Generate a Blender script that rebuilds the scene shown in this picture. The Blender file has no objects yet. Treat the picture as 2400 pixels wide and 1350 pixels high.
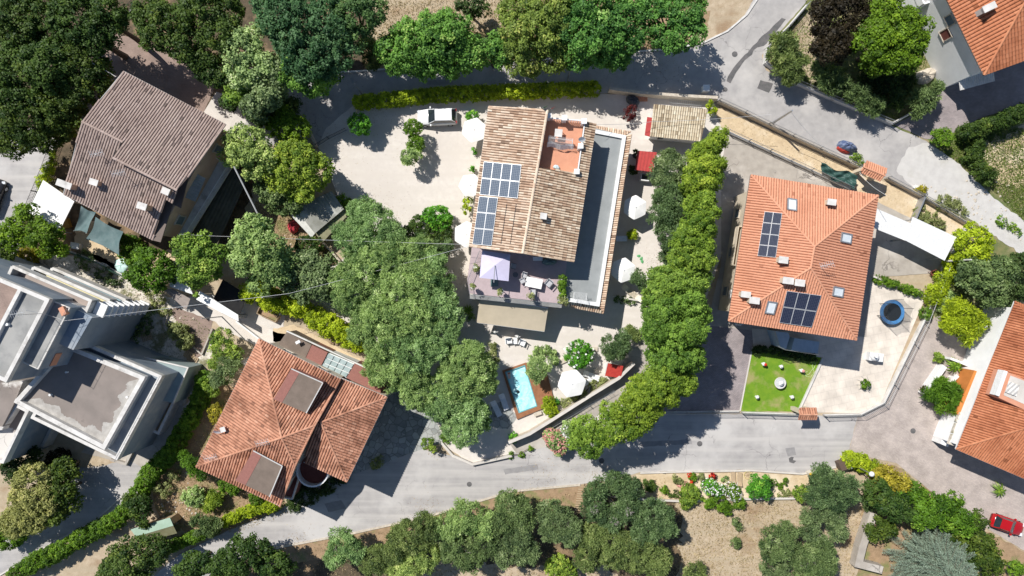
import bpy, math, random
import numpy as np
from mathutils import Vector, Matrix
R = math.radians
rng = np.random.default_rng(7)
random.seed(5)
scene = bpy.context.scene
# ---------------------------------------------------------------- camera (drone, looking straight down)
H, S = 75.0, 0.047                      # height above ground; metres per photo pixel on the ground
cd = bpy.data.cameras.new("camera"); cam = bpy.data.objects.new("camera", cd)
scene.collection.objects.link(cam); scene.camera = cam
cam.location = (0, 0, H); cam.rotation_euler = (0, 0, 0)
cd.sensor_width = 36.0; cd.lens = 36.0 * H / (2400 * S); cd.clip_end = 2000
# ---------------------------------------------------------------- sky and sun
SUN_EL, SHX, SHY = 52.5, 1.0, -1.0      # shadows fall towards (+x, -y)
w = bpy.data.worlds.new("World"); scene.world = w; w.use_nodes = True
nt = w.node_tree; bg = nt.nodes["Background"]
sky = nt.nodes.new("ShaderNodeTexSky"); sky.sky_type = 'NISHITA'; sky.sun_disc = False
sky.sun_elevation = R(SUN_EL); sky.sun_rotation = R(-45)
sky.dust_density = 0.4; sky.ozone_density = 2.0; sky.altitude = 200
nt.links.new(sky.outputs[0], bg.inputs[0]); bg.inputs[1].default_value = 0.080
sd = bpy.data.lights.new("sun", 'SUN'); sd.energy = 4.8; sd.angle = R(0.5); sd.color = (1.0, 0.965, 0.91)
so = bpy.data.objects.new("sun", sd); scene.collection.objects.link(so)
dv = Vector((SHX, SHY, 0)).normalized() * math.cos(R(SUN_EL)); dv.z = -math.sin(R(SUN_EL))
so.rotation_euler = dv.to_track_quat('-Z', 'Y').to_euler(); so.location = (-60, 60, 110)
vs = scene.view_settings; vs.view_transform = 'Standard'; vs.look = 'None'; vs.gamma = 1; vs.exposure = 0.20
scene.render.resolution_x, scene.render.resolution_y = 1024, 576
# ---------------------------------------------------------------- helpers
C = scene.collection
def W(px, py, z=0.0):
    f = (H - z) / H * S
    return Vector(((px - 1200) * f, (675 - py) * f, z))
def WP(pts, z=0.0): return [W(p[0], p[1], p[2] if len(p) > 2 else z) for p in pts]
class MB:
    def __init__(s): s.v = []; s.f = []; s.t = []
    def poly(s, pts, tone=.5):
        n = len(s.v); s.v += [tuple(p) for p in pts]; s.f.append(tuple(range(n, n + len(pts)))); s.t.append(tone)
    def prism(s, pts, z0, z1, tone=.5, top=True):
        """pts: world points (xy used) counter-clockwise or not; z1 may be a list"""
        P = [(p[0], p[1]) for p in pts]
        a = sum(P[i][0] * P[(i + 1) % len(P)][1] - P[(i + 1) % len(P)][0] * P[i][1] for i in range(len(P)))
        zs = list(z1) if hasattr(z1, '__len__') else [z1] * len(P)
        zb = list(z0) if hasattr(z0, '__len__') else [z0] * len(P)
        if a < 0: P.reverse(); zs.reverse(); zb.reverse()
        n = len(s.v); k = len(P)
        s.v += [(P[i][0], P[i][1], zb[i]) for i in range(k)] + [(P[i][0], P[i][1], zs[i]) for i in range(k)]
        for i in range(k):
            j = (i + 1) % k; s.f.append((n + i, n + j, n + k + j, n + k + i)); s.t.append(tone)
        if top: s.f.append(tuple(n + k + i for i in range(k))); s.t.append(tone)
        s.f.append(tuple(n + k - 1 - i for i in range(k))); s.t.append(tone)
    def box(s, c, size, rz=0.0, tone=.5, M=None):
        x, y, z = size[0] / 2, size[1] / 2, size[2] / 2
        n = len(s.v); ca, sa = math.cos(rz), math.sin(rz)
        for dz in (-z, z):
            for dx, dy in ((-x, -y), (x, -y), (x, y), (-x, y)):
                v = Vector((dx, dy, dz))
                v = (M @ v) if M is not None else Vector((dx * ca - dy * sa, dx * sa + dy * ca, dz))
                s.v.append((c[0] + v.x, c[1] + v.y, c[2] + v.z))
        for f in ((3, 2, 1, 0), (4, 5, 6, 7), (0, 1, 5, 4), (1, 2, 6, 5), (2, 3, 7, 6), (3, 0, 4, 7)):
            s.f.append(tuple(n + i for i in f)); s.t.append(tone)
    def tube(s, pts, r, n=6, tone=.5, caps=True):
        pts = [Vector(p) for p in pts]; base = len(s.v); rs = r if hasattr(r, '__len__') else [r] * len(pts)
        for i, p in enumerate(pts):
            d = (pts[min(i + 1, len(pts) - 1)] - pts[max(i - 1, 0)]).normalized()
            a = d.orthogonal().normalized() if abs(d.z) > .95 else d.cross(Vector((0, 0, 1))).normalized()
            b = d.cross(a).normalized()
            for k in range(n):
                t = 2 * math.pi * k / n
                q = p + (a * math.cos(t) + b * math.sin(t)) * rs[i]; s.v.append(tuple(q))
        for i in range(len(pts) - 1):
            for k in range(n):
                k2 = (k + 1) % n; o = base + i * n
                s.f.append((o + k, o + k2, o + n + k2, o + n + k)); s.t.append(tone)
        if caps:
            s.f.append(tuple(base + k for k in range(n))); s.t.append(tone)
            o = base + (len(pts) - 1) * n; s.f.append(tuple(o + n - 1 - k for k in range(n))); s.t.append(tone)
    def disc(s, c, r, n=16, tone=.5, sx=1., rz=0.):
        P = []
        for k in range(n):
            t = 2 * math.pi * k / n; x, y = r * sx * math.cos(t), r * math.sin(t)
            P.append((c[0] + x * math.cos(rz) - y * math.sin(rz), c[1] + x * math.sin(rz) + y * math.cos(rz), c[2]))
        s.poly(P, tone)
    def lathe(s, c, prof, n=16, tone=.5):
        """prof: list of (r, z)"""
        base = len(s.v)
        for r, z in prof:
            for k in range(n):
                t = 2 * math.pi * k / n; s.v.append((c[0] + r * math.cos(t), c[1] + r * math.sin(t), c[2] + z))
        for i in range(len(prof) - 1):
            for k in range(n):
                k2 = (k + 1) % n; o = base + i * n
                s.f.append((o + k, o + k2, o + n + k2, o + n + k)); s.t.append(tone)
        o = base + (len(prof) - 1) * n; s.f.append(tuple(o + k for k in range(n))); s.t.append(tone)
    def ribbon(s, path, w, z0, z1, tone=.5):
        """wall of width w along a path of world points"""
        P = [Vector((p[0], p[1], 0)) for p in path]
        for i in range(len(P) - 1):
            a, b = P[i], P[i + 1]; d = (b - a)
            if d.length < 1e-4: continue
            d.normalize(); n = Vector((-d.y, d.x, 0)) * w / 2
            e = d * (w / 2 if i < len(P) - 2 else 0); zo = (i % 2) * .003
            s.prism([a + n, b + n + e, b - n + e, a - n], z0 + zo, z1 + zo, tone)
    def grid(s, fn, nu, nv, tone=.5):
        n = len(s.v)
        for i in range(nu + 1):
            for j in range(nv + 1): s.v.append(tuple(fn(i / nu, j / nv)))
        for i in range(nu):
            for j in range(nv):
                a = n + i * (nv + 1) + j; s.f.append((a, a + nv + 1, a + nv + 2, a + 1)); s.t.append(tone)
ORG = {}
def link_mesh(name, me, mat, origin, parent=None):
    me.materials.append(mat); o = bpy.data.objects.new(name, me); C.objects.link(o)
    if parent is not None: o.parent = parent; ORG[o.name] = ORG[parent.name]
    else: o.location = origin; ORG[o.name] = Vector(origin)
    return o
def obj(name, mb, mat, parent=None, smooth=False, origin=None):
    V = np.array(mb.v, dtype=np.float64)
    if parent is not None: og = ORG[parent.name]
    elif origin is not None: og = Vector(origin)
    else: og = Vector(((V[:, 0].min() + V[:, 0].max()) / 2, (V[:, 1].min() + V[:, 1].max()) / 2, V[:, 2].min()))
    V = V - np.array(og)
    me = bpy.data.meshes.new(name); me.from_pydata(V.tolist(), [], mb.f)
    at = me.attributes.new("tone", 'FLOAT', 'FACE'); at.data.foreach_set("value", np.array(mb.t, dtype=np.float32))
    if smooth: me.polygons.foreach_set("use_smooth", [True] * len(me.polygons))
    me.update()
    return link_mesh(name, me, mat, og, parent)
def tag(o, label, cat, group=None):
    o["label"] = label; o["category"] = cat
    if group: o["group"] = group
    return o
def thing(name, loc, label, cat, group=None):
    o = bpy.data.objects.new(name, None); C.objects.link(o); o.location = loc; o.empty_display_size = .3
    ORG[o.name] = Vector(loc); return tag(o, label, cat, group)
def struct(o): o["kind"] = "structure"; return o
def copy_tree(o, loc=None, rz=None, parent=None, scale=None):
    c = o.copy(); C.objects.link(c); c.parent = parent
    if loc is not None: c.location = loc
    if rz is not None: c.rotation_euler = (0, 0, rz)
    if scale is not None: c.scale = scale if hasattr(scale, '__len__') else (scale,) * 3
    for ch in list(o.children): copy_tree(ch, parent=c)
    return c
# ---------------------------------------------------------------- materials
def mat(name, c1, c2=None, scale=3., detail=4., rough=.85, bump=0., bscale=20., c3=None, s3=.4, lo=.35, hi=.65,
        tone=None, spec=.3, metal=0., wave=None, lo3=.5, hi3=.62, alpha=None, trans=0., crack=None, streak=None):
    """noise mix of c1/c2 with larger patches of c3, optional per-face tone towards a colour, bump"""
    m = bpy.data.materials.new(name); m.use_nodes = True; t = m.node_tree; N = t.nodes; L = t.links
    b = N["Principled BSDF"]; b.inputs["Roughness"].default_value = rough; b.inputs["Metallic"].default_value = metal
    b.inputs["Specular IOR Level"].default_value = spec
    if trans: b.inputs["Transmission Weight"].default_value = trans
    tc = N.new("ShaderNodeTexCoord"); co = tc.outputs["Object"]
    col = None
    def rgb(c):
        n = N.new("ShaderNodeRGB"); n.outputs[0].default_value = (*c, 1); return n.outputs[0]
    def noise(sc, de=4., ro=.6):
        n = N.new("ShaderNodeTexNoise"); n.inputs["Scale"].default_value = sc; n.inputs["Detail"].default_value = de
        n.inputs["Roughness"].default_value = ro; L.new(co, n.inputs["Vector"]); return n.outputs["Fac"]
    def ramp(f, a, c):
        n = N.new("ShaderNodeMapRange"); n.inputs[1].default_value = a; n.inputs[2].default_value = c; L.new(f, n.inputs[0]); return n.outputs[0]
    def mix(f, a, c, mode='MIX'):
        n = N.new("ShaderNodeMix"); n.data_type = 'RGBA'; n.blend_type = mode
        if isinstance(f, float): n.inputs[0].default_value = f
        else: L.new(f, n.inputs[0])
        L.new(a, n.inputs[6]); L.new(c, n.inputs[7]); return n.outputs[2]
    col = rgb(c1)
    if c2: col = mix(ramp(noise(scale, detail), lo, hi), col, rgb(c2))
    if c3: col = mix(ramp(noise(s3, 5.), lo3, hi3), col, rgb(c3))
    if streak:                                              # wheel worn bands along one direction: (angle, strength)
        mp = N.new("ShaderNodeMapping"); mp.inputs["Rotation"].default_value = (0, 0, streak[0]); mp.inputs["Scale"].default_value = (.06, 1.3, 1)
        L.new(co, mp.inputs[0]); n = N.new("ShaderNodeTexNoise"); n.inputs["Scale"].default_value = 1.; n.inputs["Detail"].default_value = 6; L.new(mp.outputs[0], n.inputs["Vector"])
        col = mix(ramp(n.outputs["Fac"], .42, .72), col, rgb(streak[1]))
    if crack:                                               # (scale, colour): wandering cracks, only in patches
        nn = N.new("ShaderNodeTexNoise"); nn.inputs["Scale"].default_value = .8; nn.inputs["Detail"].default_value = 6; L.new(co, nn.inputs["Vector"])
        va = N.new("ShaderNodeVectorMath"); va.operation = 'MULTIPLY_ADD'; va.inputs[1].default_value = (1.6, 1.6, 1.6); L.new(nn.outputs["Color"], va.inputs[0]); L.new(co, va.inputs[2])
        vv = N.new("ShaderNodeTexVoronoi"); vv.feature = 'DISTANCE_TO_EDGE'; vv.inputs["Scale"].default_value = crack[0]; L.new(va.outputs[0], vv.inputs["Vector"])
        f1 = ramp(vv.outputs["Distance"], .012, .002); f2 = ramp(noise(.2, 4.), .52, .62); ml = N.new("ShaderNodeMath"); ml.operation = 'MULTIPLY'; L.new(f1, ml.inputs[0]); L.new(f2, ml.inputs[1])
        col = mix(ml.outputs[0], col, rgb(crack[1]))
    if tone:
        a = N.new("ShaderNodeAttribute"); a.attribute_name = "tone"
        cr = N.new("ShaderNodeValToRGB"); e = cr.color_ramp.elements; cr.color_ramp.interpolation = 'LINEAR'
        e[0].position = 0; e[0].color = (*tone[0], 1); e[1].position = 1; e[1].color = (*tone[-1], 1)
        for i, c in enumerate(tone[1:-1]):
            q = e.new((i + 1) / (len(tone) - 1)); q.color = (*c, 1)
        L.new(a.outputs["Fac"], cr.inputs[0])
        col = mix(1.0, col, cr.outputs[0], 'MULTIPLY')
    L.new(col, b.inputs["Base Color"])
    if bump or wave:
        bp = N.new("ShaderNodeBump"); bp.inputs["Strength"].default_value = bump or .5; bp.inputs["Distance"].default_value = .05
        if wave:
            wv = N.new("ShaderNodeTexWave"); wv.inputs["Scale"].default_value = wave[0]; wv.bands_direction = wave[1]
            wv.inputs["Distortion"].default_value = wave[2] if len(wave) > 2 else 0
            L.new(co, wv.inputs["Vector"]); L.new(wv.outputs["Fac"], bp.inputs["Height"])
        else: L.new(noise(bscale, 5.), bp.inputs["Height"])
        L.new(bp.outputs[0], b.inputs["Normal"])
    return m
LEAF_GAIN = 1.3; LEAFDEF = {}
def leafmat(name, c1, c2, c3=None, tr=.30):
    g_ = 1.0 if 'petal' in name else LEAF_GAIN; c1, c2 = [tuple(min(.8, v * g_) for v in c) for c in (c1, c2)]; c3 = tuple(min(.8, v * g_) for v in c3) if c3 else None
    m = bpy.data.materials.new(name); m.use_nodes = True; t = m.node_tree; N = t.nodes; L = t.links; LEAFDEF[name] = (c1, c2, c3 or c2)
    N.remove(N["Principled BSDF"]); out = N["Material Output"]
    a = N.new("ShaderNodeAttribute"); a.attribute_name = "tone"
    cr = N.new("ShaderNodeValToRGB"); e = cr.color_ramp.elements
    e[0].position = .0; e[0].color = (*c1, 1); e[1].position = .8; e[1].color = (*c2, 1)
    q = e.new(1.0); q.color = (*(c3 or c2), 1)
    L.new(a.outputs["Fac"], cr.inputs[0])
    d = N.new("ShaderNodeBsdfPrincipled"); L.new(cr.outputs[0], d.inputs["Base Color"])
    d.inputs["Roughness"].default_value = .55; d.inputs["Specular IOR Level"].default_value = .25
    tl = N.new("ShaderNodeBsdfTranslucent")
    g = N.new("ShaderNodeMix"); g.data_type = 'RGBA'; g.blend_type = 'MULTIPLY'; g.inputs[0].default_value = 1.
    L.new(cr.outputs[0], g.inputs[6]); g.inputs[7].default_value = (1.25, 1.35, .5, 1); L.new(g.outputs[2], tl.inputs[0])
    mx = N.new("ShaderNodeMixShader"); mx.inputs[0].default_value = tr
    L.new(d.outputs[0], mx.inputs[1]); L.new(tl.outputs[0], mx.inputs[2]); L.new(mx.outputs[0], out.inputs[0])
    return m
def plain(name, c, rough=.6, **k): return mat(name, c, tuple(x * .85 for x in c), scale=6, rough=rough, **k)
# ---------------------------------------------------------------- foliage
def leaf_mesh(name, P, N, size, tone, aspect=.55, seed=0, axis=None):
    """one rhombic leaf spray per point; P, N (n,3), size (n,)"""
    n = len(P); r = np.random.default_rng(seed)
    a = r.normal(size=(n, 3)) if axis is None else axis
    t = a - (a * N).sum(1)[:, None] * N; t /= np.linalg.norm(t, axis=1)[:, None] + 1e-9
    b = np.cross(N, t); s = size[:, None]
    droop = N * s * .18
    V = np.empty((n, 4, 3)); V[:, 0] = P - t * s * .5 - droop; V[:, 1] = P + b * s * aspect * .5
    V[:, 2] = P + t * s * .5 - droop; V[:, 3] = P - b * s * aspect * .5
    me = bpy.data.meshes.new(name)
    me.vertices.add(4 * n); me.vertices.foreach_set("co", V.reshape(-1).astype(np.float32))
    me.loops.add(4 * n); me.loops.foreach_set("vertex_index", np.arange(4 * n, dtype=np.int32))
    me.polygons.add(n); me.polygons.foreach_set("loop_start", np.arange(0, 4 * n, 4, dtype=np.int32))
    me.update(calc_edges=True)
    at = me.attributes.new("tone", 'FLOAT', 'FACE'); at.data.foreach_set("value", np.clip(tone, 0, 1).astype(np.float32))
    return me
def unit(v): return v / (np.linalg.norm(v, axis=-1, keepdims=True) + 1e-9)
STY = dict(  # puff radius, leaf size, aspect, leaves per puff, up-bias, roughness of outline, shell
    broad=dict(pr=.58, ls=.24, asp=.64, lp=66, up=.7, jit=.24, cov=2.3),
    fine=dict(pr=.46, ls=.24, asp=.30, lp=92, up=.6, jit=.30, cov=2.3),
    cyp=dict(pr=.42, ls=.20, asp=.52, lp=52, up=.8, jit=.20, cov=2.3),
    hedge=dict(pr=.26, ls=.17, asp=.60, lp=26, up=.9, jit=.07, cov=2.2),
    bush=dict(pr=.28, ls=.17, asp=.60, lp=30, up=.7, jit=.16, cov=2.3),
    ced=dict(pr=.50, ls=.42, asp=.20, lp=76, up=.5, jit=.40, cov=2.2))
def crown_points(lobes, style, seed, dens=1.0):
    st = STY[style]; r = np.random.default_rng(seed); L = np.array(lobes, float)
    PP = []; NN = []; LT = []
    for i, (x, y, z, rx, ry, rz) in enumerate(L):
        area = 2.6 * math.pi * ((rx * ry + rx * rz + ry * rz) / 3)
        k = max(5, int(area / (math.pi * st['pr'] ** 2) * st['cov'] * dens))
        d = unit(r.normal(size=(k * 2, 3))); d = d[d[:, 2] > -.55][:k]
        q = d * [rx, ry, rz] * (1 - st['jit'] * r.random((len(d), 1)) ** 1.3 + st['jit'] * .35 * (r.random((len(d), 1)) < .25))
        p = q + [x, y, z]
        keep = np.ones(len(p), bool)
        for j, (x2, y2, z2, a, b, c) in enumerate(L):
            if j != i: keep &= (((p - [x2, y2, z2]) / [a * .82, b * .82, c * .82]) ** 2).sum(1) > 1
        PP.append(p[keep]); NN.append(unit(d[keep] / [rx, ry, rz])); lt = r.normal() * .09; LT.append(np.full(int(keep.sum()), lt))
        if min(rx, ry) > st['pr'] * 1.3:                    # inner boughs, so that the crown is not hollow
            d2 = unit(r.normal(size=(k // 3, 3)) + [0, 0, .5]); PP.append(d2 * [rx * .6, ry * .6, rz * .62] + [x, y, z]); NN.append(d2); LT.append(np.full(len(d2), lt))
    P = np.concatenate(PP); Nn = np.concatenate(NN); n = len(P)
    pr = st['pr'] * (.55 + .8 * r.random(n)); lp = st['lp']
    ptone = .42 + .20 * r.normal(size=n) + np.concatenate(LT)
    # leaves in the puffs' outer shells
    idx = np.repeat(np.arange(n), lp); m = len(idx)
    d = unit(r.normal(size=(m, 3)) + Nn[idx] * .55)
    lp_ = P[idx] + d * (pr[idx] * (.45 + .6 * r.random(m)))[:, None]
    nor = unit(d * .75 + r.normal(size=(m, 3)) * .45 + [0, 0, st['up']])
    sz = st['ls'] * (.6 + .8 * r.random(m))
    tone = ptone[idx] + .13 * r.normal(size=m)
    return lp_, nor, sz, tone, d
def crown(name, lobes, style, m, parent, seed, dens=1.0, extra=None):
    st = STY[style]; P, N, s, t, d = crown_points(lobes, style, seed, dens)
    og = np.array(ORG[parent.name]); keep = P[:, 2] > .04; P, N, s, t, d = P[keep], N[keep], s[keep], t[keep], d[keep]
    ax = None
    if style in ('fine', 'ced'):
        ax = d + .5 * np.random.default_rng(seed + 1).normal(size=d.shape); N = unit(N - .6 * d)
    me = leaf_mesh(name, P - og, N, s, t, st['asp'], seed, ax)
    return link_mesh(name, me, m, None, parent)
def px_lobe(px, py, r, ztop, flat=.75, ry=None):
    """lobe seen at pixel px,py with pixel radius r; its top at ztop"""
    zr = min(r * S * flat, ztop * .48); zc = ztop - zr
    f = (H - (zc + zr * .4)) / H * S
    c = W(px, py, zc + zr * .4)
    return (c.x, c.y, zc, r * f, (ry or r) * f, zr)
VARS = {}; NR = 'trees along the north road'; CG = 'olive trees beside the gravel court'
def variant(m, k):
    """three slightly different tints of a leaf material, so that neighbours differ"""
    if m.name not in LEAFDEF: return m
    if m.name not in VARS:
        c1, c2, c3 = LEAFDEF[m.name]; VARS[m.name] = [m] + [leafmat(m.name + t_, *[tuple(a / LEAF_GAIN * b for a, b in zip(c, g)) for c in (c1, c2, c3)]) for t_, g in ((' warm', (1.14, 1.05, .9)), (' cool', (.88, .95, 1.05)), (' dry', (1.12, 1.08, 1.25)))]
    return VARS[m.name][k % 4]
def make_trunk(parent, lobes, m, bare=0, seed=0, name="trunk"):
    r = random.Random(seed); mb = MB(); og = ORG[parent.name]
    L = np.array(lobes); w_ = L[:, 3]; cz = float((L[:, 2] * w_).sum() / w_.sum()); size = float(max(L[:, 3]))
    tot = float(max(L[:, 2] + L[:, 5])); r0 = max(.05, tot * .028)
    fork = Vector((og.x + r.uniform(-.2, .2), og.y + r.uniform(-.2, .2), max(.3, (cz - size * .5) * .7)))
    mb.tube([og - Vector((0, 0, .1)), (og + fork) / 2 + Vector((r.uniform(-.1, .1), r.uniform(-.1, .1), 0)), fork], [r0 * 1.25, r0, r0 * .85], 7)
    for (x, y, z, rx, ry, rz) in lobes:
        k = 3 if rx > 1.5 else 2
        for q in range(k):
            a = r.uniform(0, 6.28); e = Vector((x + rx * .6 * math.cos(a), y + ry * .6 * math.sin(a), z + rz * r.uniform(0, .5)))
            mid = fork.lerp(e, .5) + Vector((r.uniform(-.3, .3), r.uniform(-.3, .3), .25)) * min(1, rx * .4)
            mb.tube([fork, mid, e], [r0 * .55, r0 * .35, r0 * .12], 5)
            if bare:
                for g in range(4):
                    b0 = mid.lerp(e, r.uniform(.2, .9)); a2 = r.uniform(0, 6.28); ln = rx * .4
                    e2 = b0 + Vector((ln * math.cos(a2), ln * math.sin(a2), rz * r.uniform(.2, .7)))
                    mb.tube([b0, b0.lerp(e2, .5) + Vector((0, 0, .15)), e2], [r0 * .25, r0 * .17, r0 * .07], 4)
    if bare > 1:                                            # bleached twig stars breaking through the top of the crown
        for (x, y, z, rx, ry, rz) in sorted(lobes, key=lambda l: -l[3])[:3 if bare > 1 else 1]:
            c = Vector((x + rx * r.uniform(-.3, .3), y + ry * r.uniform(-.3, .3), z + rz * .75)); k = r.randint(7, 9)
            for q in range(k):
                a = 6.28 * q / k + r.uniform(-.25, .25); ln = rx * r.uniform(.28, .5); e = c + Vector((ln * math.cos(a), ln * math.sin(a), rz * .42)); mid = c.lerp(e, .5) + Vector((r.uniform(-.1, .1), r.uniform(-.1, .1), .14))
                mb.tube([c, mid, e], [.06, .045, .02], 4)
                for g in (-1, 1): e3 = mid + Vector((ln * .4 * math.cos(a + g * .7), ln * .4 * math.sin(a + g * .7), .15)); mb.tube([mid, e3], [.03, .014], 3)
    return obj(name, mb, m, parent)
_seed = [100]
def tree(name, label, cat, m, lobes, style='broad', group=None, dens=1.0, bark=None, bare=0, base=None, flat=.75):
    """lobes: (px, py, r_px, ztop[, ry_px])"""
    _seed[0] += 1; sd_ = _seed[0]
    LL = [px_lobe(l[0], l[1], l[2], l[3], flat, l[4] if len(l) > 4 else None) for l in lobes]
    sh = 0. if group in (NR, CG) else .34 if style in ('broad', 'fine', 'ced') else .2 if style == 'cyp' else .08
    LL = [(x, y, z, max(rx * .62, rx - sh), max(ry * .62, ry - sh), max(rz * .7, rz - sh * .5)) for x, y, z, rx, ry, rz in LL]
    A = np.array(LL)
    if base: b = W(*base)
    else:
        ww = A[:, 3] ** 2; b = Vector(((A[:, 0] * ww).sum() / ww.sum(), (A[:, 1] * ww).sum() / ww.sum(), 0))
    t = thing(name, b, label, cat, group)
    make_trunk(t, LL, bark or BARK, bare, sd_)
    if len(LL) and style in ('broad', 'fine', 'ced', 'cyp'):     # break the outline with a few extra small lobes
        r = np.random.default_rng(sd_); EX = []
        for (x, y, z, rx, ry, rz) in LL:
            for q in range(4 if rx > 1.2 else 2):
                a = r.uniform(0, 6.28); k = r.uniform(.62, .95)
                EX.append((x + rx * k * math.cos(a), y + ry * k * math.sin(a), z + rz * r.uniform(-.2, .4), rx * .33, ry * .33, rz * .4))
        LL = LL + EX
    crown("crown", LL, style, variant(m, (sd_ * 7) % 11 if group != CG else (0, 2, 0)[sd_ % 3]) if style != "bush" else m, t, sd_, dens)
    return t
# ================================================================ material palette
BARK = mat("bark", (.16, .12, .09), (.09, .07, .05), scale=9, bump=.6, bscale=14)
BARKP = mat("pale bark", (.36, .33, .29), (.22, .2, .18), scale=9, bump=.4, bscale=14)
G_OAK = leafmat("oak leaves", (0.018, 0.045, 0.008), (0.085, 0.135, 0.022), (0.140, 0.180, 0.030))  # dark oak green, darkened further to carry the view's corner vignette
G_OLIVE = leafmat("grey green leaves", (.07, .13, .038), (.36, .475, .165), (.52, .60, .30))
G_OLIVE2 = leafmat("dark grey green leaves", (.035, .065, .022), (.175, .245, .085), (.29, .35, .16))
G_CYP2 = leafmat("greener conifer foliage", (.05, .105, .012), (.22, .335, .045), (.31, .42, .07))
G_LOC2 = leafmat("yellowed locust leaves", (.05, .09, .015), (.22, .30, .05), (.38, .40, .10))
G_LOCUST = leafmat("locust leaves", (0.037, 0.103, 0.022), (0.163, 0.322, 0.054), (0.338, 0.460, 0.120))
G_BLUE = leafmat("blue green leaves", (0.026, 0.075, 0.024), (0.111, 0.200, 0.072), (0.195, 0.300, 0.120))
G_LIGHT = leafmat("light green leaves", (.06, .12, .015), (.26, .36, .05), (.42, .48, .09))
G_CYP = leafmat("cypress foliage", (.05, .105, .01), (.215, .315, .035), (.33, .42, .06))
G_HEDGE = leafmat("hedge leaves", (.10, .15, .005), (.38, .47, .02), (.56, .60, .04))
G_BRIGHT = leafmat("bright leaves", (0.026, 0.100, 0.010), (0.130, 0.360, 0.026), (0.325, 0.500, 0.065))
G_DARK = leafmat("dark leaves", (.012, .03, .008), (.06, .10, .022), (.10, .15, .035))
G_IVY = leafmat("ivy leaves", (0.034, 0.080, 0.006), (0.138, 0.250, 0.017), (0.230, 0.340, 0.033))
G_YEL = leafmat("yellow leaves", (.12, .11, .008), (.36, .32, .03), (.55, .45, .06))
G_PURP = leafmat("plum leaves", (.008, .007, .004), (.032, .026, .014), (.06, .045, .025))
G_RED = leafmat("red leaves", (.05, .006, .008), (.10, .015, .015), (.14, .03, .02))
G_SPRUCE = leafmat("silver needles", (.06, .085, .06), (.21, .27, .205), (.33, .39, .31), tr=.15)
G_PALM = leafmat("palm leaves", (.04, .08, .01), (.16, .27, .03), (.28, .36, .05))
G_SAGE = leafmat("sage leaves", (.10, .12, .04), (.30, .33, .13), (.42, .42, .2))
F_WHITE = leafmat("white petals", (.75, .75, .72), (.85, .85, .82), None, .2)
F_PINK = leafmat("pink petals", (.65, .25, .25), (.75, .38, .35), None, .2)
F_RED = leafmat("red petals", (.55, .02, .01), (.7, .05, .02), None, .2)
F_ORANGE = leafmat("orange petals", (.75, .22, .02), (.8, .35, .04), None, .2)
M_SOIL = mat("dry soil", (.40, .31, .22), (.30, .22, .145), scale=1.3, detail=9, bump=.9, bscale=5, c3=(.50, .41, .31), s3=.22)
M_LITTER = mat("leaf litter", (.13, .095, .06), (.07, .055, .033), scale=1.8, detail=9, bump=.9, bscale=7, c3=(.25, .17, .10), s3=.3)
M_ASPH = mat("worn asphalt", (.41, .39, .375), (.32, .305, .30), scale=.9, detail=10, bump=.35, bscale=30, c3=(.50, .48, .46), s3=.12, lo=.3, hi=.7, crack=(.45, (.17, .16, .16)), streak=(R(8), (.50, .475, .45)))
M_ASPHN = mat("worn street asphalt", (.41, .39, .375), (.33, .315, .305), scale=1.4, detail=10, bump=.35, bscale=30, c3=(.49, .465, .44), s3=.22, lo3=.5, hi3=.7, lo=.3, hi=.7, crack=(.4, (.2, .19, .185)))
M_ASPHD = mat("patched asphalt", (.15, .14, .14), (.10, .10, .10), scale=2, bump=.3, bscale=30)
M_ASPHR = mat("newer asphalt", (.30, .29, .285), (.25, .24, .24), scale=2, bump=.3, bscale=30)
M_COURT = mat("cream gravel", (.67, .62, .565), (.60, .55, .50), scale=2.2, detail=9, bump=.35, bscale=40, c3=(.56, .51, .46), s3=.16, lo3=.48, hi3=.72, streak=(R(25), (.59, .54, .485)))
M_CONC = mat("concrete", (.42, .38, .33), (.34, .305, .265), scale=1.1, detail=9, bump=.25, bscale=20, c3=(.49, .45, .40), s3=.25, crack=(.22, (.2, .18, .16)))
M_CONCL = mat("pale concrete", (.62, .58, .53), (.52, .485, .44), scale=.9, detail=9, bump=.2, bscale=20)
M_SAND = mat("sandy soil", (.62, .49, .32), (.50, .385, .245), scale=1.4, detail=10, bump=1.0, bscale=4, c3=(.66, .55, .40), s3=.3)
M_FIELD = mat("mown dry grass", (.50, .405, .29), (.38, .295, .195), scale=1.6, detail=10, bump=.7, bscale=6, c3=(.30, .205, .125), s3=.24, lo3=.52, hi3=.66, streak=(R(60), (.40, .33, .23)))
M_GRASSY = mat("rough grass", (.10, .14, .045), (.20, .19, .08), scale=.9, detail=9, bump=.9, bscale=9, c3=(.30, .25, .14), s3=.25)
M_LAWN = mat("lawn", (.12, .25, .015), (.18, .30, .02), scale=1.2, detail=9, bump=.8, bscale=30, c3=(.33, .31, .12), s3=.45, lo3=.5, hi3=.64)
M_WHITEG = mat("white gravel", (.57, .55, .52), (.50, .48, .455), scale=1.3, detail=10, bump=.4, bscale=30, c3=(.42, .40, .34), s3=.3, lo3=.55, hi3=.75)
M_RUBBLE = mat("chalk rubble", (.76, .70, .62), (.46, .41, .34), scale=2.6, detail=10, bump=1.0, bscale=7, c3=(.22, .21, .12), s3=.45, lo3=.52, hi3=.62)
M_SOILR = mat("reddish soil", (.38, .26, .16), (.27, .185, .11), scale=1.4, detail=9, bump=.9, bscale=6, c3=(.20, .20, .08), s3=.5)
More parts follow.
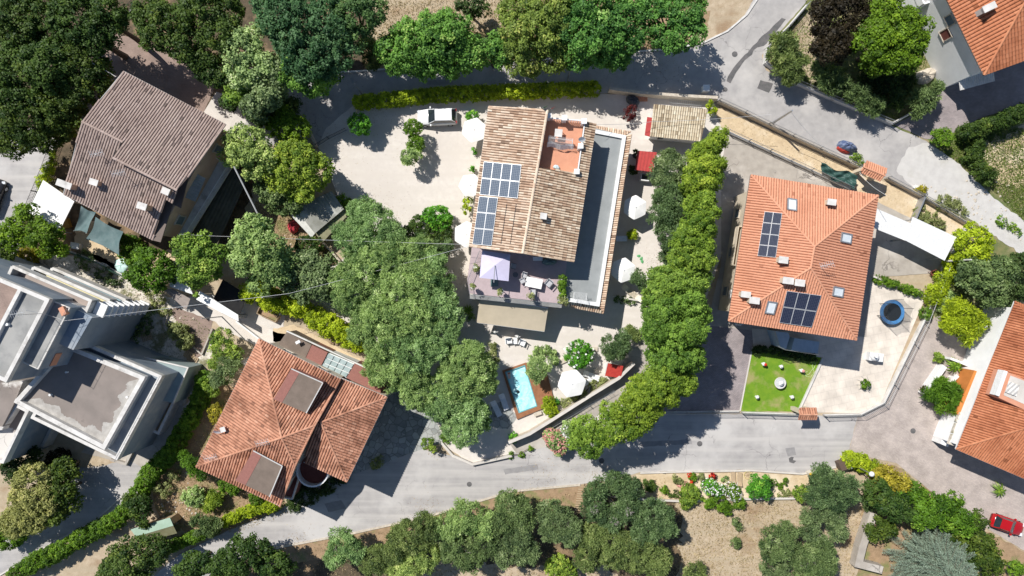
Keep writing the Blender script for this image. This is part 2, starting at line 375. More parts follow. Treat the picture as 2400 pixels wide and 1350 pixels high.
def brickmat(name, c1, c2, cm, scale, rot=0., bw=.5, rh=.25, rough=.85, crazy=False):
    m = bpy.data.materials.new(name); m.use_nodes = True; t = m.node_tree; N = t.nodes; L = t.links
    b = N["Principled BSDF"]; b.inputs["Roughness"].default_value = rough; b.inputs["Specular IOR Level"].default_value = .25
    tc = N.new("ShaderNodeTexCoord"); mp = N.new("ShaderNodeMapping"); mp.inputs["Rotation"].default_value = (0, 0, rot)
    L.new(tc.outputs["Object"], mp.inputs[0])
    if crazy:
        v = N.new("ShaderNodeTexVoronoi"); v.feature = 'DISTANCE_TO_EDGE'; v.inputs["Scale"].default_value = scale; L.new(mp.outputs[0], v.inputs["Vector"])
        v2 = N.new("ShaderNodeTexVoronoi"); v2.inputs["Scale"].default_value = scale; L.new(mp.outputs[0], v2.inputs["Vector"])
        cr = N.new("ShaderNodeValToRGB"); e = cr.color_ramp.elements; e[0].color = (*c1, 1); e[1].color = (*c2, 1)
        sp = N.new("ShaderNodeSeparateColor"); L.new(v2.outputs["Color"], sp.inputs[0]); L.new(sp.outputs[0], cr.inputs[0])
        mr = N.new("ShaderNodeMapRange"); mr.inputs[1].default_value = .02; mr.inputs[2].default_value = .06; L.new(v.outputs["Distance"], mr.inputs[0])
        mx = N.new("ShaderNodeMix"); mx.data_type = 'RGBA'; L.new(mr.outputs[0], mx.inputs[0]); mx.inputs[6].default_value = (*cm, 1)
        L.new(cr.outputs[0], mx.inputs[7]); out = mx.outputs[2]; hgt = mr.outputs[0]
    else:
        k = N.new("ShaderNodeTexBrick"); k.inputs["Scale"].default_value = scale; k.inputs["Color1"].default_value = (*c1, 1)
        k.inputs["Color2"].default_value = (*c2, 1); k.inputs["Mortar"].default_value = (*cm, 1); k.inputs["Mortar Size"].default_value = .02
        k.inputs["Brick Width"].default_value = bw; k.inputs["Row Height"].default_value = rh; k.inputs["Bias"].default_value = 0
        L.new(mp.outputs[0], k.inputs["Vector"]); out = k.outputs["Color"]; hgt = k.outputs["Fac"]
    n = N.new("ShaderNodeTexNoise"); n.inputs["Scale"].default_value = .7; n.inputs["Detail"].default_value = 8; L.new(tc.outputs["Object"], n.inputs["Vector"])
    r = N.new("ShaderNodeMapRange"); r.inputs[1].default_value = .3; r.inputs[2].default_value = .7; r.inputs[3].default_value = .78; r.inputs[4].default_value = 1.12
    L.new(n.outputs[0], r.inputs[0])
    mm = N.new("ShaderNodeVectorMath"); mm.operation = 'SCALE'; L.new(out, mm.inputs[0]); L.new(r.outputs[0], mm.inputs[3])
    L.new(mm.outputs[0], b.inputs["Base Color"])
    bp = N.new("ShaderNodeBump"); bp.inputs["Strength"].default_value = .3; bp.inputs["Distance"].default_value = .02
    bp.invert = not crazy; L.new(hgt, bp.inputs["Height"]); L.new(bp.outputs[0], b.inputs["Normal"])
    return m
M_PAVE = brickmat("block paving", (.50, .43, .385), (.42, .36, .33), (.33, .29, .27), 2.2, R(28))
M_PAVED = brickmat("charcoal block paving", (.37, .315, .31), (.30, .26, .26), (.19, .17, .17), 2.0, R(-10))
M_TERR = brickmat("large cream slabs", (.68, .61, .53), (.665, .595, .515), (.60, .54, .47), .6, R(-12), .5, .5)
M_CRAZY = brickmat("crazy paving", (.26, .27, .26), (.42, .43, .41), (.20, .20, .19), 1.5, crazy=True)
M_BROWNP = brickmat("brown yard paving", (.34, .25, .21), (.29, .215, .18), (.24, .18, .15), 2.5, R(20))
# ================================================================ ground
def sheet(name, pts, z, m, jit=0., seed=1):
    r = random.Random(seed); P = WP(pts, 0)
    if jit:
        Q = []
        for i in range(len(P)):
            a, b = P[i], P[(i + 1) % len(P)]; n = max(1, int((b - a).length / .45))
            for k in range(n):
                p = a.lerp(b, k / n); s = jit if k else jit * .3
                Q.append(Vector((p.x + r.uniform(-s, s), p.y + r.uniform(-s, s), 0)))
        P = Q
    mb = MB(); P = [(p.x, p.y, z) for p in P]
    a = sum(P[i][0] * P[(i + 1) % len(P)][1] - P[(i + 1) % len(P)][0] * P[i][1] for i in range(len(P)))
    if a < 0: P.reverse()
    mb.poly(P); return struct(obj(name, mb, m, origin=(0, 0, 0)))
g = MB(); g.poly([(-400, -400, 0), (400, -400, 0), (400, 400, 0), (-400, 400, 0)]); struct(obj("ground", g, M_FIELD, origin=(0, 0, 0)))
Z = lambda k: .004 * k
sheet("woodland_floor", [(-300, -300), (870, -300), (868, 60), (850, 170), (690, 235), (600, 420), (560, 560), (420, 640), (150, 640), (-100, 520), (-300, 300)], Z(1), M_LITTER, .3)
sheet("verge", [(850, 100), (900, 120), (1060, 90), (1180, 60), (1200, -200), (1660, -200), (1660, 60), (1590, 110), (1500, 124), (1180, 150), (850, 170)], Z(1), M_SOILR, .3, 2)
sheet("olive_grove_floor", [(360, 1500), (420, 1330), (700, 1275), (1000, 1215), (1350, 1140), (1560, 1108), (1600, 1230), (1570, 1500)], Z(1), M_LITTER, .35, 3)
sheet("sandy_path", [(970, 1330), (1060, 1310), (1200, 1330), (1420, 1320), (1460, 1360), (1100, 1400), (950, 1400)], Z(2), M_FIELD, .3, 4)
sheet("verge_slope", [(640, 1282), (820, 1240), (1000, 1208), (1200, 1150), (1370, 1138), (1370, 1190), (1200, 1190), (1000, 1240), (860, 1290), (690, 1320)], Z(2), M_SOILR, .25, 5)
sheet("garden_soil", [(350, 1100), (480, 900), (560, 900), (640, 1140), (700, 1200), (560, 1260), (380, 1240)], Z(2), M_SOILR, .3, 6)
sheet("grass_garden", [(1880, -100), (2260, -100), (2260, 250), (2140, 330), (1960, 238), (1795, 155), (1792, 110)], Z(2), M_GRASSY, .1, 7)
sheet("dry_lawn", [(1890, 30), (1925, 20), (1920, 100), (1940, 190), (1900, 200), (1880, 160), (1850, 60)], Z(3), M_FIELD, .3, 8)
sheet("east_verge", [(2130, 335), (2260, 250), (2600, 120), (2600, 760), (2380, 700), (2300, 800), (2180, 760), (2240, 600), (2140, 440)], Z(1), M_GRASSY, .3, 9)
sheet("bare_plot", [(2290, 340), (2420, 290), (2420, 440), (2340, 430)], Z(2), M_SAND, .4, 10)
sheet("dry_plot", [(560, 560), (600, 470), (660, 450), (760, 560), (800, 620), (780, 700), (700, 720), (600, 690)], Z(2), M_SOILR, .3, 11)
sheet("sand_garden", [(180, 520), (240, 520), (330, 590), (470, 590), (440, 660), (300, 650), (170, 580)], Z(3), M_SAND, .3, 12)
sheet("rubble_yard", [(130, 600), (200, 590), (330, 650), (430, 720), (520, 790), (470, 900), (440, 960), (330, 1000), (-50, 1000), (-50, 600)], Z(3), M_RUBBLE, .3, 13)
sheet("west_lane", [(-100, 300), (135, 300), (110, 400), (60, 500), (30, 640), (-100, 800)], Z(4), M_ASPH, .1, 14)
sheet("brown_yard", [(200, 60), (430, 120), (510, 190), (478, 262), (380, 300), (180, 280)], Z(4), M_BROWNP, .02, 15)
sheet("yard_slab", [(478, 262), (508, 215), (600, 250), (640, 330), (540, 330)], Z(5), M_CONCL, .05, 16)
sheet("terrace_pad", [(330, 690), (420, 700), (470, 690), (600, 700), (668, 740), (660, 800), (600, 870), (560, 850), (640, 800), (480, 745)], Z(5), M_CONCL, .06, 17)
sheet("white_path", [(455, 705), (480, 690), (560, 730), (650, 780), (720, 790), (700, 840), (610, 815), (520, 770)], Z(6), M_COURT, .05, 18)
sheet("pink_slabs", [(400, 725), (440, 690), (500, 745), (480, 830), (440, 850), (430, 790)], Z(4), M_BROWNP, .05, 19)
sheet("west_forecourt", [(300, 940), (420, 880), (440, 900), (420, 990), (345, 1110), (270, 1080), (190, 1060)], Z(5), M_CONC, .05, 20)
sheet("west_driveway", [(170, 1100), (300, 1080), (345, 1100), (320, 1170), (220, 1240), (60, 1320), (-60, 1380), (-60, 1290), (100, 1230)], Z(6), M_ASPH, .15, 21)
sheet("field_patch", [(610, 900), (700, 840), (900, 850), (880, 930)], Z(3), M_SAND, .1, 22)
sheet("rear_soil", [(640, 770), (690, 760), (860, 850), (850, 880), (640, 800)], Z(6), M_SAND, .1, 23)
sheet("north_road", [(560, 330), (600, 225), (690, 205), (780, 172), (930, 160), (1180, 148), (1340, 135), (1480, 122), (1560, 117), (1640, 103), (1700, 75), (1745, 35), (1800, -60),
       (1930, -60), (1885, 10), (1845, 55), (1800, 105), (1785, 130), (1795, 165), (1850, 190), (1960, 240), (2090, 295), (2170, 330), (2250, 400), (2160, 455), (2070, 415),
       (1975, 378), (1850, 320), (1720, 255), (1670, 232), (1420, 218), (832, 243), (745, 345), (700, 350)], Z(8), M_ASPHN, .05, 24)
sheet("gravel_track", [(2130, 345), (2175, 335), (2250, 385), (2330, 465), (2420, 530), (2500, 600), (2480, 680), (2400, 600), (2265, 510), (2150, 450), (2100, 400)], Z(9), M_WHITEG, .12, 25)
sheet("south_road", [(300, 1400), (420, 1300), (540, 1240), (650, 1200), (760, 1120), (850, 1095), (900, 1085), (990, 1052), (1060, 1068), (1108, 1085), (1200, 1062), (1270, 1045), (1330, 1060),
       (1420, 1010), (1540, 968), (2010, 975), (1985, 1072), (1960, 1092), (1880, 1108), (1760, 1100), (1600, 1103), (1500, 1106), (1430, 1125), (1360, 1135), (1200, 1150), (1100, 1180),
       (1000, 1210), (820, 1250), (660, 1280), (540, 1310), (430, 1400)], Z(8), M_ASPH, .04, 26)
sheet("paved_square", [(2010, 978), (2065, 945), (2160, 755), (2200, 740), (2300, 780), (2500, 800), (2500, 1400), (2400, 1290), (2290, 1225), (2180, 1150), (2100, 1085), (2010, 1066), (1985, 1072)], Z(9), M_PAVE, .03, 27)
sheet("paved_driveway", [(2095, 292), (2130, 275), (2200, 200), (2200, 150), (2500, 60), (2500, 220), (2300, 275), (2200, 330), (2165, 325)], Z(10), M_PAVED, .04, 28)
sheet("gravel_court", [(745, 345), (765, 300), (832, 243), (1420, 220), (1670, 232), (1700, 300), (1690, 600), (1560, 968), (1420, 1010), (1330, 1060), (1270, 1045), (1200, 1062), (1108, 1085),
       (1030, 1040), (1000, 960), (900, 860), (720, 735), (640, 690), (700, 640), (790, 620), (850, 560), (800, 480)], Z(10), M_COURT, .06, 29)
sheet("concrete_ramp", [(1195, 1040), (1290, 985), (1440, 898), (1480, 800), (1530, 780), (1560, 850), (1520, 930), (1420, 960), (1310, 1040), (1210, 1062)], Z(11), M_CONC, .04, 30)
sheet("stone_patio", [(780, 1000), (900, 905), (940, 880), (1010, 960), (1042, 1034), (990, 1052), (860, 1100), (790, 1125), (760, 1090)], Z(11), M_CRAZY, .05, 31)
sheet("stone_steps_pad", [(1150, 955), (1175, 940), (1215, 975), (1190, 1005), (1150, 1000)], Z(12), M_CRAZY, .05, 32)
sheet("planting_strip", [(1672, 250), (1705, 262), (1990, 388), (2150, 462), (2262, 527), (2230, 560), (2060, 480), (1990, 442), (1850, 378), (1705, 308), (1690, 300)], Z(11), M_SAND, .04, 33)
sheet("side_court", [(1702, 312), (1850, 378), (2000, 445), (2110, 500), (2235, 560), (2190, 640), (2045, 650), (2035, 800), (1655, 765), (1690, 620), (1690, 400)], Z(12), M_CONC, .02, 34)
sheet("charcoal_forecourt", [(1650, 762), (1772, 775), (1762, 812), (1732, 964), (1540, 967), (1600, 900)], Z(13), M_PAVED, .01, 35)
sheet("slab_terrace", [(1762, 770), (2030, 790), (2040, 650), (2168, 697), (2064, 943), (2010, 968), (1868, 966), (1926, 838), (1765, 812)], Z(14), M_TERR, .01, 36)
sheet("garden_lawn", [(1765, 812), (1926, 838), (1868, 964), (1733, 964)], Z(13), M_LAWN, .03, 37)
sheet("flower_border", [(1490, 1112), (1600, 1110), (1760, 1107), (1880, 1115), (1960, 1098), (1990, 1100), (1960, 1150), (1870, 1164), (1720, 1166), (1600, 1172), (1500, 1166)], Z(9), M_SAND, .06, 38)
sheet("lower_garden", [(2040, 1100), (2100, 1090), (2300, 1240), (2420, 1300), (2420, 1450), (2000, 1450), (2020, 1200)], Z(3), M_SOILR, .2, 39)
sheet("asphalt_patch", [(1782, 188), (1812, 196), (1802, 218), (1774, 207)], Z(10), M_ASPHD, .04, 40)
sheet("asphalt_seam", [(1832, 42), (1842, 46), (1790, 108), (1775, 112), (1740, 150), (1720, 180), (1712, 196), (1702, 190), (1718, 160), (1765, 108)], Z(10), M_ASPHD, .1, 41)
for i, (x, y, r_) in enumerate(((1722, 127, .32), (1700, 420 - 210, .25), (1410, 1080, .3), (1640, 1040, .3), (1100, 1135, .28), (2140, 1010, .3))):
    b = MB(); b.disc(W(x, y, .045), r_, 16); o = struct(obj("manhole_cover", b, M_ASPHD))
for i, pts in enumerate(([(1180, 1100), (1260, 1088), (1262, 1100), (1184, 1112)], [(1500, 1035), (1620, 1030), (1622, 1040), (1502, 1047)], [(760, 1180), (800, 1172), (812, 1192), (770, 1200)], [(1840, 1050), (1862, 1048), (1866, 1066), (1846, 1070)], [(1000, 190), (1060, 186), (1062, 196), (1002, 200)])):
    sheet("asphalt_repair", pts, Z(9), M_ASPHR, .05, 60 + i)
sheet("oil_stain", [(1848, 1074), (1854, 1070), (1860, 1071), (1858, 1078), (1866, 1080), (1860, 1086), (1850, 1083)], Z(9) + .001, M_ASPHD, .03, 70)
# ================================================================ roofs and houses
def roofmat(name, tones, stain=(.45, .42, .40), s_lo=.55, s_hi=.68, sc=.35, rough=.85):
    """tiles: per-tile tone through a ramp, then lichen and soot stains"""
    return mat(name, (1, 1, 1), (.86, .86, .86), scale=6, tone=tones, c3=stain, s3=sc, lo3=s_lo, hi3=s_hi, rough=rough)
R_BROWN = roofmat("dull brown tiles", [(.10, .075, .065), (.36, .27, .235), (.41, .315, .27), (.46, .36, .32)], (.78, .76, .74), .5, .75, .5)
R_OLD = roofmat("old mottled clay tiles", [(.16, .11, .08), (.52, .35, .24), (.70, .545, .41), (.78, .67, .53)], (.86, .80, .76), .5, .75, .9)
R_OLDD = roofmat("darker ochre tiles", [(.13, .09, .06), (.46, .31, .21), (.66, .52, .38), (.76, .66, .52)], (.80, .76, .70), .5, .72, .9)  # darker copy of the old tiles, used on the east slope
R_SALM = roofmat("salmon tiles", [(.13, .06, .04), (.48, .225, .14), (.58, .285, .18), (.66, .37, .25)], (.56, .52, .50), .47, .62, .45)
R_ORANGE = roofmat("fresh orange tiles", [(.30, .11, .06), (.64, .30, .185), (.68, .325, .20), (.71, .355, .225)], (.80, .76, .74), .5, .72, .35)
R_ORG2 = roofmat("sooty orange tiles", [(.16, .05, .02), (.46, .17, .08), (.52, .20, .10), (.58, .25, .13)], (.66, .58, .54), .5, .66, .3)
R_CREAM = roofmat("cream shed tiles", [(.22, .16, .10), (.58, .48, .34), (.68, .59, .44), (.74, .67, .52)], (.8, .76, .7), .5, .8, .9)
M_WALLB = mat("beige plaster", (.52, .36, .26), (.46, .31, .22), scale=1.2)
M_WALLW = mat("white plaster", (.84, .84, .83), (.77, .77, .76), scale=.8)
M_WALLC = mat("cream plaster", (.66, .58, .46), (.58, .50, .39), scale=.8)
M_WALLG = mat("blue shade concrete wall", (.25, .295, .345), (.20, .24, .29), scale=.7, bump=.2, c3=(.33, .35, .37), s3=.3)  # dark bluish tone: sky-lit shade of the walls put into the colour
M_PARA = mat("white stained concrete", (.68, .66, .63), (.54, .52, .49), scale=1.3, bump=.2, c3=(.38, .36, .33), s3=.8, lo3=.58, hi3=.72)
M_FLATR = mat("grey roofing", (.29, .29, .28), (.235, .235, .23), scale=.8, c3=(.35, .345, .33), s3=.3, bump=.2, crack=(.3, (.16, .15, .15)))
M_BROWNR = mat("brown roof screed", (.27, .23, .205), (.215, .185, .165), scale=.6, detail=9, c3=(.60, .57, .53), s3=.22, lo3=.54, hi3=.59, bump=.3, crack=(.55, (.12, .10, .09)))
M_WHITE = plain("white paint", (.80, .80, .79), .5)
M_WHITEP = plain("white plastic", (.82, .82, .82), .4, spec=.5)
M_FABW = mat("white canvas", (.84, .83, .81), (.80, .79, .77), scale=2, rough=.9)
M_METAL = plain("grey metal", (.45, .46, .47), .4, metal=.6)
M_DARKM = plain("dark metal", (.06, .06, .065), .45)
M_GUT = plain("pale gutter", (.55, .54, .52), .45)
M_GUTD = plain("dark gutter", (.16, .12, .10), .5)
M_GLASS = mat("window glass", (.03, .045, .055), (.05, .07, .085), rough=.08, spec=.8)
M_CARP = plain("white sheet metal", (.74, .74, .73), .5)
M_SHUT = plain("blue shutter", (.14, .19, .23), .6)
M_RED = mat("red sheet roofing", (.52, .07, .065), (.45, .055, .05), scale=3, rough=.6, wave=(6, 'X'))
M_REDB = plain("dark red sheet", (.30, .13, .105), .7)
M_DREDF = mat("dark red floor", (.20, .07, .055), (.15, .05, .04), scale=1.5)
M_CANG = mat("brown roofing felt", (.20, .155, .125), (.16, .125, .10), scale=1.2, bump=.2)
M_TERRA = mat("terracotta floor", (.62, .30, .19), (.55, .26, .165), scale=1.4)
M_DECKP = mat("mauve floor tiles", (.46, .37, .38), (.41, .33, .34), scale=2.5)
M_TEAL = mat("grey waterproofing", (.30, .315, .315), (.25, .265, .265), scale=.7, bump=.15)
M_AWN = mat("beige awning cloth", (.54, .46, .34), (.49, .42, .31), scale=1.1, rough=.9)
M_WOOD = mat("brown deck boards", (.36, .165, .085), (.27, .12, .06), scale=2, wave=(3, 'X', 1.))
M_WOODL = mat("pale wood", (.46, .35, .23), (.38, .28, .18), scale=5)
M_STONE = mat("pale stone", (.60, .53, .44), (.44, .385, .31), scale=4, bump=.8, bscale=6)
def poly_frame(poly):
    P = [Vector(p) for p in poly]; c = sum(P, Vector()) / len(P); n = Vector()
    for i in range(len(P)): n += (P[i] - c).cross(P[(i + 1) % len(P)] - c)
    n.normalize()
    if n.z < 0: n = -n
    d = (Vector((0, 0, -1)) - n * (-n.z)); d = d.normalized() if d.length > 1e-4 else Vector((0, -1, 0))
    return P, c, n, d, n.cross(d)
def tiles(mb, poly, w=.24, L=.42, h=.07, rnd=.16, base=True, flow=None):
    P, c, n, d, u = poly_frame(poly)
    if flow is not None:
        d = (Vector(flow) - n * Vector(flow).dot(n)).normalized(); u = n.cross(d)
    Q = [((p - c).dot(u), (p - c).dot(d)) for p in P]
    if base: mb.poly([c + u * a + d * b - n * .012 for a, b in (Q if (u.cross(d)).dot(n) > 0 else Q[::-1])], .02)  # dark underlay, shade and dirt of the tile channels put into its tone
    u0, u1 = min(q[0] for q in Q), max(q[0] for q in Q); k = max(1, round((u1 - u0) / w)); w = (u1 - u0) / k
    arc = [(-.46, 0), (-.30, .75), (0, 1.), (.30, .75), (.46, 0)]
    for i in range(k):
        uu = u0 + (i + .5) * w; xs = []
        for j in range(len(Q)):
            a, b = Q[j], Q[(j + 1) % len(Q)]
            if (a[0] <= uu) != (b[0] <= uu): xs.append(a[1] + (b[1] - a[1]) * (uu - a[0]) / (b[0] - a[0]))
        xs.sort()
        for s in range(0, len(xs) - 1, 2):
            v0, v1 = xs[s], xs[s + 1]; m = max(1, round((v1 - v0) / L)); l = (v1 - v0) / m
            ct = random.gauss(0, rnd * .35)
            for q in range(m):
                a, b = v0 + q * l, v0 + (q + 1) * l + .03; t = min(1, max(.12, .55 + ct + random.gauss(0, rnd)))
                if random.random() < .03: t = max(.1, t - .3)
                n0 = len(mb.v); jx = random.uniform(-.008, .008)
                for (vv, hh, ww) in ((a, h, .86), (b, h * 1.35, 1.)):
                    for ax, az in arc:
                        p = c + u * (uu + jx + ax * w * ww) + d * vv + n * (az * hh + (.0 if az else 0)); mb.v.append(tuple(p))
                for e in range(4):
                    mb.f.append((n0 + e + 5, n0 + e + 6, n0 + e + 1, n0 + e)); mb.t.append(t)
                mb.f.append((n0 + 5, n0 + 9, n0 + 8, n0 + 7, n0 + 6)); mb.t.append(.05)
def ridge(mb, a, b, r=.13, tone=.6, L=.4):
    a, b = Vector(a), Vector(b); m = max(1, round((b - a).length / L)); d = (b - a).normalized(); s = d.cross(Vector((0, 0, 1))).normalized(); up = s.cross(d)
    for q in range(m):
        p0, p1 = a.lerp(b, q / m), a.lerp(b, (q + 1) / m) + d * .03; t = min(1, max(.2, tone + random.gauss(0, .12))); n0 = len(mb.v)
        for p, rr in ((p0, r * .88), (p1, r)):
            for k in range(5):
                th = math.pi * k / 4; mb.v.append(tuple(p + s * rr * math.cos(th) + up * rr * (math.sin(th) * .8) + up * .03))
        for e in range(4): mb.f.append((n0 + e + 5, n0 + e + 6, n0 + e + 1, n0 + e)); mb.t.append(t)
        mb.f.append((n0 + 5, n0 + 6, n0 + 7, n0 + 8, n0 + 9)); mb.t.append(.1)
def inset(P, d):
    P = [Vector((p[0], p[1], 0)) for p in P]; n = len(P)
    a = sum(P[i].x * P[(i + 1) % n].y - P[(i + 1) % n].x * P[i].y for i in range(n)); sg = 1 if a > 0 else -1; out = []
    for i in range(n):
        e1 = (P[i] - P[i - 1]).normalized(); e2 = (P[(i + 1) % n] - P[i]).normalized()
        n1 = Vector((-e1.y, e1.x, 0)) * sg; n2 = Vector((-e2.y, e2.x, 0)) * sg; b = (n1 + n2); b = b / max(.3, b.dot(n1)); out.append(P[i] + b * d)
    return out
def gutters(parent, segs, m, r=.07):
    mb = MB()
    for a, b in segs: mb.tube([Vector(a) + Vector((0, 0, -.06)), Vector(b) + Vector((0, 0, -.06))], r, 5)
    return obj("gutter", mb, m, parent)
def on_plane(poly, px, py):
    """world point on the plane of poly that the photo shows at px,py"""
    P, c, n, d, u = poly_frame(poly); o = Vector((0, 0, H)); g = W(px, py, 0); r = g - o
    t = (c - o).dot(n) / r.dot(n); return o + r * t
def lift_quad(poly, pts, dz):
    n = poly_frame(poly)[2]; return [on_plane(poly, *p) + n * dz for p in pts]
M_CELL = mat("solar cells", (.012, .018, .045), (.02, .028, .06), scale=8, rough=.5, spec=.2)
M_CELLB = mat("blue solar cells", (.055, .085, .13), (.08, .11, .16), scale=14, detail=2, rough=.5, spec=.2)
M_BACK = plain("dark backing", (.10, .11, .14), .6); M_BACKB = plain("pale backing", (.27, .30, .33), .6)
M_ALU = plain("aluminium frame", (.72, .73, .74), .35, metal=.3)
def slab_on(name, poly, pts, dz, th, m, parent):
    n = poly_frame(poly)[2]; a = lift_quad(poly, pts, dz); b = [p + n * th for p in a]; mb = MB(); N4 = len(a)
    nn = (b[1] - b[0]).cross(b[2] - b[0])
    if nn.dot(n) < 0: a.reverse(); b.reverse()
    mb.poly(b); mb.poly(a[::-1])
    for i in range(N4): j = (i + 1) % N4; mb.poly([a[i], a[j], b[j], b[i]])
    return obj(name, mb, m, parent)
def solar(parent, poly, corners, nu, nv, cell, subs=(6, 10), gap=.012, skip=()):
    """corners: TL,TR,BR,BL px; each panel a part, its cells a sub-part"""
    TL, TR, BR, BL = [on_plane(poly, *p) for p in corners]; n = poly_frame(poly)[2]; out = []
    def bi(a, b): return (TL.lerp(TR, a)).lerp(BL.lerp(BR, a), b)
    for i in range(nu):
        for j in range(nv):
            if (i, j) in skip: continue
            q = [bi((i + a) / nu, (j + b) / nv) for a, b in ((gap, gap), (1 - gap, gap), (1 - gap, 1 - gap), (gap, 1 - gap))]
            if (q[1] - q[0]).cross(q[2] - q[0]).dot(n) < 0: q.reverse()
            mb = MB(); lo = [p + n * .14 for p in q]; hi = [p + n * .18 for p in q]; mb.poly(hi); mb.poly(lo[::-1])
            for k in range(4): mb.poly([lo[k], lo[(k + 1) % 4], hi[(k + 1) % 4], hi[k]])
            pn = obj("solar_panel", mb, M_ALU, parent); cb = MB(); su, sv = subs; bb = MB(); bb.poly([hi[0].lerp(hi[1], a_).lerp(hi[3].lerp(hi[2], a_), b_) + n * .003 for a_, b_ in ((.025, .02), (.975, .02), (.975, .98), (.025, .98))]); obj('backing', bb, M_BACKB if cell is M_CELLB else M_BACK, pn)
            for x in range(su):
                for y in range(sv):
                    e = .06; f = lambda a, b: hi[0].lerp(hi[1], .03 + .94 * a).lerp(hi[3].lerp(hi[2], .03 + .94 * a), .03 + .94 * b) + n * .007
                    cb.poly([f((x + e) / su, (y + e) / sv), f((x + 1 - e) / su, (y + e) / sv), f((x + 1 - e) / su, (y + 1 - e) / sv), f((x + e) / su, (y + 1 - e) / sv)], random.random())
            obj("cells", cb, cell, pn)
def chimney(parent, p, sx, sy, h, m, rz=0, cap=M_PARA if False else None):
    mb = MB(); mb.box((p.x, p.y, p.z + h / 2 - .3), (sx, sy, h + .6), rz); ch = obj("chimney", mb, m, parent)
    mb = MB(); mb.box((p.x, p.y, p.z + h + .08), (sx + .16, sy + .16, .08), rz)
    for a in (-1, 1):
        for b in (-1, 1):
            v = Matrix.Rotation(rz, 3, 'Z') @ Vector((a * sx * .4, b * sy * .4, 0)); mb.box((p.x + v.x, p.y + v.y, p.z + h + .02), (.08, .08, .06), rz)
    obj("cap", mb, M_PARA, ch); return ch
def skylight(parent, poly, px, py, s, rz):
    n = poly_frame(poly)[2]; c = on_plane(poly, px, py); d = poly_frame(poly)[3]; u = n.cross(d)
    q = Matrix((u, d, n)).transposed(); mb = MB()
    for dx, dy, sx, sy in ((0, -s * .62, s, .12), (0, s * .62, s, .12), (-s * .45, 0, .12, s * 1.14), (s * .45, 0, .12, s * 1.14)):
        mb.box(c + q @ Vector((dx, dy, .14)), (sx, sy, .16), M=q)
    f = obj("skylight", mb, M_ALU if rz else M_METAL, parent); mb = MB(); mb.box(c + q @ Vector((0, 0, .13)), (s * .8, s * 1.12, .05), M=q); obj("pane", mb, M_SKY, f)
M_SKY = mat("skylight blind", (.72, .76, .78), (.62, .68, .72), scale=3, rough=.15, spec=.8)
def antenna(parent, p, h=1.8, name="antenna"):
    mb = MB(); p = Vector(p); mb.tube([p, p + Vector((0, 0, h))], .03, 5); a = p + Vector((-.6, 0, h - .1)); b = p + Vector((.6, .25, h - .1)); mb.tube([a, b], .02, 4)
    for k in range(7):
        c = a.lerp(b, k / 6); mb.tube([c + Vector((-.12, .3, 0)), c + Vector((.12, -.3, 0))], .014, 4)
    return obj(name, mb, M_ALU, parent)
def dish(parent, p, r=.35):
    mb = MB(); p = Vector(p); mb.tube([p, p + Vector((0, 0, .6))], .03, 5); q = Matrix.Rotation(R(55), 3, 'X'); prof = [(0, 0), (.5, .03), (.85, .09), (1, .14)]
    n0 = len(mb.v)
    for rr, z in prof:
        for k in range(14): th = 2 * math.pi * k / 14; mb.v.append(tuple(p + Vector((0, 0, .75)) + q @ Vector((rr * r * math.cos(th), rr * r * math.sin(th), z * r))))
    for i in range(3):
        for k in range(14): k2 = (k + 1) % 14; mb.f.append((n0 + i * 14 + k, n0 + i * 14 + k2, n0 + (i + 1) * 14 + k2, n0 + (i + 1) * 14 + k)); mb.t.append(.5)
    return obj("satellite_dish", mb, M_WHITEP, parent)
def window(parent, a, b, z0, z1, f0, f1, shut=M_SHUT, out=.04, name="window"):
    """window in the wall running a->b (world xy), fraction f0..f1 along it; frame, pane"""
    a, b = Vector((a[0], a[1], 0)), Vector((b[0], b[1], 0)); d = (b - a).normalized(); nn = Vector((d.y, -d.x, 0)); Lw = (b - a).length
    p0, p1 = a + d * Lw * f0, a + d * Lw * f1; mb = MB()
    for s in (p0, p1): mb.prism([s - d * .05, s + d * .05, s + d * .05 + nn * (out + .06), s - d * .05 + nn * (out + .06)], z0, z1)
    for z in (z0 - .05, z1): mb.prism([p0 - d * .1, p1 + d * .1, p1 + d * .1 + nn * (out + .1), p0 - d * .1 + nn * (out + .1)], z, z + .06)
    w_ = obj(name, mb, M_STONE, parent); mb = MB(); mb.prism([p0 + d * .05, p1 - d * .05, p1 - d * .05 + nn * out, p0 + d * .05 + nn * out], z0 + .01, z1 - .01)
    obj("pane", mb, shut, w_); return w_
def walls(parent, P, z0, z1, m, ins=.5, name="wall"):
    mb = MB(); q = inset(P, ins); mb.prism(q, z0, z1); obj(name, mb, m, parent); return q
def ring(mb, P, w, z0, z1): mb.ribbon(list(P) + [P[0]], w, z0, z1)
def flat(name, pts, z, m, parent, th=.06):
    mb = MB(); mb.prism(WP(pts, z), z - th, z); return obj(name, mb, m, parent)
def house(name, pts, z, label, cat="house"):
    P = WP(pts, z); c = sum(P, Vector()) / len(P); c.z = 0; return thing(name, c, label, cat)
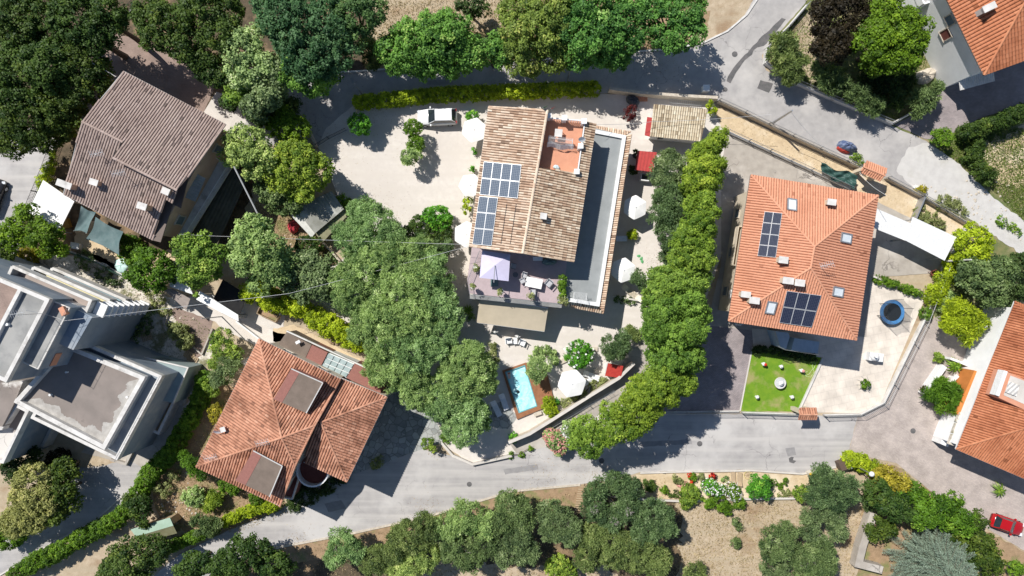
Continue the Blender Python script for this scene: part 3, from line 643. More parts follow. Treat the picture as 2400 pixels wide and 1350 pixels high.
# ---------------------------------------------------------------- brown tiled house, upper left
h = house("brick_house", [(289, 167), (529, 292), (377, 568), (148, 455)], 7, "large house with dull brown tiled roof and beige walls near the dark woodland")
UP = WP([(289, 167, 7.2), (529, 292, 7.2), (443, 412, 9.0), (415, 446, 9.4), (265, 370, 9.4), (288, 333, 9.0), (192, 285, 8.9)])
LO = WP([(192, 285, 8.9), (288, 332, 8.9), (265, 368, 8.55), (415, 444, 8.55), (406, 477, 8.15), (389, 467, 8.2), (358, 562, 7.0), (148, 455, 7.0)])
m = MB(); tiles(m, UP, .27, .45); tiles(m, LO, .27, .45)
ridge(m, UP[6], UP[5], tone=.7); ridge(m, UP[4], UP[3], tone=.7); ridge(m, UP[1], UP[2] , .1, tone=.7)
obj("roof", m, R_BROWN, h)
gutters(h, [(UP[0], UP[1]), (UP[0], UP[6]), (LO[7], LO[6]), (LO[0], LO[7])], M_GUT)
fp = WP([(289, 167), (529, 292), (377, 568), (148, 455), (192, 285)], 7.0); q = walls(h, fp, 0, 6.9, M_WALLB, .55)
b = MB(); b.prism(WP([(443, 413), (424, 488), (406, 479), (414, 448)], 7.0), 6.93, 7.05); b.prism(WP([(389, 468), (406, 477), (377, 568), (358, 563)], 7.0), 6.94, 7.06); obj("shaded_eave_board", b, M_GUTD, h)  # dark fascia strips, the gable end's shade put into their colour
bl, br = q[2], q[1]                                     # south-east wall runs q[2] -> q[1], outward to the right
for f0, f1, z0, z1 in ((.12, .20, 3.9, 5.3), (.80, .87, 3.9, 5.6), (.92, .97, 3.9, 5.3), (.35, .43, 1.0, 2.3)):
    window(h, bl, br, z0, z1, f0, f1)
bd = (br - bl).normalized(); bn = Vector((bd.y, -bd.x, 0)); BL_ = (br - bl).length
b = MB(); e0, e1 = bl + bd * BL_ * .02, bl + bd * BL_ * .76; b.prism([e0, e1, e1 + bn * 1.5, e0 + bn * 1.0], 3.1, 3.3)
bal = obj("balcony", b, M_PARA, h); b = MB(); pa = [e0 + bn * .98, e1 + bn * 1.46, e1]
for i in range(2):
    L_ = (pa[i + 1] - pa[i]).length
    for k in range(int(L_ / .14)):
        p = pa[i].lerp(pa[i + 1], k * .14 / L_); b.tube([p + Vector((0, 0, 3.3)), p + Vector((0, 0, 4.25))], .012, 3)
    b.tube([pa[i] + Vector((0, 0, 4.28)), pa[i + 1] + Vector((0, 0, 4.28))], .03, 5)
obj("railing", b, M_WHITE, bal)
b = MB(); b.grid(lambda u, v: W(458 + 24 * u - 24 * v, 405 + 13 * u + 58 * v - 3 * u * v, 6.1 - .5 * u + .02 * math.sin(v * 60)), 4, 40); obj("awning", b, M_FLATR, h)
for px, py, sx, sy, hh, rz in ((168, 436, 1.7, .5, 1.1, -.35), (232, 430, .9, .45, .8, -.3), (350, 487, 1.0, .5, 1.3, -.3), (395, 450, .8, .5, .5, -.4)):
    chimney(h, on_plane(LO, px, py), sx * .8, sy, hh, M_WALLB, rz)
antenna(h, on_plane(LO, 300, 415), 1.8); antenna(h, on_plane(LO, 243, 368) + Vector((0, 0, .1)), 1.2)
# ---------------------------------------------------------------- central house with solar panels
h = house("farmhouse", [(1145, 250), (1478, 312), (1412, 733), (1098, 690)], 4, "long house with mottled old clay tiles, blue solar panels and rooftop terraces in the middle")
LP = WP([(1145, 250, 7.4), (1283, 258, 8.6), (1225, 593, 8.6), (1100, 577, 7.4)])
RP = WP([(1260, 392, 8.6), (1352, 406, 7.66), (1368, 283, 7.66), (1397, 290, 7.4), (1345, 613, 7.4), (1225, 593, 8.6)])
m = MB(); tiles(m, LP, .25, .45, h=.09, rnd=.17); ridge(m, LP[1], LP[2], .15, .75); ridge(m, LP[0], LP[1] - (LP[1] - LP[0]) * .02, .09, .6); ridge(m, LP[3], LP[2], .09, .6); ro = obj("roof", m, R_OLD, h)
m = MB(); tiles(m, RP, .25, .45, h=.09, rnd=.17); ridge(m, RP[4], RP[5], .09, .6); obj("east_roof", m, R_OLDD, h)
gutters(h, [(RP[3], RP[4]), (LP[0], LP[3])], M_GUT, .06)
up = WP([(1145, 250), (1397, 290), (1345, 613), (1100, 577)], 7.4); b = MB(); b.prism(inset(up, .45), 4.0, 6.72); obj("wall", b, M_WALLC, h)
lowp = WP([(1105, 576), (1145, 262), (1395, 302), (1464, 320), (1403, 714), (1100, 690), (1096, 655)], 4.2)
b = MB(); b.prism(lowp, 0, 3.5); obj("ground_floor", b, M_WALLC, h)
flat("roof_terrace", [(1393, 300), (1466, 318), (1402, 715), (1318, 702), (1330, 602), (1345, 600)], 4.2, M_TEAL, h)
b = MB(); b.ribbon(WP([(1392, 304), (1465, 318), (1403, 714), (1317, 700)], 5), .38, 3.9, 4.45); obj("parapet", b, M_WHITE, h)
m = MB(); tiles(m, WP([(1464, 320, 3.95), (1481, 314, 4.5), (1415, 735, 4.5), (1402, 714, 3.95)]), .24, .4, rnd=.17, flow=(1, -.1, -.4))
tiles(m, WP([(1318, 703, 3.95), (1402, 714, 3.95), (1415, 735, 3.5), (1314, 714, 3.5)]), .24, .4, rnd=.17); tiles(m, WP([(1392, 295, 3.5), (1479, 309, 3.5), (1463, 321, 3.95), (1392, 307, 3.95)]), .24, .4, rnd=.17)
obj("tiled_coping", m, R_OLD, h)
flat("deck_floor", [(1106, 580), (1125, 570), (1345, 600), (1330, 602), (1318, 712), (1100, 688), (1095, 655)], 4.22, M_DECKP, h)
flat("altana_floor", [(1276, 276), (1370, 285), (1352, 408), (1258, 394)], 6.82, M_TERRA, h, .05)
b = MB(); b.ribbon(WP([(1283, 259, 8.5), (1258, 396, 8.5)], 8.5), .16, 6.7, 8.5); b.ribbon(WP([(1256, 396), (1353, 409)], 7.6), .14, 6.7, 7.58); obj("altana_wall", b, M_WALLC, h)
b = MB(); b.ribbon(WP([(1284, 276), (1371, 283), (1354, 404)], 7.8), .12, 7.7, 7.82)
P_ = WP([(1284, 276), (1371, 283), (1354, 404)], 7.8)
for i in range(2):
    n_ = int((P_[i + 1] - P_[i]).length / .22)
    for k in range(n_ + 1):
        p = P_[i].lerp(P_[i + 1], k / n_); b.box((p.x, p.y, 7.25), (.07, .07, .9))
obj("balustrade", b, M_WHITE, h)
for px, py in ((1286, 271), (1323, 276), (1369, 284), (1361, 342), (1352, 402)):
    p = W(px, py, 8.1); b = MB(); b.box((p.x, p.y, 7.45), (.42, .42, 1.3)); b.box((p.x, p.y, 8.13), (.52, .52, .08)); obj("pillar", b, M_WALLW, h)
solar(h, LP, [(1135, 379), (1223, 387), (1214, 466), (1125, 457)], 4, 2, M_CELLB, (5, 9))
solar(h, LP, [(1124, 460), (1168, 464), (1153, 577), (1108, 573)], 2, 3, M_CELLB, (5, 9))
chimney(h, on_plane(RP, 1273, 508), .5, .45, .6, M_WALLW, -.15); dish(h, on_plane(RP, 1362, 330), .35)
b = MB()
for x in (1178, 1200):
    a0 = on_plane(LP, x + 10, 478) + Vector((0, 0, .12)); a1 = on_plane(LP, x - 4, 572) + Vector((0, 0, .12)); b.tube([a0, a1], .03, 4)
obj("mounting_rail", b, M_DARKM, h)
# railing of the south deck and awning under it
b = MB(); pr = WP([(1124, 588), (1097, 655), (1101, 690), (1317, 713)], 5.1)
for i in range(3):
    L_ = (pr[i + 1] - pr[i]).length; n_ = int(L_ / .16)
    for k in range(n_ + 1): p = pr[i].lerp(pr[i + 1], k / n_); b.tube([(p.x, p.y, 4.2), (p.x, p.y, 5.1)], .012, 3)
    b.tube([pr[i], pr[i + 1]], .03, 5)
obj("deck_railing", b, M_METAL, h)
b = MB(); b.prism(WP([(1101, 690), (1317, 714), (1316, 722), (1101, 700)], 4.2), 4.0, 4.15); obj("deck_edge", b, M_FLATR, h)
aw = house("awning", [(1125, 697), (1285, 722), (1276, 778), (1118, 756)], 3, "wide beige cloth awning stretched out over the patio south of the deck", "awning")
b = MB(); A_ = WP([(1125, 697, 3.5), (1285, 722, 3.5), (1276, 777, 2.6), (1117, 756, 2.6)])
b.grid(lambda u, v: A_[0].lerp(A_[1], u).lerp(A_[3].lerp(A_[2], u), v) + Vector((0, 0, -.06 * math.sin(math.pi * v) + .003 * math.sin(u * 30))), 60, 8); obj("cloth", b, M_AWN, aw)
b = MB(); b.tube([A_[3] - Vector((0, 0, .05)), A_[2] - Vector((0, 0, .05))], .05, 6); b.tube([A_[0] - Vector((0, 0, .05)), A_[1] - Vector((0, 0, .05))], .07, 6); obj("front_bar", b, M_ALU, aw)
b = MB()
for u in (.02, .98): a0, a1 = A_[0].lerp(A_[1], u), A_[3].lerp(A_[2], u); b.tube([a0 - Vector((0, 0, .2)), a1 - Vector((0, 0, .12))], .035, 5)
obj("arm", b, M_ALU, aw)
# ---------------------------------------------------------------- orange hip roof house, right
h = house("villa", [(1760, 410), (2058, 458), (2010, 797), (1707, 752)], 7, "square house with bright orange hipped roof, four skylights and dark solar panels")
E, RR_ = 7.2, 9.3
c1, c2, c3, c4 = WP([(1760, 410), (2058, 458), (2007, 797), (1707, 752)], E); r1, r2 = W(1909, 578, RR_), W(1900, 628, RR_)
PA, PB, PC, PD = [c1, c2, r1], [c2, c3, r2, r1], [c3, c4, r2], [c4, c1, r1, r2]
m = MB()
for p in (PA, PB, PC, PD): tiles(m, p, .26, .42, h=.07, rnd=.10)
for a, b_ in ((c1, r1), (c2, r1), (c3, r2), (c4, r2), (r1, r2)): ridge(m, a, b_, .11, .85)
obj("roof", m, R_ORANGE, h); gutters(h, [(c1, c2), (c2, c3), (c3, c4), (c4, c1)], M_GUTD)
q = walls(h, [c1, c2, c3, c4], 0, 7.0, M_WALLC, 1.0)
solar(h, PD, [(1792, 496), (1833, 500), (1818, 604), (1775, 600)], 2, 4, M_CELL, (6, 10)); solar(h, PC, [(1843, 680), (1924, 691), (1901, 766), (1825, 755)], 3, 2, M_CELL, (6, 10))
skylight(h, PA, 1855, 481, .95, 0); skylight(h, PB, 1981, 558, .95, 0); skylight(h, PB, 1962, 684, .95, 0); skylight(h, PC, 1806, 720, .95, 0)
for pl, px, py, sx, sy, hh in ((PA, 1941, 476, .7, .45, .7), (PD, 1829, 610, .75, .5, .7), (PD, 1839, 658, .9, .5, .8), (PC, 1867, 663, .8, .5, .7), (PD, 1741, 690, .8, .45, .8), (PD, 1761, 704, .85, .5, .8)):
    chimney(h, on_plane(pl, px, py), sx, sy, hh, M_WALLC, -.12)
antenna(h, on_plane(PB, 1922, 625), 1.6)
for f in (.15, .4, .65, .85): window(h, q[0], q[3], 4.2, 5.7, f - .04, f + .04, M_GLASS) if False else window(h, q[0], q[3], 4.2, 5.7, f - .04, f + .04)
b = MB(); W0, W1 = q[0].lerp(q[3], .3), q[0].lerp(q[3], .62); wd = (W1 - W0).normalized(); wn = Vector((wd.y, -wd.x, 0)); wn = wn if wn.x < 0 else -wn
b.prism([W0, W1, W1 + wn * .5, W0 + wn * .5], 3.2, 3.35); ring(b, [W0 + wn * .05, W1 + wn * .05, W1 + wn * .45, W0 + wn * .45], .06, 3.35, 4.2); obj("balcony", b, M_WALLC, h)
# outside stair of blue-grey slabs
b = MB(); A0, A1, B1, B0 = WP([(1850, 790), (1926, 802), (1922, 830), (1842, 818)], 1.0)
for k in range(11):
    f0, f1 = k / 11, (k + 1) / 11; b.prism([A0.lerp(A1, f0), A0.lerp(A1, f1), B0.lerp(B1, f1), B0.lerp(B1, f0)], 0.02, 2.4 - 2.15 * f0)
b.prism(WP([(1818, 776), (1848, 780), (1850, 790), (1842, 818), (1828, 812)], 2.5), .02, 2.56); obj("outside_stair", b, mat("blue grey stair tiles", (.42, .52, .62), (.36, .46, .56), scale=2), h)
b = MB(); ps = WP([(1816, 776, 3.4), (1826, 813, 3.4), (1842, 820, 3.3), (1922, 832, 1.2)]); b.tube(ps, .035, 5)
for k in range(24):
    i = min(2, k // 8); p = ps[i].lerp(ps[i + 1], (k % 8) / 8); b.tube([p, (p.x, p.y, max(.1, p.z - 1))], .012, 3)
obj("handrail", b, M_METAL, h)
# ---------------------------------------------------------------- salmon roof house, lower left
h = house("cottage", [(607, 794), (907, 931), (813, 1129), (656, 1186), (460, 1093)], 7, "house with faded salmon hipped roofs and two grey felted roof boxes beside the lower road")
a1, a2, a3, a4 = W(607, 794, 7), W(798, 888, 7), W(656, 1186, 7), W(460, 1093, 7); ap = W(660, 1026, 9.5); d1, d2 = W(738, 997, 8.6), W(692, 1091, 8.6)
NE_, SW_, WW_, SE_ = [a1, a2, d1, ap], [a4, ap, d2, a3], [a1, ap, a4], [ap, d1, d2]
m = MB(); tiles(m, NE_, .27, .42, h=.09); tiles(m, SW_, .27, .42, h=.09); tiles(m, WW_, .27, .42, h=.06); tiles(m, SE_, .27, .42, h=.08)
for a, b_ in ((a1, ap), (a4, ap), (ap, d1), (ap, d2), (a2, d1), (d1, d2), (d2, a3)): ridge(m, a, b_, .12, .7)
e1, e2, e3, e4 = W(798, 886, 6.6), W(907, 931, 6.3), W(813, 1129, 6.3), W(712, 1083, 6.3); x1 = W(752, 990, 8.0); x2 = W(742, 992, 7.9)
N2, E2, S2 = [e1, e2, x1, x2], [e2, e3, x1], [e3, e4, x2, x1]
for p in (N2, E2, S2): tiles(m, p, .27, .42, h=.08)
ridge(m, e2, x1, .12, .7); ridge(m, e3, x1, .12, .7)
obj("roof", m, R_SALM, h); gutters(h, [(a1, a2), (a1, a4), (a4, a3), (e1, e2), (e2, e3), (e3, e4)], M_GUT)
walls(h, [a1, a2, a3, a4], 0, 6.7, M_WALLC, .5); walls(h, [W(780, 885, 6.3), e2, e3, W(690, 1070, 6.3)], 0, 6.0, M_WALLC, .5, "wing_wall")
def roof_box(plane, pts, red):
    P = [on_plane(plane, *p) for p in pts]; zt = max(p.z for p in P) + .35; P = WP(pts, zt); b = MB(); b.prism(inset(P, .12), min(p.z for p in P) - 1.6, zt - .05)
    bx = obj("roof_box", b, M_REDB, h); b = MB(); b.prism(P, zt - .05, zt + .03); tp = obj("felt_top", b, M_CANG, bx)
    b = MB(); q_ = [P[0], P[0].lerp(P[1], red), P[3].lerp(P[2], red), P[3]]; b.prism(inset(q_, .02), zt + .03, zt + .05); obj("sheet", b, M_REDB, bx)
    b = MB(); b.ribbon([P[1], P[2]], .1, zt, zt + .08); b.ribbon([P[0], P[1]], .1, zt + .002, zt + .082); obj("edge_trim", b, M_GUT, bx)
roof_box(NE_, [(683, 864), (757, 897), (718, 968), (641, 935)], .27)
P_ = [(594, 1056), (662, 1092), (632, 1164), (552, 1126)]; roof_box(SW_, P_, .3)
dish(h, on_plane(WW_, 516, 1008), .35); chimney(h, on_plane(WW_, 528, 1004), .35, .35, .5, M_TERRA, .3); antenna(h, on_plane(SW_, 625, 1034), 1.3); antenna(h, on_plane(WW_, 498, 1073), .6)
b = MB(); c_ = W(738, 1098, 4.0); b.lathe(c_, [(1.7, -4), (1.7, .02)], 24); obj("round_balcony", b, M_STONE, h); b = MB(); b.disc(c_ + Vector((0, 0, .03)), 1.55, 24); obj("balcony_floor", b, M_DREDF, h)
b = MB(); pts_ = [c_ + Vector((1.62 * math.cos(t), 1.62 * math.sin(t), 0)) for t in [math.pi * (-1.15 + .08 * k) for k in range(18)]]; b.ribbon(pts_, .16, 4.0, 4.9); obj("balcony_parapet", b, M_WHITE, h)
flat("side_terrace", [(690, 1092), (704, 1100), (683, 1168), (665, 1166), (660, 1160)], 3.4, M_DREDF, h, 3.3)
b = MB(); b.ribbon(WP([(706, 1100), (684, 1170), (664, 1167)], 3.9), .12, 3.4, 3.9); obj("terrace_parapet", b, M_GUT, h)
# annexe roofs behind it
h = house("annexe", [(662, 778), (900, 905)], 3, "row of low flat brown roofs with a glazed bay, built against the salmon roofed house", "annexe")
for nm, pts, mm, z in (("felt_roof", [(672, 778), (730, 808), (713, 845), (649, 812)], M_CANG, 3.2), ("brown_roof", [(730, 808), (768, 826), (750, 862), (713, 845)], M_REDB, 3.15),
                      ("end_roof", [(832, 852), (892, 880), (892, 922), (812, 886)], M_REDB, 3.1)):
    b = MB(); b.prism(WP(pts, z), 0, z); obj(nm, b, mm, h)
b = MB(); b.prism(WP([(768, 826), (831, 852), (812, 886), (750, 862)], 2.9), 0, 2.9); obj("glazed_bay", b, M_WALLW, h)
G_ = WP([(769, 827), (830, 853), (811, 885), (751, 861)], 3.02); b = MB()
for i in range(4):
    for j in range(3):
        f = lambda u, v: G_[0].lerp(G_[1], u).lerp(G_[3].lerp(G_[2], u), v); e = .06
        b.poly([f((i + e) / 4, (j + 1 - e) / 3), f((i + 1 - e) / 4, (j + 1 - e) / 3), f((i + 1 - e) / 4, (j + e) / 3), f((i + e) / 4, (j + e) / 3)][::1])
obj("glass", b, mat("milky glass", (.42, .50, .50), (.30, .38, .38), scale=1.5, rough=.15, spec=.7), h)
b = MB(); b.ribbon(WP([(671, 776), (892, 878)], 3.4), .14, 3.0, 3.35); obj("parapet", b, M_PARA, h)
p = W(702, 803, 3.2); b = MB(); b.tube([p, p + Vector((.1, 0, .5))], .12, 8); b.box(p + Vector((0, .1, .55)), (.5, .3, .1), .5); obj("vent", b, M_WHITE, h)
# ---------------------------------------------------------------- lower right house
h = house("villa", [(2378, 706), (2560, 1190), (2240, 1052)], 6, "house with sooty orange roof and a sunken white roof terrace, cut by the right edge")
v1, v2, v3, v4 = W(2378, 706, 4.9), W(2240, 1052, 4.9), W(2560, 1190, 4.9), W(2640, 815, 4.9); t1, t2 = W(2480, 828, 7.3), W(2470, 983, 7.3)
WPL = [v1, t1, t2, v2]; m = MB(); tiles(m, WPL, .26, .42, rnd=.12); tiles(m, [v2, t2, v3], .26, .42, rnd=.12); tiles(m, [v1, v4, t1], .26, .42, rnd=.12); tiles(m, [v3, t2, t1, v4], .26, .42, rnd=.12)
ridge(m, v2, t2, .12, .8); ridge(m, v1, t1, .12, .8); obj("roof", m, R_ORG2, h); gutters(h, [(v1, v2), (v2, v3)], M_GUT)
walls(h, [v1, v2, v3, v4], 0, 4.6, M_WALLW, .5)
b = MB(); zt = 6.6; P = WP([(2352, 868), (2420, 897), (2400, 960), (2332, 928)], zt); b.prism(P, 5.2, zt); tb = obj("terrace_box", b, M_TERRA, h)
b = MB(); b.prism(WP([(2368, 880), (2420, 900), (2402, 948), (2352, 926)], zt), zt, zt + .03); obj("terrace_floor", b, M_CONCL, tb)
b = MB(); b.prism(WP([(2354, 868), (2362, 871), (2342, 929), (2334, 926)], zt + .3), zt - .6, zt + .3); obj("parapet", b, M_WHITE, tb)
b = MB(); b.grid(lambda u, v: W(2364 + 26 * u - 8 * v, 893 + 10 * u + 26 * v, zt + .1 + .12 * abs(math.sin(u * 9 + v * 5))), 12, 10); obj("dust_sheet", b, M_PARA, tb)
b = MB(); b.prism(WP([(2228, 978), (2246, 984), (2222, 1048), (2204, 1040)], 1.6), 0, 1.6); obj("entrance_wall", b, M_WHITE, h)
for k in range(3):
    b = MB(); b.prism(WP([(2251 - 9 * k, 966 + 26 * k), (2268 - 9 * k, 972 + 26 * k), (2259 - 9 * k, 995 + 26 * k), (2242 - 9 * k, 989 + 26 * k)], 3), 2.6, 3.0); obj("stone_planter", b, M_RUBBLE, h)
b = MB(); b.prism(WP([(2284, 868), (2316, 880), (2264, 985), (2240, 968)], 2.8), 0, 2.8); obj("porch", b, mat("orange floor", (.55, .20, .05), (.48, .17, .04), scale=2), h)
b = MB()
for k in range(7): b.prism(WP([(2213 - 5 * k * .6, 880 + 4 * k), (2238 - 5 * k * .6, 890 + 4 * k), (2236 - 5 * k * .6, 894 + 4 * k), (2211 - 5 * k * .6, 884 + 4 * k)], .5), 0, .7 - .09 * k)
b.prism(WP([(2238, 866), (2284, 876), (2270, 905), (2232, 890)], .7), 0, .74); obj("front_steps", b, M_PAVE, h)
b = MB(); b.ribbon(WP([(2214, 858), (2168, 925)], 1.0), .55, 0, 1.05); b.ribbon(WP([(2246, 880), (2222, 908)], 1.0), .4, 0, .95); b.ribbon(WP([(2228, 840), (2300, 868)], 1.2), .25, 0, 1.2); obj("stair_wall", b, M_WHITE, h)
# ---------------------------------------------------------------- upper right house
h = house("villa", [(2220, 0), (2560, 85), (2306, 176)], 6, "house with tidy orange tiles and tall white side wall in the upper right corner")
v1, v2, v3, v4 = W(2306, 176, 7.2), W(2160, -122, 7.2), W(2400, -240, 7.2), W(2570, 80, 7.2); t1, t2 = W(2418, -25, 9.6), W(2340, -150, 9.6)
WPL = [v1, t1, t2, v2]; m = MB(); tiles(m, WPL, .34, .42, rnd=.12); tiles(m, [v1, v4, t1], .34, .42, rnd=.12); tiles(m, [v2, t2, v3], .34, .42); tiles(m, [v3, t2, t1, v4], .34, .42)
ridge(m, v1, t1, .13, .8); ridge(m, t1, t2, .13, .8); obj("roof", m, R_ORG2, h); gutters(h, [(v1, v2), (v1, v4)], M_GUTD)
q = walls(h, [v1, v2, v3, v4], 0, 6.9, M_WALLW, .55); chimney(h, on_plane(WPL, 2303, 26), 1.2, .5, .9, M_PARA, .45)
window(h, q[1], q[0], 3.6, 5.0, .58, .66, M_DREDF); window(h, q[1], q[0], 5.2, 6.2, .50, .58)
b = MB(); P = WP([(2166, 8), (2150, -40), (2196, -60), (2212, -6)], 4.2); b.prism(P, 0, 3.2); ring(b, P, .18, 3.2, 4.2); obj("porch", b, M_WALLW, h); b = MB(); b.prism(inset(P, .15), 3.2, 3.25); obj("porch_floor", b, M_DREDF, h)
b = MB(); A0 = W(2248, 183, 3); 
b.grid(lambda u, v: W(2246 + 82 * u + 4 * v, 182 - 22 * u + 30 * v, 3.0 - .3 * v + .03 * math.sin(u * 110)), 90, 2); obj("ribbed_canopy", b, M_PARA, h)
# ---------------------------------------------------------------- concrete block building, lower left
h = house("apartment_block", [(0, 652), (165, 721), (274, 1078), (0, 1000)], 8, "grey concrete block with stepped flat roofs and stacked balconies at the left edge", "building")
T = WP([(-160, 585), (0, 652), (116, 701), (14, 896), (-160, 820)], 12.0); b = MB(); b.prism(inset(T, .02), 0, 11.5); obj("tower_wall", b, M_WALLG, h)
b = MB(); ring(b, inset(T, .16), .36, 11.48, 12.0); dv1, dv2 = W(47, 676, 12), W(-30, 822, 12); b.ribbon([dv1, dv2], .34, 11.48, 11.99); obj("tower_parapet", b, M_PARA, h)
b = MB(); b.prism(inset(WP([(49, 676), (114, 703), (14, 894), (-28, 822 + 52)], 11.5), .05), 11.49, 11.53); obj("tower_roof", b, M_FLATR, h)
b = MB(); b.prism(inset(WP([(-158, 590), (0, 656), (44, 677), (-34, 822), (-158, 815)], 11.5), .05), 11.49, 11.525); obj("west_roof", b, M_BROWNP, h)
T2 = WP([(119, 702), (166, 721), (91, 866), (51, 848)], 11.0); b = MB(); b.prism(T2, 0, 10.95); obj("stair_tower", b, M_WALLG, h)
b = MB(); b.prism(inset(T2, .05), 10.95, 10.99); obj("stair_roof", b, M_FLATR, h); b = MB(); ring(b, inset(T2, .05), .1, 10.95, 11.1); obj("stair_kerb", b, M_PARA, h)
p = W(150, 729, 11.2); b = MB(); b.box((p.x, p.y, 11.2), (.8, .5, .5), -1.1); obj("vent_box", b, M_TERRA, h); antenna(h, W(97, 735, 12) + Vector((0, 0, 0)), 3.2)
U_ = Vector((.917, -.399, 0)); V_ = Vector((.399, .917, 0)); O_ = Vector((-48.2, 2.25, 0))
fl = [mat("brown balcony floor", (.36, .30, .27), (.31, .26, .23), scale=1), mat("yellow balcony floor", (.72, .66, .42), (.66, .60, .37), scale=1), mat("blue balcony floor", (.30, .42, .47), (.26, .37, .42), scale=1)]
b = MB(); wl = [O_ - V_ * 1.35 - U_ * 3, O_ - V_ * 1.35 + U_ * 9.4, O_ - V_ * 5 + U_ * 9.0, O_ - V_ * 5 - U_ * 3]; b.prism(wl, 0, 9.9); obj("lower_wall", b, M_WALLG, h)
for k, z in enumerate((8.4, 5.5, 2.7)):
    P = [O_, O_ + U_ * 8.5, O_ + U_ * 8.5 - V_ * 1.36, O_ - V_ * 1.36]; b = MB(); b.prism(P, z - .2, z); ring(b, inset(P, .14), .28, z, z + 1.05); bl_ = obj("balcony", b, M_PARA, h)
    b = MB(); b.prism(inset(P, .28), z + .005, z + .03); obj("balcony_floor", b, fl[k], bl_)
for k in range(9):
    b = MB(); s0 = O_ + U_ * 8.6 + V_ * (-.1); z = .9 + k * .95; b.prism([s0, s0 + U_ * 1.1, s0 + U_ * 1.1 - V_ * 1.3, s0 - V_ * 1.3], z, z + .22); obj("fin", b, M_WHITE, h)
B = WP([(174, 791), (380, 881), (274, 1079), (71, 980)], 6.8); b = MB(); b.prism(inset(B, .03), 0, 6.1); obj("terrace_block", b, M_WALLG, h)
b = MB(); ring(b, inset(B, .16), .32, 6.08, 6.8); obj("outer_parapet", b, M_PARA, h)
B2 = WP([(153, 806), (341, 883), (245, 1054), (32, 942)], 7.4); b = MB(); b.prism(inset(B2, .05), 6.0, 6.85); obj("terrace_base", b, M_WALLG, h)
b = MB(); b.prism(inset(B2, .1), 6.85, 6.88); obj("terrace_floor", b, M_BROWNR, h); bi_ = inset(B2, .4); r_ = random.Random(3); pts_ = []
for i in (1, 2):
    A, B_ = bi_[i], bi_[(i + 1) % 4]
    pts_ += [A.lerp(B_, k / 60) for k in range(61)]
cc_ = sum(bi_, Vector()) / 4; inn = [p.lerp(cc_, .2 + .06 * math.sin(i * .13) + .05 * math.sin(i * .37 + 1) + r_.uniform(-.02, .02)) for i, p in enumerate(pts_)]; b = MB()
for i in range(len(pts_) - 1): b.poly([(p.x, p.y, 6.886) for p in (pts_[i], pts_[i + 1], inn[i + 1], inn[i])])
obj("salt_bloom", b, mat("bleached screed", (.46, .44, .41), (.33, .31, .285), scale=1.6, detail=10), h)
b = MB(); ring(b, inset(B2, .2), .42, 6.84, 7.45); obj("inner_parapet", b, M_PARA, h)
b = MB(); p = W(132, 842, 9.2); b.box((p.x, p.y, 9.3), (1.3, .12, .9), 1.1); obj("window", b, M_TERRA, h)
L3 = WP([(228, 812), (440, 862), (405, 945), (200, 900)], 3.4); b = MB(); b.prism(L3, 0, 3.3); obj("lower_storey", b, mat("teal grey wall", (.30, .37, .37), (.25, .31, .31), scale=.8), h)
b = MB(); b.ribbon([L3[0], L3[1], L3[2]], .14, 3.28, 3.42); obj("lower_coping", b, M_PARA, h)
CB = WP([(-140, 890), (14, 898), (50, 893), (30, 944), (0, 1002), (-140, 960)], 7.2); b = MB(); b.prism(inset(CB, .02), 0, 6.9); obj("west_block", b, M_BROWNR, h)
D = WP([(-60, 1003), (0, 1001), (36, 946), (68, 962), (8, 1086), (-60, 1080)], 6.6); b = MB(); b.prism(inset(D, .05), 0, 5.7); obj("corner_block", b, M_WALLG, h)
b = MB(); ring(b, inset(D, .15), .3, 5.68, 6.6); obj("corner_parapet", b, M_PARA, h); b = MB(); b.prism(inset(D, .1), 5.7, 5.74); obj("corner_floor", b, M_BROWNR, h)
b = MB()
for k in range(17): a = W(80 - 2.6 * k, 992 + 4.2 * k, 3.2); b.box(a, (1.0, .1, .12), -.5)
obj("louvre", b, M_PARA, h)
for pts in ([(372, 908), (392, 914), (352, 1000), (330, 990)], [(400, 905), (424, 913), (372, 1020), (352, 1010)], [(112, 985), (128, 992), (100, 1050), (82, 1040)]):
    P = WP(pts, 1.6); b = MB(); b.prism(P, 0, 1.2); ring(b, inset(P, .15), .28, 1.2, 1.6); pl = obj("planter", b, M_PARA, h); b = MB(); b.prism(inset(P, .28), 1.2, 1.3); obj("planter_soil", b, M_SOILR, pl)
for a_, c_ in (((380, 881), (274, 1079)), ((165, 721), (91, 865))):
    b = MB()
    P0, P1 = W(*a_, 6.9 if a_[0] > 200 else 11.1), W(*c_, 6.9 if a_[0] > 200 else 11.1); n_ = int((P1 - P0).length / .9)
    for k in range(n_ + 1): p = P0.lerp(P1, k / n_); b.tube([p, p + Vector((0, 0, .45))], .015, 4)
    b.tube([P0 + Vector((0, 0, .45)), P1 + Vector((0, 0, .45))], .02, 4)
    obj("roof_rail", b, M_METAL, h)
for x, y, z, r_ in ((152, 850, 6.95, .22), (158, 872, 6.95, .1), (300, 930, 6.95, .12), (120, 925, 6.95, .12), (20, 760, 11.6, .15)):
    p = W(x, y, z); b = MB(); b.tube([p - Vector((0, 0, .1)), p + Vector((0, 0, .25))], r_, 10); obj("roof_vent", b, M_WHITE, h)
for k in range(5): window(h, W(440, 861, 3.4).lerp(W(405, 945, 3.4), .15 + .16 * k), W(440, 861, 3.4).lerp(W(405, 945, 3.4), .27 + .16 * k), 1.6, 2.9, 0, 1, M_GLASS)
window(h, L3[0], L3[1], 1.2, 2.8, .35, .5, M_GLASS); window(h, L3[0], L3[1], 1.2, 2.8, .6, .72, M_GLASS)
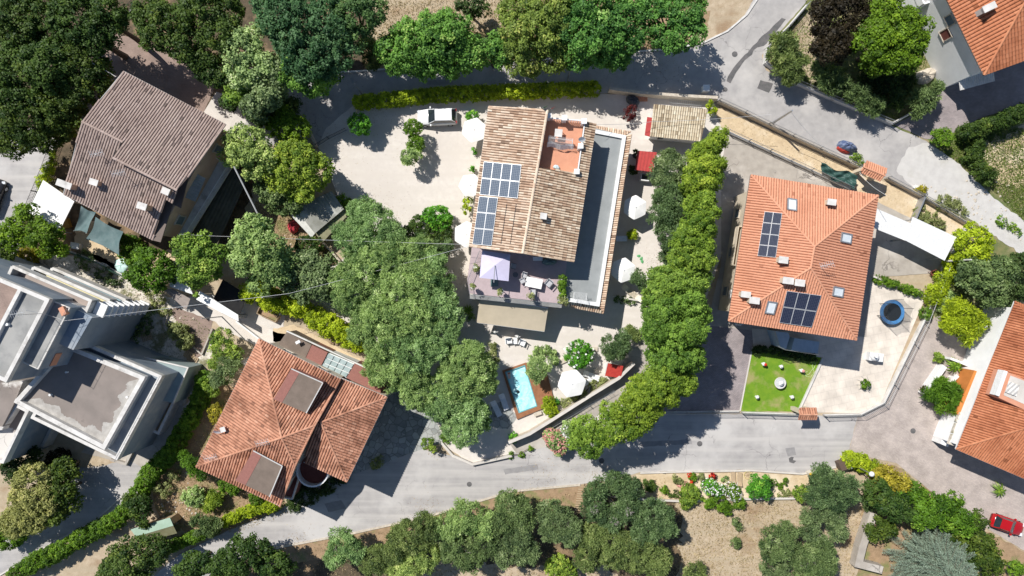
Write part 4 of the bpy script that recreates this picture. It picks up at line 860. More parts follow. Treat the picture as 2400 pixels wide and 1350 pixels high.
def dress(par, poly, levels, m=M_SHUT, skip=()):
    """rows of shuttered windows along every wall of a footprint (world points), except the ones in skip"""
    P = [Vector((p[0], p[1], 0)) for p in poly]; a = sum(P[i].x * P[(i + 1) % len(P)].y - P[(i + 1) % len(P)].x * P[i].y for i in range(len(P)))
    if a < 0: P.reverse()
    for i in range(len(P)):
        if i in skip: continue
        A, B_ = P[i], P[(i + 1) % len(P)]; L_ = (B_ - A).length; n_ = int(L_ / 3.4)
        for k in range(n_):
            c_ = (k + .5) / n_; w_ = .5 / L_
            for z in levels: window(par, A, B_, z, z + 1.35, c_ - w_, c_ + w_, m)
by = {o["label"][:18]: o for o in C.objects if "label" in o}
dress(by["square house with "], inset([c1, c2, c3, c4], 1.0), (1.1, 4.4)); dress(by["house with faded s"], inset([a1, a2, a3, a4], .5), (1.1, 4.2))
dress(by["long house with mo"], inset(up, .45), (4.95,)); dress(by["long house with mo"], lowp, (1.1,)); dress(by["house with tidy or"], q, (1.2, 4.4), skip=()) if False else None
# ---------------------------------------------------------------- small buildings
def shed(name, pts, label, rm, wm, tile=True, cat="shed", w=.25, ins=.25):
    P = WP(pts); t = thing(name, Vector((sum(p.x for p in P) / 4, sum(p.y for p in P) / 4, 0)), label, cat); m = MB()
    if tile: tiles(m, P, w, .4, rnd=.2)
    else: m.poly(P); m.poly([p - Vector((0, 0, .05)) for p in P[::-1]]); [m.poly([P[i], P[i] - Vector((0, 0, .05)), P[(i + 1) % 4] - Vector((0, 0, .05)), P[(i + 1) % 4]]) for i in range(4)]
    obj("roof", m, rm, t); b = MB(); q = inset(P, ins); zs = [min(p.z for p in P) - .12] * len(q); b.prism(q, 0, zs); obj("wall", b, wm, t); return t
s = shed("tiled_shed", [(1532, 244, 3.1), (1658, 256, 3.1), (1643, 331, 2.6), (1525, 319, 2.6)], "small outbuilding with pale cream tiles and dark window, north east of the central house", R_CREAM, M_WALLW)
b = MB(); b.prism(WP([(1517, 274), (1531, 276), (1526, 321), (1511, 317)], 2.5), 2.44, 2.5); obj("side_canopy", b, M_RED, s)
b = MB(); p = W(1547, 329, 1.6); b.box((p.x, p.y + .22, 1.7), (.6, .12, .6)); obj("window", b, M_GLASS, s)
def gable(name, pts, rp, zt, ze, label, rm, wm, cat, w=.24):
    """pts: TL,TR,BR,BL eaves px; rp: ridge ends px"""
    a, b_, c, d = WP(pts, ze); r0, r1 = WP(rp, zt); t = thing(name, Vector(((a.x + c.x) / 2, (a.y + c.y) / 2, 0)), label, cat); m = MB()
    tiles(m, [a, b_, r1, r0], w, .4); tiles(m, [r0, r1, c, d], w, .4); ridge(m, r0, r1, .1, .7); obj("roof", m, rm, t); return t
gt = gable("gate_canopy", [(2031, 377), (2080, 396), (2063, 425), (2018, 404)], [(2023, 391), (2074, 412)], 3.1, 2.7, "little tiled roof over the upper street gate, by the green tarpaulin", R_ORANGE, None, "gate roof")
for p in WP([(2030, 395), (2066, 410)], 2.6): b = MB(); b.box((p.x, p.y, 1.3), (.4, .4, 2.6), -.35); obj("pillar", b, M_WALLC, gt)
gt = gable("gate_canopy", [(1874, 956), (1914, 956), (1915, 983), (1872, 983)], [(1873, 972), (1915, 972)], 3.1, 2.75, "little tiled roof over the lower street gate, beside the lawn corner", R_SALM, None, "gate roof")
for p in WP([(1880, 966), (1908, 966)], 2.6): b = MB(); b.box((p.x, p.y, 1.3), (.4, .4, 2.6)); obj("pillar", b, M_WALLC, gt)
def canopy(name, quads, z, m, label, cat="canopy", post=True, th=.08, rib=0, pm=None):
    P = [WP(q_, z) for q_ in quads]; c = sum(P[0], Vector()) / 4; c.z = 0; t = thing(name, c, label, cat)
    for q_ in P:
        b = MB()
        if rib:
            n_ = max(4, int((q_[1] - q_[0]).length / .09))
            b.grid(lambda u, v: q_[0].lerp(q_[1], u).lerp(q_[3].lerp(q_[2], u), v) + Vector((0, 0, rib * math.sin(u * n_ * math.pi * .5))), n_, 2)
        else: b.prism(q_, z - th, z)
        obj("roof_sheet", b, m, t)
    if post:
        for p in inset(P[0], .2): b = MB(); b.box((p.x, p.y, (z - th) / 2), (.1, .1, z - th)); obj("post", b, pm or M_METAL, t)
    return t
canopy("carport", [[(2055, 489), (2143, 527), (2124, 565), (2049, 535)]], 2.9, M_CARP, "white sheet carport roof against the orange house, its western half", rib=.003)
canopy("carport", [[(2139, 508), (2242, 556), (2214, 611), (2121, 563)]], 3.1, M_CARP, "white sheet carport roof, the eastern half reaching the fence corner", rib=.003)
canopy("carport", [[(524, 381), (584, 412), (508, 576), (437, 550)]], 2.4, mat("mossy corrugated sheet", (.075, .07, .05), (.12, .11, .08), scale=1), "long dark mossy corrugated roof beside the brown tiled house", rib=.02)
canopy("kiosk", [[(1494, 353), (1540, 357), (1530, 403), (1488, 398)]], 2.3, M_RED, "small red roofed barbecue shelter east of the central house", rib=.015)
canopy("greenhouse", [[(690, 487), (777, 448), (806, 490), (738, 547)]], 2.4, mat("dirty polycarbonate", (.30, .30, .27), (.20, .20, .17), scale=.9, detail=8, rough=.3, c3=(.5, .5, .46), s3=.5), "makeshift shed under dirty translucent sheets, west of the gravel court", "shed", rib=.02)
canopy("lean_to", [[(738, 547), (806, 490), (812, 508), (756, 568)]], 1.9, mat("mossy plastic sheet", (.26, .25, .15), (.19, .18, .11), scale=1.2), "low mossy lean-to roof below the translucent shed", "shed", rib=.015)
canopy("lean_to", [[(676, 499), (690, 487), (738, 547), (730, 557)]], 2.1, mat("clear corrugated strip", (.62, .62, .57), (.5, .5, .46), scale=2, rough=.3), "pale translucent strip roof on the west side of the shed", "shed", rib=.015)
canopy("lean_to", [[(380, 675), (405, 677), (446, 700), (436, 727)]], 2.5, mat("weathered sheet", (.33, .28, .25), (.25, .21, .19), scale=1.6), "weathered grey corrugated lean-to north of the concrete block", "shed", rib=.02)
canopy("white_shed", [[(392, 610), (420, 612), (452, 690), (398, 672)]], 2.6, M_WHITE, "white flat roof half hidden between two leafy trees, west garden", "shed")
canopy("long_shed", [[(468, 682), (558, 738), (559, 753), (460, 702)]], 2.8, M_WALLW, "long narrow white roof next to the black covered enclosure", "shed", th=.15)
canopy("dog_pen", [[(500, 700), (522, 655), (578, 690), (560, 745)]], 1.9, mat("black shade net", (.012, .012, .014), (.02, .02, .02), scale=3), "black covered enclosure beside the long white roof", "enclosure")
s = shed("playhouse", [(1425, 851, 1.9), (1461, 858, 1.9), (1455, 886, 1.5), (1418, 881, 1.5)], "small bright red roofed playhouse below the round tree by the pool", mat("bright red roof", (.62, .07, .05), (.52, .05, .04), scale=3, wave=(8, 'Y')), M_WHITE, False, "playhouse", ins=.1)
s = shed("garden_shed", [(306, 1241, 1.9), (398, 1213, 1.9), (406, 1232, 2.3), (318, 1258, 2.3)], "low green roofed tool shed at the bottom left hedge", mat("green sheet", (.25, .36, .28), (.20, .30, .22), scale=1.2, rough=.5), M_WOODL, False, ins=.1)
m = MB(); m.poly(WP([(318, 1258, 2.29), (406, 1232, 2.29), (415, 1250, 1.7), (330, 1272, 1.7)])[::-1]); obj("mossy_slope", m, mat("mossy green sheet", (.24, .22, .12), (.30, .30, .18), scale=1.5), s)
# ================================================================ vegetation
def T(lab, m, lobes, style='broad', cat='tree', name='tree', **k):
    if k.get('group') == NR:                                # low enough to leave the hedge across the road in the sun
        lobes = [(l[0], l[1], l[2], min(l[3], (235 - l[1]) / (11.5 + (675 - l[1]) / 75))) if 880 < l[0] < 1490 else l for l in lobes]
    return tree(name, lab, cat, m, lobes, style, **k)
WN = "woodland trees in the upper left corner"; GR = "olive trees in the lower grove"
CY = "conifers of the tall row east of the pool"; AR = "conifers of the tall row east of the pool"
# upper-left woodland
T("dark oak filling the very top left corner", G_OAK, [(30, 40, 75, 10), (-20, 90, 70, 9), (95, 30, 60, 10)], group=WN)
T("dark oak on the top edge, second from the left corner", G_OAK, [(165, 40, 65, 10.5), (215, 75, 50, 9.5), (150, 95, 45, 9)], group=WN)
T("dark round oak on the top edge just left of the gate gap", G_OAK, [(245, 25, 45, 9.5), (225, 60, 40, 9)], group=WN)
T("dark oak on the left edge, above the one by the lane", G_OAK, [(40, 165, 75, 10), (100, 150, 55, 10.5), (10, 215, 50, 9)], group=WN)
T("dark oak nearest to the brown roof's left corner", G_OAK, [(185, 150, 60, 9), (215, 200, 42, 8), (165, 215, 45, 8.5)], group=WN)
T("large green oak overhanging the lane on the left edge", G_OAK, [(55, 275, 72, 9), (110, 260, 50, 8.5), (95, 315, 42, 7.5), (20, 325, 45, 7)], group=WN)
T("oak between the left lane and the brown roof, lowest of the wood", G_OAK, [(150, 265, 45, 7.5), (135, 300, 35, 7)], group=WN)
T("green oak leaning over the brown paved yard", G_OAK, [(380, 60, 62, 9.5), (345, 30, 40, 9), (425, 95, 48, 9), (455, 130, 35, 8)], group=WN)
T("oak on the top edge right of the brown yard", G_OAK, [(470, 30, 60, 10), (510, 70, 50, 9.5), (520, 20, 45, 9)], group=WN)
T("drooping oak between the brown yard and the pale crowned tree", G_OAK, [(480, 150, 38, 7.5), (515, 175, 30, 7)], group=WN)
T("pale grey green tree with a thin brown centre, left of the road end", G_OLIVE, [(555, 105, 48, 9), (600, 150, 42, 8.5), (560, 170, 40, 8), (595, 85, 30, 8.5)], bare=1, bark=BARKP)
T("mottled tree with bare twigs beside the road end", G_OLIVE2, [(625, 210, 42, 8), (640, 160, 40, 8), (600, 245, 38, 7.5)], bare=1)
T("bright green bushy tree next to the white slab of the yard", G_LIGHT, [(555, 215, 36, 6.5), (560, 180, 28, 6.5), (590, 245, 28, 6)])
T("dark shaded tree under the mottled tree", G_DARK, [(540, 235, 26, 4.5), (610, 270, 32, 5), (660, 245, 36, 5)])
T("big blue green tree overhanging the road end at the top", G_BLUE, [(700, 60, 70, 10), (650, 20, 55, 10), (760, 50, 55, 9.5), (720, 125, 58, 9.5), (775, 110, 45, 8.5)], group=NR)
T("blue green tree reaching out to the dry field at the top edge", G_BLUE, [(830, 25, 50, 9), (800, 75, 42, 8.5), (870, 15, 30, 8)], group=NR)
T("feathery tree whose lower boughs hang over the road", G_LOCUST, [(730, 180, 38, 7.5), (690, 165, 38, 8), (760, 160, 30, 7)], group=NR)
T("low brown green scrub tree between dry field and road", G_OLIVE2, [(860, 110, 26, 3.5), (875, 140, 24, 3)], 'fine', bare=1)
T("bright green locust tree over the road, left of the gap", G_LOCUST, [(960, 100, 52, 8), (930, 130, 38, 7), (1005, 115, 48, 8), (985, 138, 38, 7), (915, 110, 28, 6.5)], group=NR)
T("locust tree with a dark hollow on its right side", G_LOCUST, [(1050, 75, 50, 8), (1060, 122, 50, 7.8), (1020, 60, 36, 7.6), (1090, 112, 38, 7)], group=NR)
T("thin low locust shrub linking two big locust trees", G_LOCUST, [(1130, 118, 30, 5.5), (1162, 112, 28, 5.5), (1180, 135, 22, 5)], group=NR)
T("small dark tree on the top edge above the dry field", G_DARK, [(1100, 5, 36, 5), (1125, 18, 22, 4.5)])
T("large locust tree with yellow tinged middle, left one of three over the road", G_LOC2, [(1240, 60, 62, 8.5), (1235, 115, 48, 7.5), (1290, 30, 55, 9), (1215, 20, 40, 8), (1300, 105, 50, 8)], group=NR)
T("large locust tree over the road, middle one of three", G_LOCUST, [(1370, 50, 62, 9), (1350, 110, 48, 8), (1410, 90, 50, 8.5), (1385, 10, 50, 9)], group=NR)
T("large locust tree over the road, right one of three", G_LOCUST, [(1460, 60, 50, 8.5), (1445, 105, 42, 7.5), (1480, 15, 42, 8), (1445, 135, 26, 6.5)], group=NR)
T("greyer locust tree beside the bare brown bank", G_LOCUST, [(1560, 40, 48, 8), (1600, 70, 42, 7.5), (1610, 20, 44, 8), (1570, 80, 34, 7), (1535, 15, 34, 7.5)], group=NR)
# around the court entrance
T("dense dark green cypress shrub at the court entrance", G_IVY, [(655, 290, 36, 5), (690, 300, 34, 4.5), (665, 265, 22, 5.2), (625, 275, 20, 4.5)], 'cyp', name='conifer', cat='conifer')
T("grey green tree right of the brown roof's right corner", G_OLIVE, [(570, 330, 46, 8), (600, 365, 42, 7.5), (545, 360, 34, 7), (585, 395, 28, 6)])
T("round yellow green tree west of the gravel court", G_LIGHT, [(690, 385, 58, 6.8), (735, 400, 42, 6.2), (655, 410, 42, 6.4), (700, 430, 44, 5.8), (660, 365, 30, 6.5)])
T("darker tree tucked below the round yellow green tree", G_OLIVE2, [(630, 450, 36, 4.5), (690, 465, 34, 4), (655, 480, 24, 3.5)])
T("pale leafy tree left of the translucent shed", G_OLIVE, [(590, 540, 44, 7.5), (610, 580, 44, 7.5), (575, 610, 40, 7), (625, 620, 36, 7), (560, 570, 26, 6.5)])
T("grey green tree above the yellow green hedge", G_OLIVE, [(640, 640, 34, 6), (610, 665, 30, 5.5), (660, 610, 30, 5.5)])
T("thin shaded tree behind the yellow green hedge", G_OLIVE2, [(740, 650, 38, 5.5), (765, 625, 28, 5), (720, 610, 28, 5), (755, 685, 24, 4.5)])
T("small dark tree with open twigs south of the translucent shed", G_OLIVE2, [(690, 620, 34, 4.5), (680, 660, 30, 4.5), (710, 690, 28, 4)], bare=1, bark=BARKP)
T("dark round shrub at the foot of the translucent shed", G_OAK, [(718, 578, 28, 2.8), (740, 572, 18, 2.4)], 'bush', 'shrub', 'shrub')
T("bright fuzzy leaved tree left of the white flat roof", G_LIGHT, [(455, 590, 46, 7), (430, 580, 32, 6.5), (480, 620, 40, 6.5), (445, 640, 34, 6), (500, 600, 28, 6), (460, 675, 22, 4.5)], group="leafy trees of the west garden")
T("rounded leafy tree over the pale paddling pool", G_IVY, [(345, 620, 44, 5.5), (325, 645, 36, 5), (370, 640, 36, 5), (350, 665, 28, 4.5)], group="leafy trees of the west garden")
T("spreading green tree below the white party canopy", G_IVY, [(50, 530, 42, 6), (95, 555, 42, 6.5), (20, 555, 34, 6), (130, 570, 30, 5.5), (60, 500, 24, 5)])
T("dark pine sprig tree on the left edge above the concrete block", G_OAK, [(0, 600, 26, 5), (-15, 575, 26, 5)])
T("low yellowish bush beside the lane, above the concrete block", G_YEL, [(62, 600, 24, 1.6), (85, 595, 18, 1.4)], 'bush', 'shrub', 'shrub')
T("dark green shrub under the edge of the shade sails", G_IVY, [(300, 575, 26, 1.8), (320, 590, 22, 1.5), (295, 600, 18, 1.4)], 'bush', 'shrub', 'shrub')
T("climbing shrub beside the lane and the white party canopy", G_HEDGE, [(110, 400, 14, 1.5, 22), (95, 430, 12, 1.5, 20), (125, 370, 10, 1.4, 16)], 'bush', 'shrub', 'shrub')
T("scrubby olive bush in the rubble yard, sunlit one", G_SAGE, [(415, 780, 22, 1.6), (430, 800, 20, 1.5), (400, 770, 14, 1.2)], 'bush', 'shrub', 'shrub')
T("dark weed clump in the shadow of the concrete tower", G_OLIVE2, [(330, 765, 22, 1.1), (345, 740, 18, .9), (320, 790, 12, .7)], 'bush', 'shrub', 'shrub', dens=.6)
T("trailing weeds across the rubble yard", G_SAGE, [(370, 710, 16, .6), (385, 730, 14, .6), (350, 690, 12, .5)], 'bush', 'shrub', 'shrub', dens=.6)
T("dark weeds along the pale fence of the rubble yard", G_OLIVE2, [(240, 640, 20, .8), (265, 655, 16, .8), (195, 610, 22, .8)], 'bush', 'shrub', 'shrub', dens=.5)
# hedges
def hedge(lab, m, path, wpx, z, style='hedge', dens=1., cat='hedge'):
    _seed[0] += 1; r = random.Random(_seed[0]); L = []
    for i in range(len(path) - 1):
        a, b = path[i], path[i + 1]; d = math.hypot(b[0] - a[0], b[1] - a[1]); n = max(1, int(d / (wpx * .55)))
        for k in range(n):
            f = k / n; zz = z * r.uniform(.9, 1.06); k_ = (H - zz * .6) / H * S
            p = W(a[0] + (b[0] - a[0]) * f, a[1] + (b[1] - a[1]) * f, zz * .6); rr = wpx * .5 * k_ * r.uniform(.92, 1.1)
            L.append((p.x, p.y, zz * .5, rr, rr, zz * .5))
    c = sum((Vector(l[:3]) for l in L), Vector()) / len(L); c.z = 0
    t = thing("hedge", c, lab, cat); st = MB()
    for l in L[::2]: st.tube([(l[0], l[1], 0), (l[0] + .05, l[1], l[2])], .03, 4)
    o = obj("stems", st, BARK, t); crown("foliage", L, style, m, t, _seed[0], dens); return t
hedge("long sunlit yellow green hedge between the north road and the gravel court", G_HEDGE, [(842, 238), (920, 232), (1010, 222), (1140, 216), (1280, 211), (1410, 207)], 30, 1.9)
hedge("bright yellow green leafy hedge running down from the wooden crate to the olives", G_HEDGE, [(590, 685), (640, 705), (700, 720), (740, 745), (790, 775), (840, 800), (875, 825)], 46, 2.6, 'cyp')
hedge("long ivy green hedge winding down the left driveway", G_IVY, [(478, 890), (465, 940), (440, 990), (400, 1060), (350, 1110), (310, 1180), (270, 1220), (210, 1250), (140, 1290), (60, 1330), (20, 1360)], 38, 2.2, 'hedge')
hedge("bright hedge strip between the salmon house garden and the lower road", G_HEDGE, [(530, 1220), (580, 1200), (640, 1185), (660, 1190)], 22, 1.5)
hedge("short dull hedge between green shed and lower road", G_IVY, [(390, 1285), (440, 1265), (500, 1240), (520, 1228)], 22, 1.5)
hedge("boxy clipped green hedge at the corner of the paved square", G_HEDGE, [(1995, 1078), (2020, 1085), (2050, 1098), (2062, 1103)], 34, 1.8)
hedge("bright hedge outside the railing, right of the trampoline terrace", G_HEDGE, [(2235, 610), (2215, 650), (2195, 685), (2180, 715)], 30, 1.6, 'cyp')
hedge("ivy hedge below the railing beside the trampoline", G_IVY, [(2172, 735), (2162, 755)], 22, 1.2)
hedge("low green planter hedge south of the concrete court", G_IVY, [(2060, 655), (2090, 664), (2120, 674), (2160, 690)], 13, .9, 'bush')
hedge("low dark hedge along the shaded top of the lawn", G_DARK, [(1775, 822), (1800, 818), (1850, 830), (1915, 842)], 16, .8, 'bush')
hedge("vine hedge along the deck edge next to the grey terrace", G_BRIGHT, [(1316, 662), (1314, 690)], 10, 5.0, 'bush') if False else None
# olives / big mass between court and pool
T("feathery olive tree at the north end of the big clump", G_OLIVE, [(870, 530, 48, 6.3), (830, 560, 42, 6), (905, 560, 40, 6), (850, 500, 34, 5.6)], 'fine', group=CG)
T("feathery olive tree on the west side of the big clump", G_OLIVE, [(845, 640, 50, 6.6), (820, 690, 40, 6.2), (880, 610, 44, 6.6), (800, 650, 26, 5.8)], 'fine', group=CG)
T("feathery olive tree in the north east of the big clump", G_OLIVE, [(930, 610, 50, 6.6), (975, 590, 38, 6), (980, 640, 44, 6.6)], 'fine', group=CG)
T("feathery olive tree on the east bulge of the big clump", G_OLIVE, [(1010, 660, 44, 6.4), (1025, 710, 42, 6.4), (1045, 745, 36, 6), (1010, 620, 30, 6)], 'fine', group=CG)
T("tallest olive tree in the middle of the big clump", G_OLIVE, [(935, 690, 54, 7.4), (900, 740, 50, 7), (970, 745, 50, 7.2)], 'fine', group=CG)
T("feathery olive tree on the south west of the big clump", G_OLIVE, [(860, 770, 42, 6.2), (900, 810, 42, 6.4), (860, 740, 36, 6)], 'fine', group=CG)
T("feathery olive tree on the south east of the big clump", G_OLIVE, [(1000, 800, 46, 6.6), (1030, 790, 40, 6.2), (960, 830, 46, 6.8)], 'fine', group=CG)
T("feathery olive tree at the glazed annexe corner", G_OLIVE, [(920, 870, 42, 6), (880, 870, 28, 5), (960, 890, 44, 6.2), (980, 930, 36, 5.8)], 'fine', group=CG)
T("rounder olive tree beside the pool's west edge", G_OLIVE, [(1085, 850, 44, 6.2), (1122, 888, 40, 5.2), (1065, 900, 46, 6.4), (1130, 858, 26, 4.8)], 'fine', group=CG)
T("grey olive tree at the south tip of the big clump", G_OLIVE, [(1090, 970, 44, 6), (1080, 1010, 34, 5.6), (1118, 980, 30, 5), (1040, 950, 36, 6)], 'fine', group=CG)
T("dark pink flowered oleander in front of the bright round bush", G_OAK, [(985, 530, 28, 2.4), (965, 545, 24, 2.2), (1010, 545, 28, 2.5), (1040, 545, 20, 2.2)], 'bush', 'shrub', 'shrub')
T("bright green round bush at the edge of the gravel court", G_BRIGHT, [(1028, 512, 30, 2.9), (1005, 505, 18, 2.4)], 'bush', 'shrub', 'shrub')
T("grey green small olive between the oleander and the house", G_OLIVE2, [(1040, 580, 26, 2.8), (1020, 590, 20, 2.4)], 'fine', 'shrub', 'shrub')
T("small round tree at the left corner of the court gate", G_BRIGHT, [(840, 288, 25, 3.2), (850, 300, 16, 2.6)], 'bush')
T("small round tree just below the white car's bonnet", G_IVY, [(966, 300, 21, 3.0)], 'bush', group="little trees in the gravel court")
T("middle one of the little trees in the gravel court", G_IVY, [(974, 338, 20, 3.0), (970, 350, 16, 2.8)], 'bush', group="little trees in the gravel court")
T("lowest and yellowest of the little trees in the gravel court", G_OLIVE, [(960, 366, 21, 3.2), (975, 362, 14, 3)], 'bush', group="little trees in the gravel court")
T("bright bush between the white car and the tiled roof", G_BRIGHT, [(1108, 275, 16, 1.6)], 'bush', 'shrub', 'shrub')
T("slim bush against the house's west wall, south of the middle parasol", G_HEDGE, [(1095, 475, 10, 1.8, 13), (1094, 492, 9, 1.7, 12)], 'bush', 'shrub', 'shrub')
T("small plant at the west wall between the two upper parasols", G_BRIGHT, [(1112, 352, 8, .8)], 'bush', 'plant', 'plant')
T("small plant just north of the middle west parasol", G_BRIGHT, [(1106, 398, 7, .8)], 'bush', 'plant', 'plant')
# east of the house
T("dark grey green olive north end of the line beside the conifers", G_OLIVE2, [(1572, 390, 42, 6), (1560, 420, 36, 5.5)], 'fine', group="olive line beside the conifers")
T("dark grey green olive in the middle of the line beside the conifers", G_OLIVE2, [(1568, 460, 42, 6), (1560, 500, 40, 5.8)], 'fine', group="olive line beside the conifers")
T("dark grey green olive south end of the line beside the conifers", G_OLIVE2, [(1572, 540, 36, 5.4), (1578, 575, 30, 5), (1560, 600, 16, 3)], 'fine', group="olive line beside the conifers")
T("thin little grey olive beside the lower east parasol", G_OLIVE2, [(1500, 648, 21, 3.2), (1506, 662, 15, 2.8)], 'fine', dens=.6, bark=BARKP)
for lab, L in (("conifer at the north end of the tall row, beside the tiled shed", [(1682, 332, 24, 8.5), (1662, 352, 30, 8.5), (1640, 362, 22, 8), (1690, 312, 16, 8)]),
    ("conifer second from the north end of the tall row", [(1652, 395, 36, 10), (1680, 385, 20, 9.5)]),
    ("conifer third from the north end of the tall row", [(1650, 435, 34, 10.6), (1625, 430, 22, 9.6), (1675, 420, 18, 10)]),
    ("conifer fourth from the north end of the tall row", [(1648, 475, 32, 11), (1660, 500, 26, 11)]),
    ("conifer in the middle of the tall row, level with the villa's solar panels", [(1638, 525, 34, 11), (1655, 540, 24, 11)]),
    ("conifer of the tall row just above its widest part", [(1622, 565, 36, 11), (1650, 580, 26, 11)]),
    ("yellowish conifer of the tall row at its narrow waist", [(1615, 610, 38, 11), (1650, 610, 28, 11)]),
    ("broad conifer in the tall row, upper end of the widest part", [(1575, 665, 44, 10.5), (1620, 660, 40, 10.5), (1545, 690, 30, 9.5)]),
    ("broad conifer in the tall row, beside the patio corner", [(1560, 725, 46, 11), (1610, 710, 46, 11.5), (1640, 740, 28, 11)]),
    ("broad conifer in the tall row, widest of all", [(1575, 785, 50, 11.5), (1620, 775, 40, 12), (1545, 775, 30, 11)]),
    ("broad conifer in the tall row beside the charcoal forecourt", [(1580, 840, 48, 11.5), (1620, 840, 34, 11.5)]),
    ("broad conifer in the tall row above its lower bend", [(1570, 890, 42, 11), (1605, 900, 30, 10.5), (1540, 910, 34, 10.5)]),
    ("rounded conifer at the lower bend of the tall row", [(1520, 925, 40, 10.5), (1565, 930, 26, 10), (1490, 940, 28, 10)])):
    _k = lab; T(lab, G_CYP2 if "broad" in lab else G_CYP, L, 'cyp', 'conifer', 'conifer', group=CY, flat=2.3)
T("rounded bright pine near the forecourt wall, right one above the road", G_CYP, [(1505, 975, 42, 9.5), (1470, 965, 34, 9.5), (1530, 965, 22, 9)], 'cyp', 'conifer', 'conifer', flat=.9)
T("rounded bright pine leaning over the road shadow", G_CYP, [(1445, 1000, 42, 9), (1430, 960, 22, 8), (1480, 1005, 30, 8.5), (1425, 1025, 26, 8)], 'cyp', 'conifer', 'conifer', flat=.9)
T("rounded green pine beside the pink oleander", G_CYP2, [(1375, 1010, 36, 8), (1385, 1045, 32, 7.5), (1360, 1035, 26, 7)], 'cyp', 'conifer', 'conifer', flat=.9)
o = T("pink flowering oleander above the lower road", G_OLIVE, [(1305, 1035, 24, 2.8), (1290, 1022, 16, 2.4), (1312, 1052, 16, 2.2)], 'bush', 'shrub', 'flowering_shrub')
def flowers(parent, lobes, m, n, seed, size=.16, name="flowers"):
    LL = [px_lobe(*l[:4], .8) for l in lobes]; r = np.random.default_rng(seed); P = []
    for l in LL:
        d = unit(r.normal(size=(n, 3)) + [0, 0, .6]); P.append(np.array(l[:3]) + d * np.array(l[3:]) * (1.02 + .12 * r.random((n, 1))))
    P = np.concatenate(P); og = np.array(ORG[parent.name]); k = len(P)
    me = leaf_mesh(name, P - og, unit(r.normal(size=(k, 3)) * .5 + [0, 0, 1]), size * (.6 + .8 * r.random(k)), r.random(k), .9, seed)
    return link_mesh(name, me, m, None, parent)
flowers(o, [(1305, 1035, 24, 2.8), (1290, 1022, 16, 2.4), (1312, 1052, 16, 2.2)], F_PINK, 260, 1)
o = T("white flowering oleander between the pink one and the pine", G_OLIVE, [(1334, 1012, 18, 2.8), (1340, 1030, 14, 2.6), (1330, 995, 12, 2.4)], 'bush', 'shrub', 'flowering_shrub')
flowers(o, [(1334, 1012, 18, 2.8), (1340, 1030, 14, 2.6)], F_WHITE, 220, 2)
# pool garden
T("small olive tree overhanging the pool's right edge", G_OLIVE, [(1262, 865, 30, 3.4), (1280, 850, 20, 3), (1255, 885, 18, 3)], 'fine')
T("clipped ring shrub around a gravel centre, above the pool olive", G_OLIVE, [(1262, 826, 12, .9), (1278, 820, 11, .9), (1294, 830, 11, .9), (1302, 845, 10, .9), (1250, 838, 10, .9)], 'bush', 'shrub', 'shrub')
o = T("bright green ball shaped tree beside the poolside parasol", G_BRIGHT, [(1357, 831, 32, 3.2)], 'bush'); flowers(o, [(1357, 831, 32, 3.2)], F_WHITE, 26, 3, .3)
T("round olive green tree above the red playhouse", G_OLIVE2, [(1444, 812, 36, 4.2), (1458, 795, 22, 4), (1430, 828, 20, 3.8)], 'fine')
T("yellow green shrub pair at the wooden deck's lower corner", G_HEDGE, [(1287, 943, 14, 1.6), (1292, 964, 15, 1.7), (1284, 955, 12, 1.5)], 'bush', 'shrub', 'shrub')
T("low reddish flower bed strip along the lower garden wall", G_SAGE, [(1325, 945, 12, .6), (1345, 935, 12, .6), (1365, 925, 12, .6), (1395, 905, 14, .7), (1412, 895, 12, .6)], 'bush', 'flower bed', 'flower_bed')
T("grey green thin shrub at the top of the concrete ramp", G_OLIVE2, [(1478, 775, 12, 1.2), (1490, 785, 10, 1)], 'fine', 'shrub', 'shrub', dens=.6)
T("dry reddish shrub strip beside the patio, left of the pool", G_SAGE, [(1155, 830, 10, .7), (1163, 850, 9, .6), (1158, 812, 10, .8)], 'bush', 'shrub', 'shrub')
T("dark red leaved small maple in the shaded yard north of the house", G_RED, [(1478, 262, 13, 1.8), (1470, 275, 9, 1.5), (1485, 255, 9, 1.5)], 'bush', dens=.8)
T("bright green climber at the street wall right of the tiled shed", G_HEDGE, [(1662, 242, 9, 2, 10), (1672, 256, 10, 1.7), (1668, 262, 8, 1.4)], 'bush', 'shrub', 'shrub')
T("small sprawling bush with a tangle of ivy beside the shed wall", G_IVY, [(800, 470, 14, 1.6), (815, 478, 12, 1.3), (825, 488, 8, 1)], 'bush', 'shrub', 'shrub')
T("tiny yellow green tree at the bend of the lower road", G_LIGHT, [(998, 1040, 13, 2), (1015, 1050, 12, 1.8), (1010, 1028, 8, 1.6)], 'bush', 'shrub', 'shrub', dens=.6, bark=BARKP)
T("small bush at the foot of the stone patio", G_SAGE, [(878, 1088, 12, 1.2), (888, 1080, 9, 1)], 'bush', 'shrub', 'shrub')
T("tufts of weeds on the kerb below the pool ramp", G_IVY, [(1196, 1068, 6, .4), (1220, 1066, 7, .4), (1245, 1050, 6, .4)], 'bush', 'plant', 'plant')
T("weedy strip between the patio wall and the olive clump", G_IVY, [(1038, 1018, 10, .6), (1045, 1030, 9, .5), (1025, 980, 8, .5)], 'bush', 'plant', 'plant')
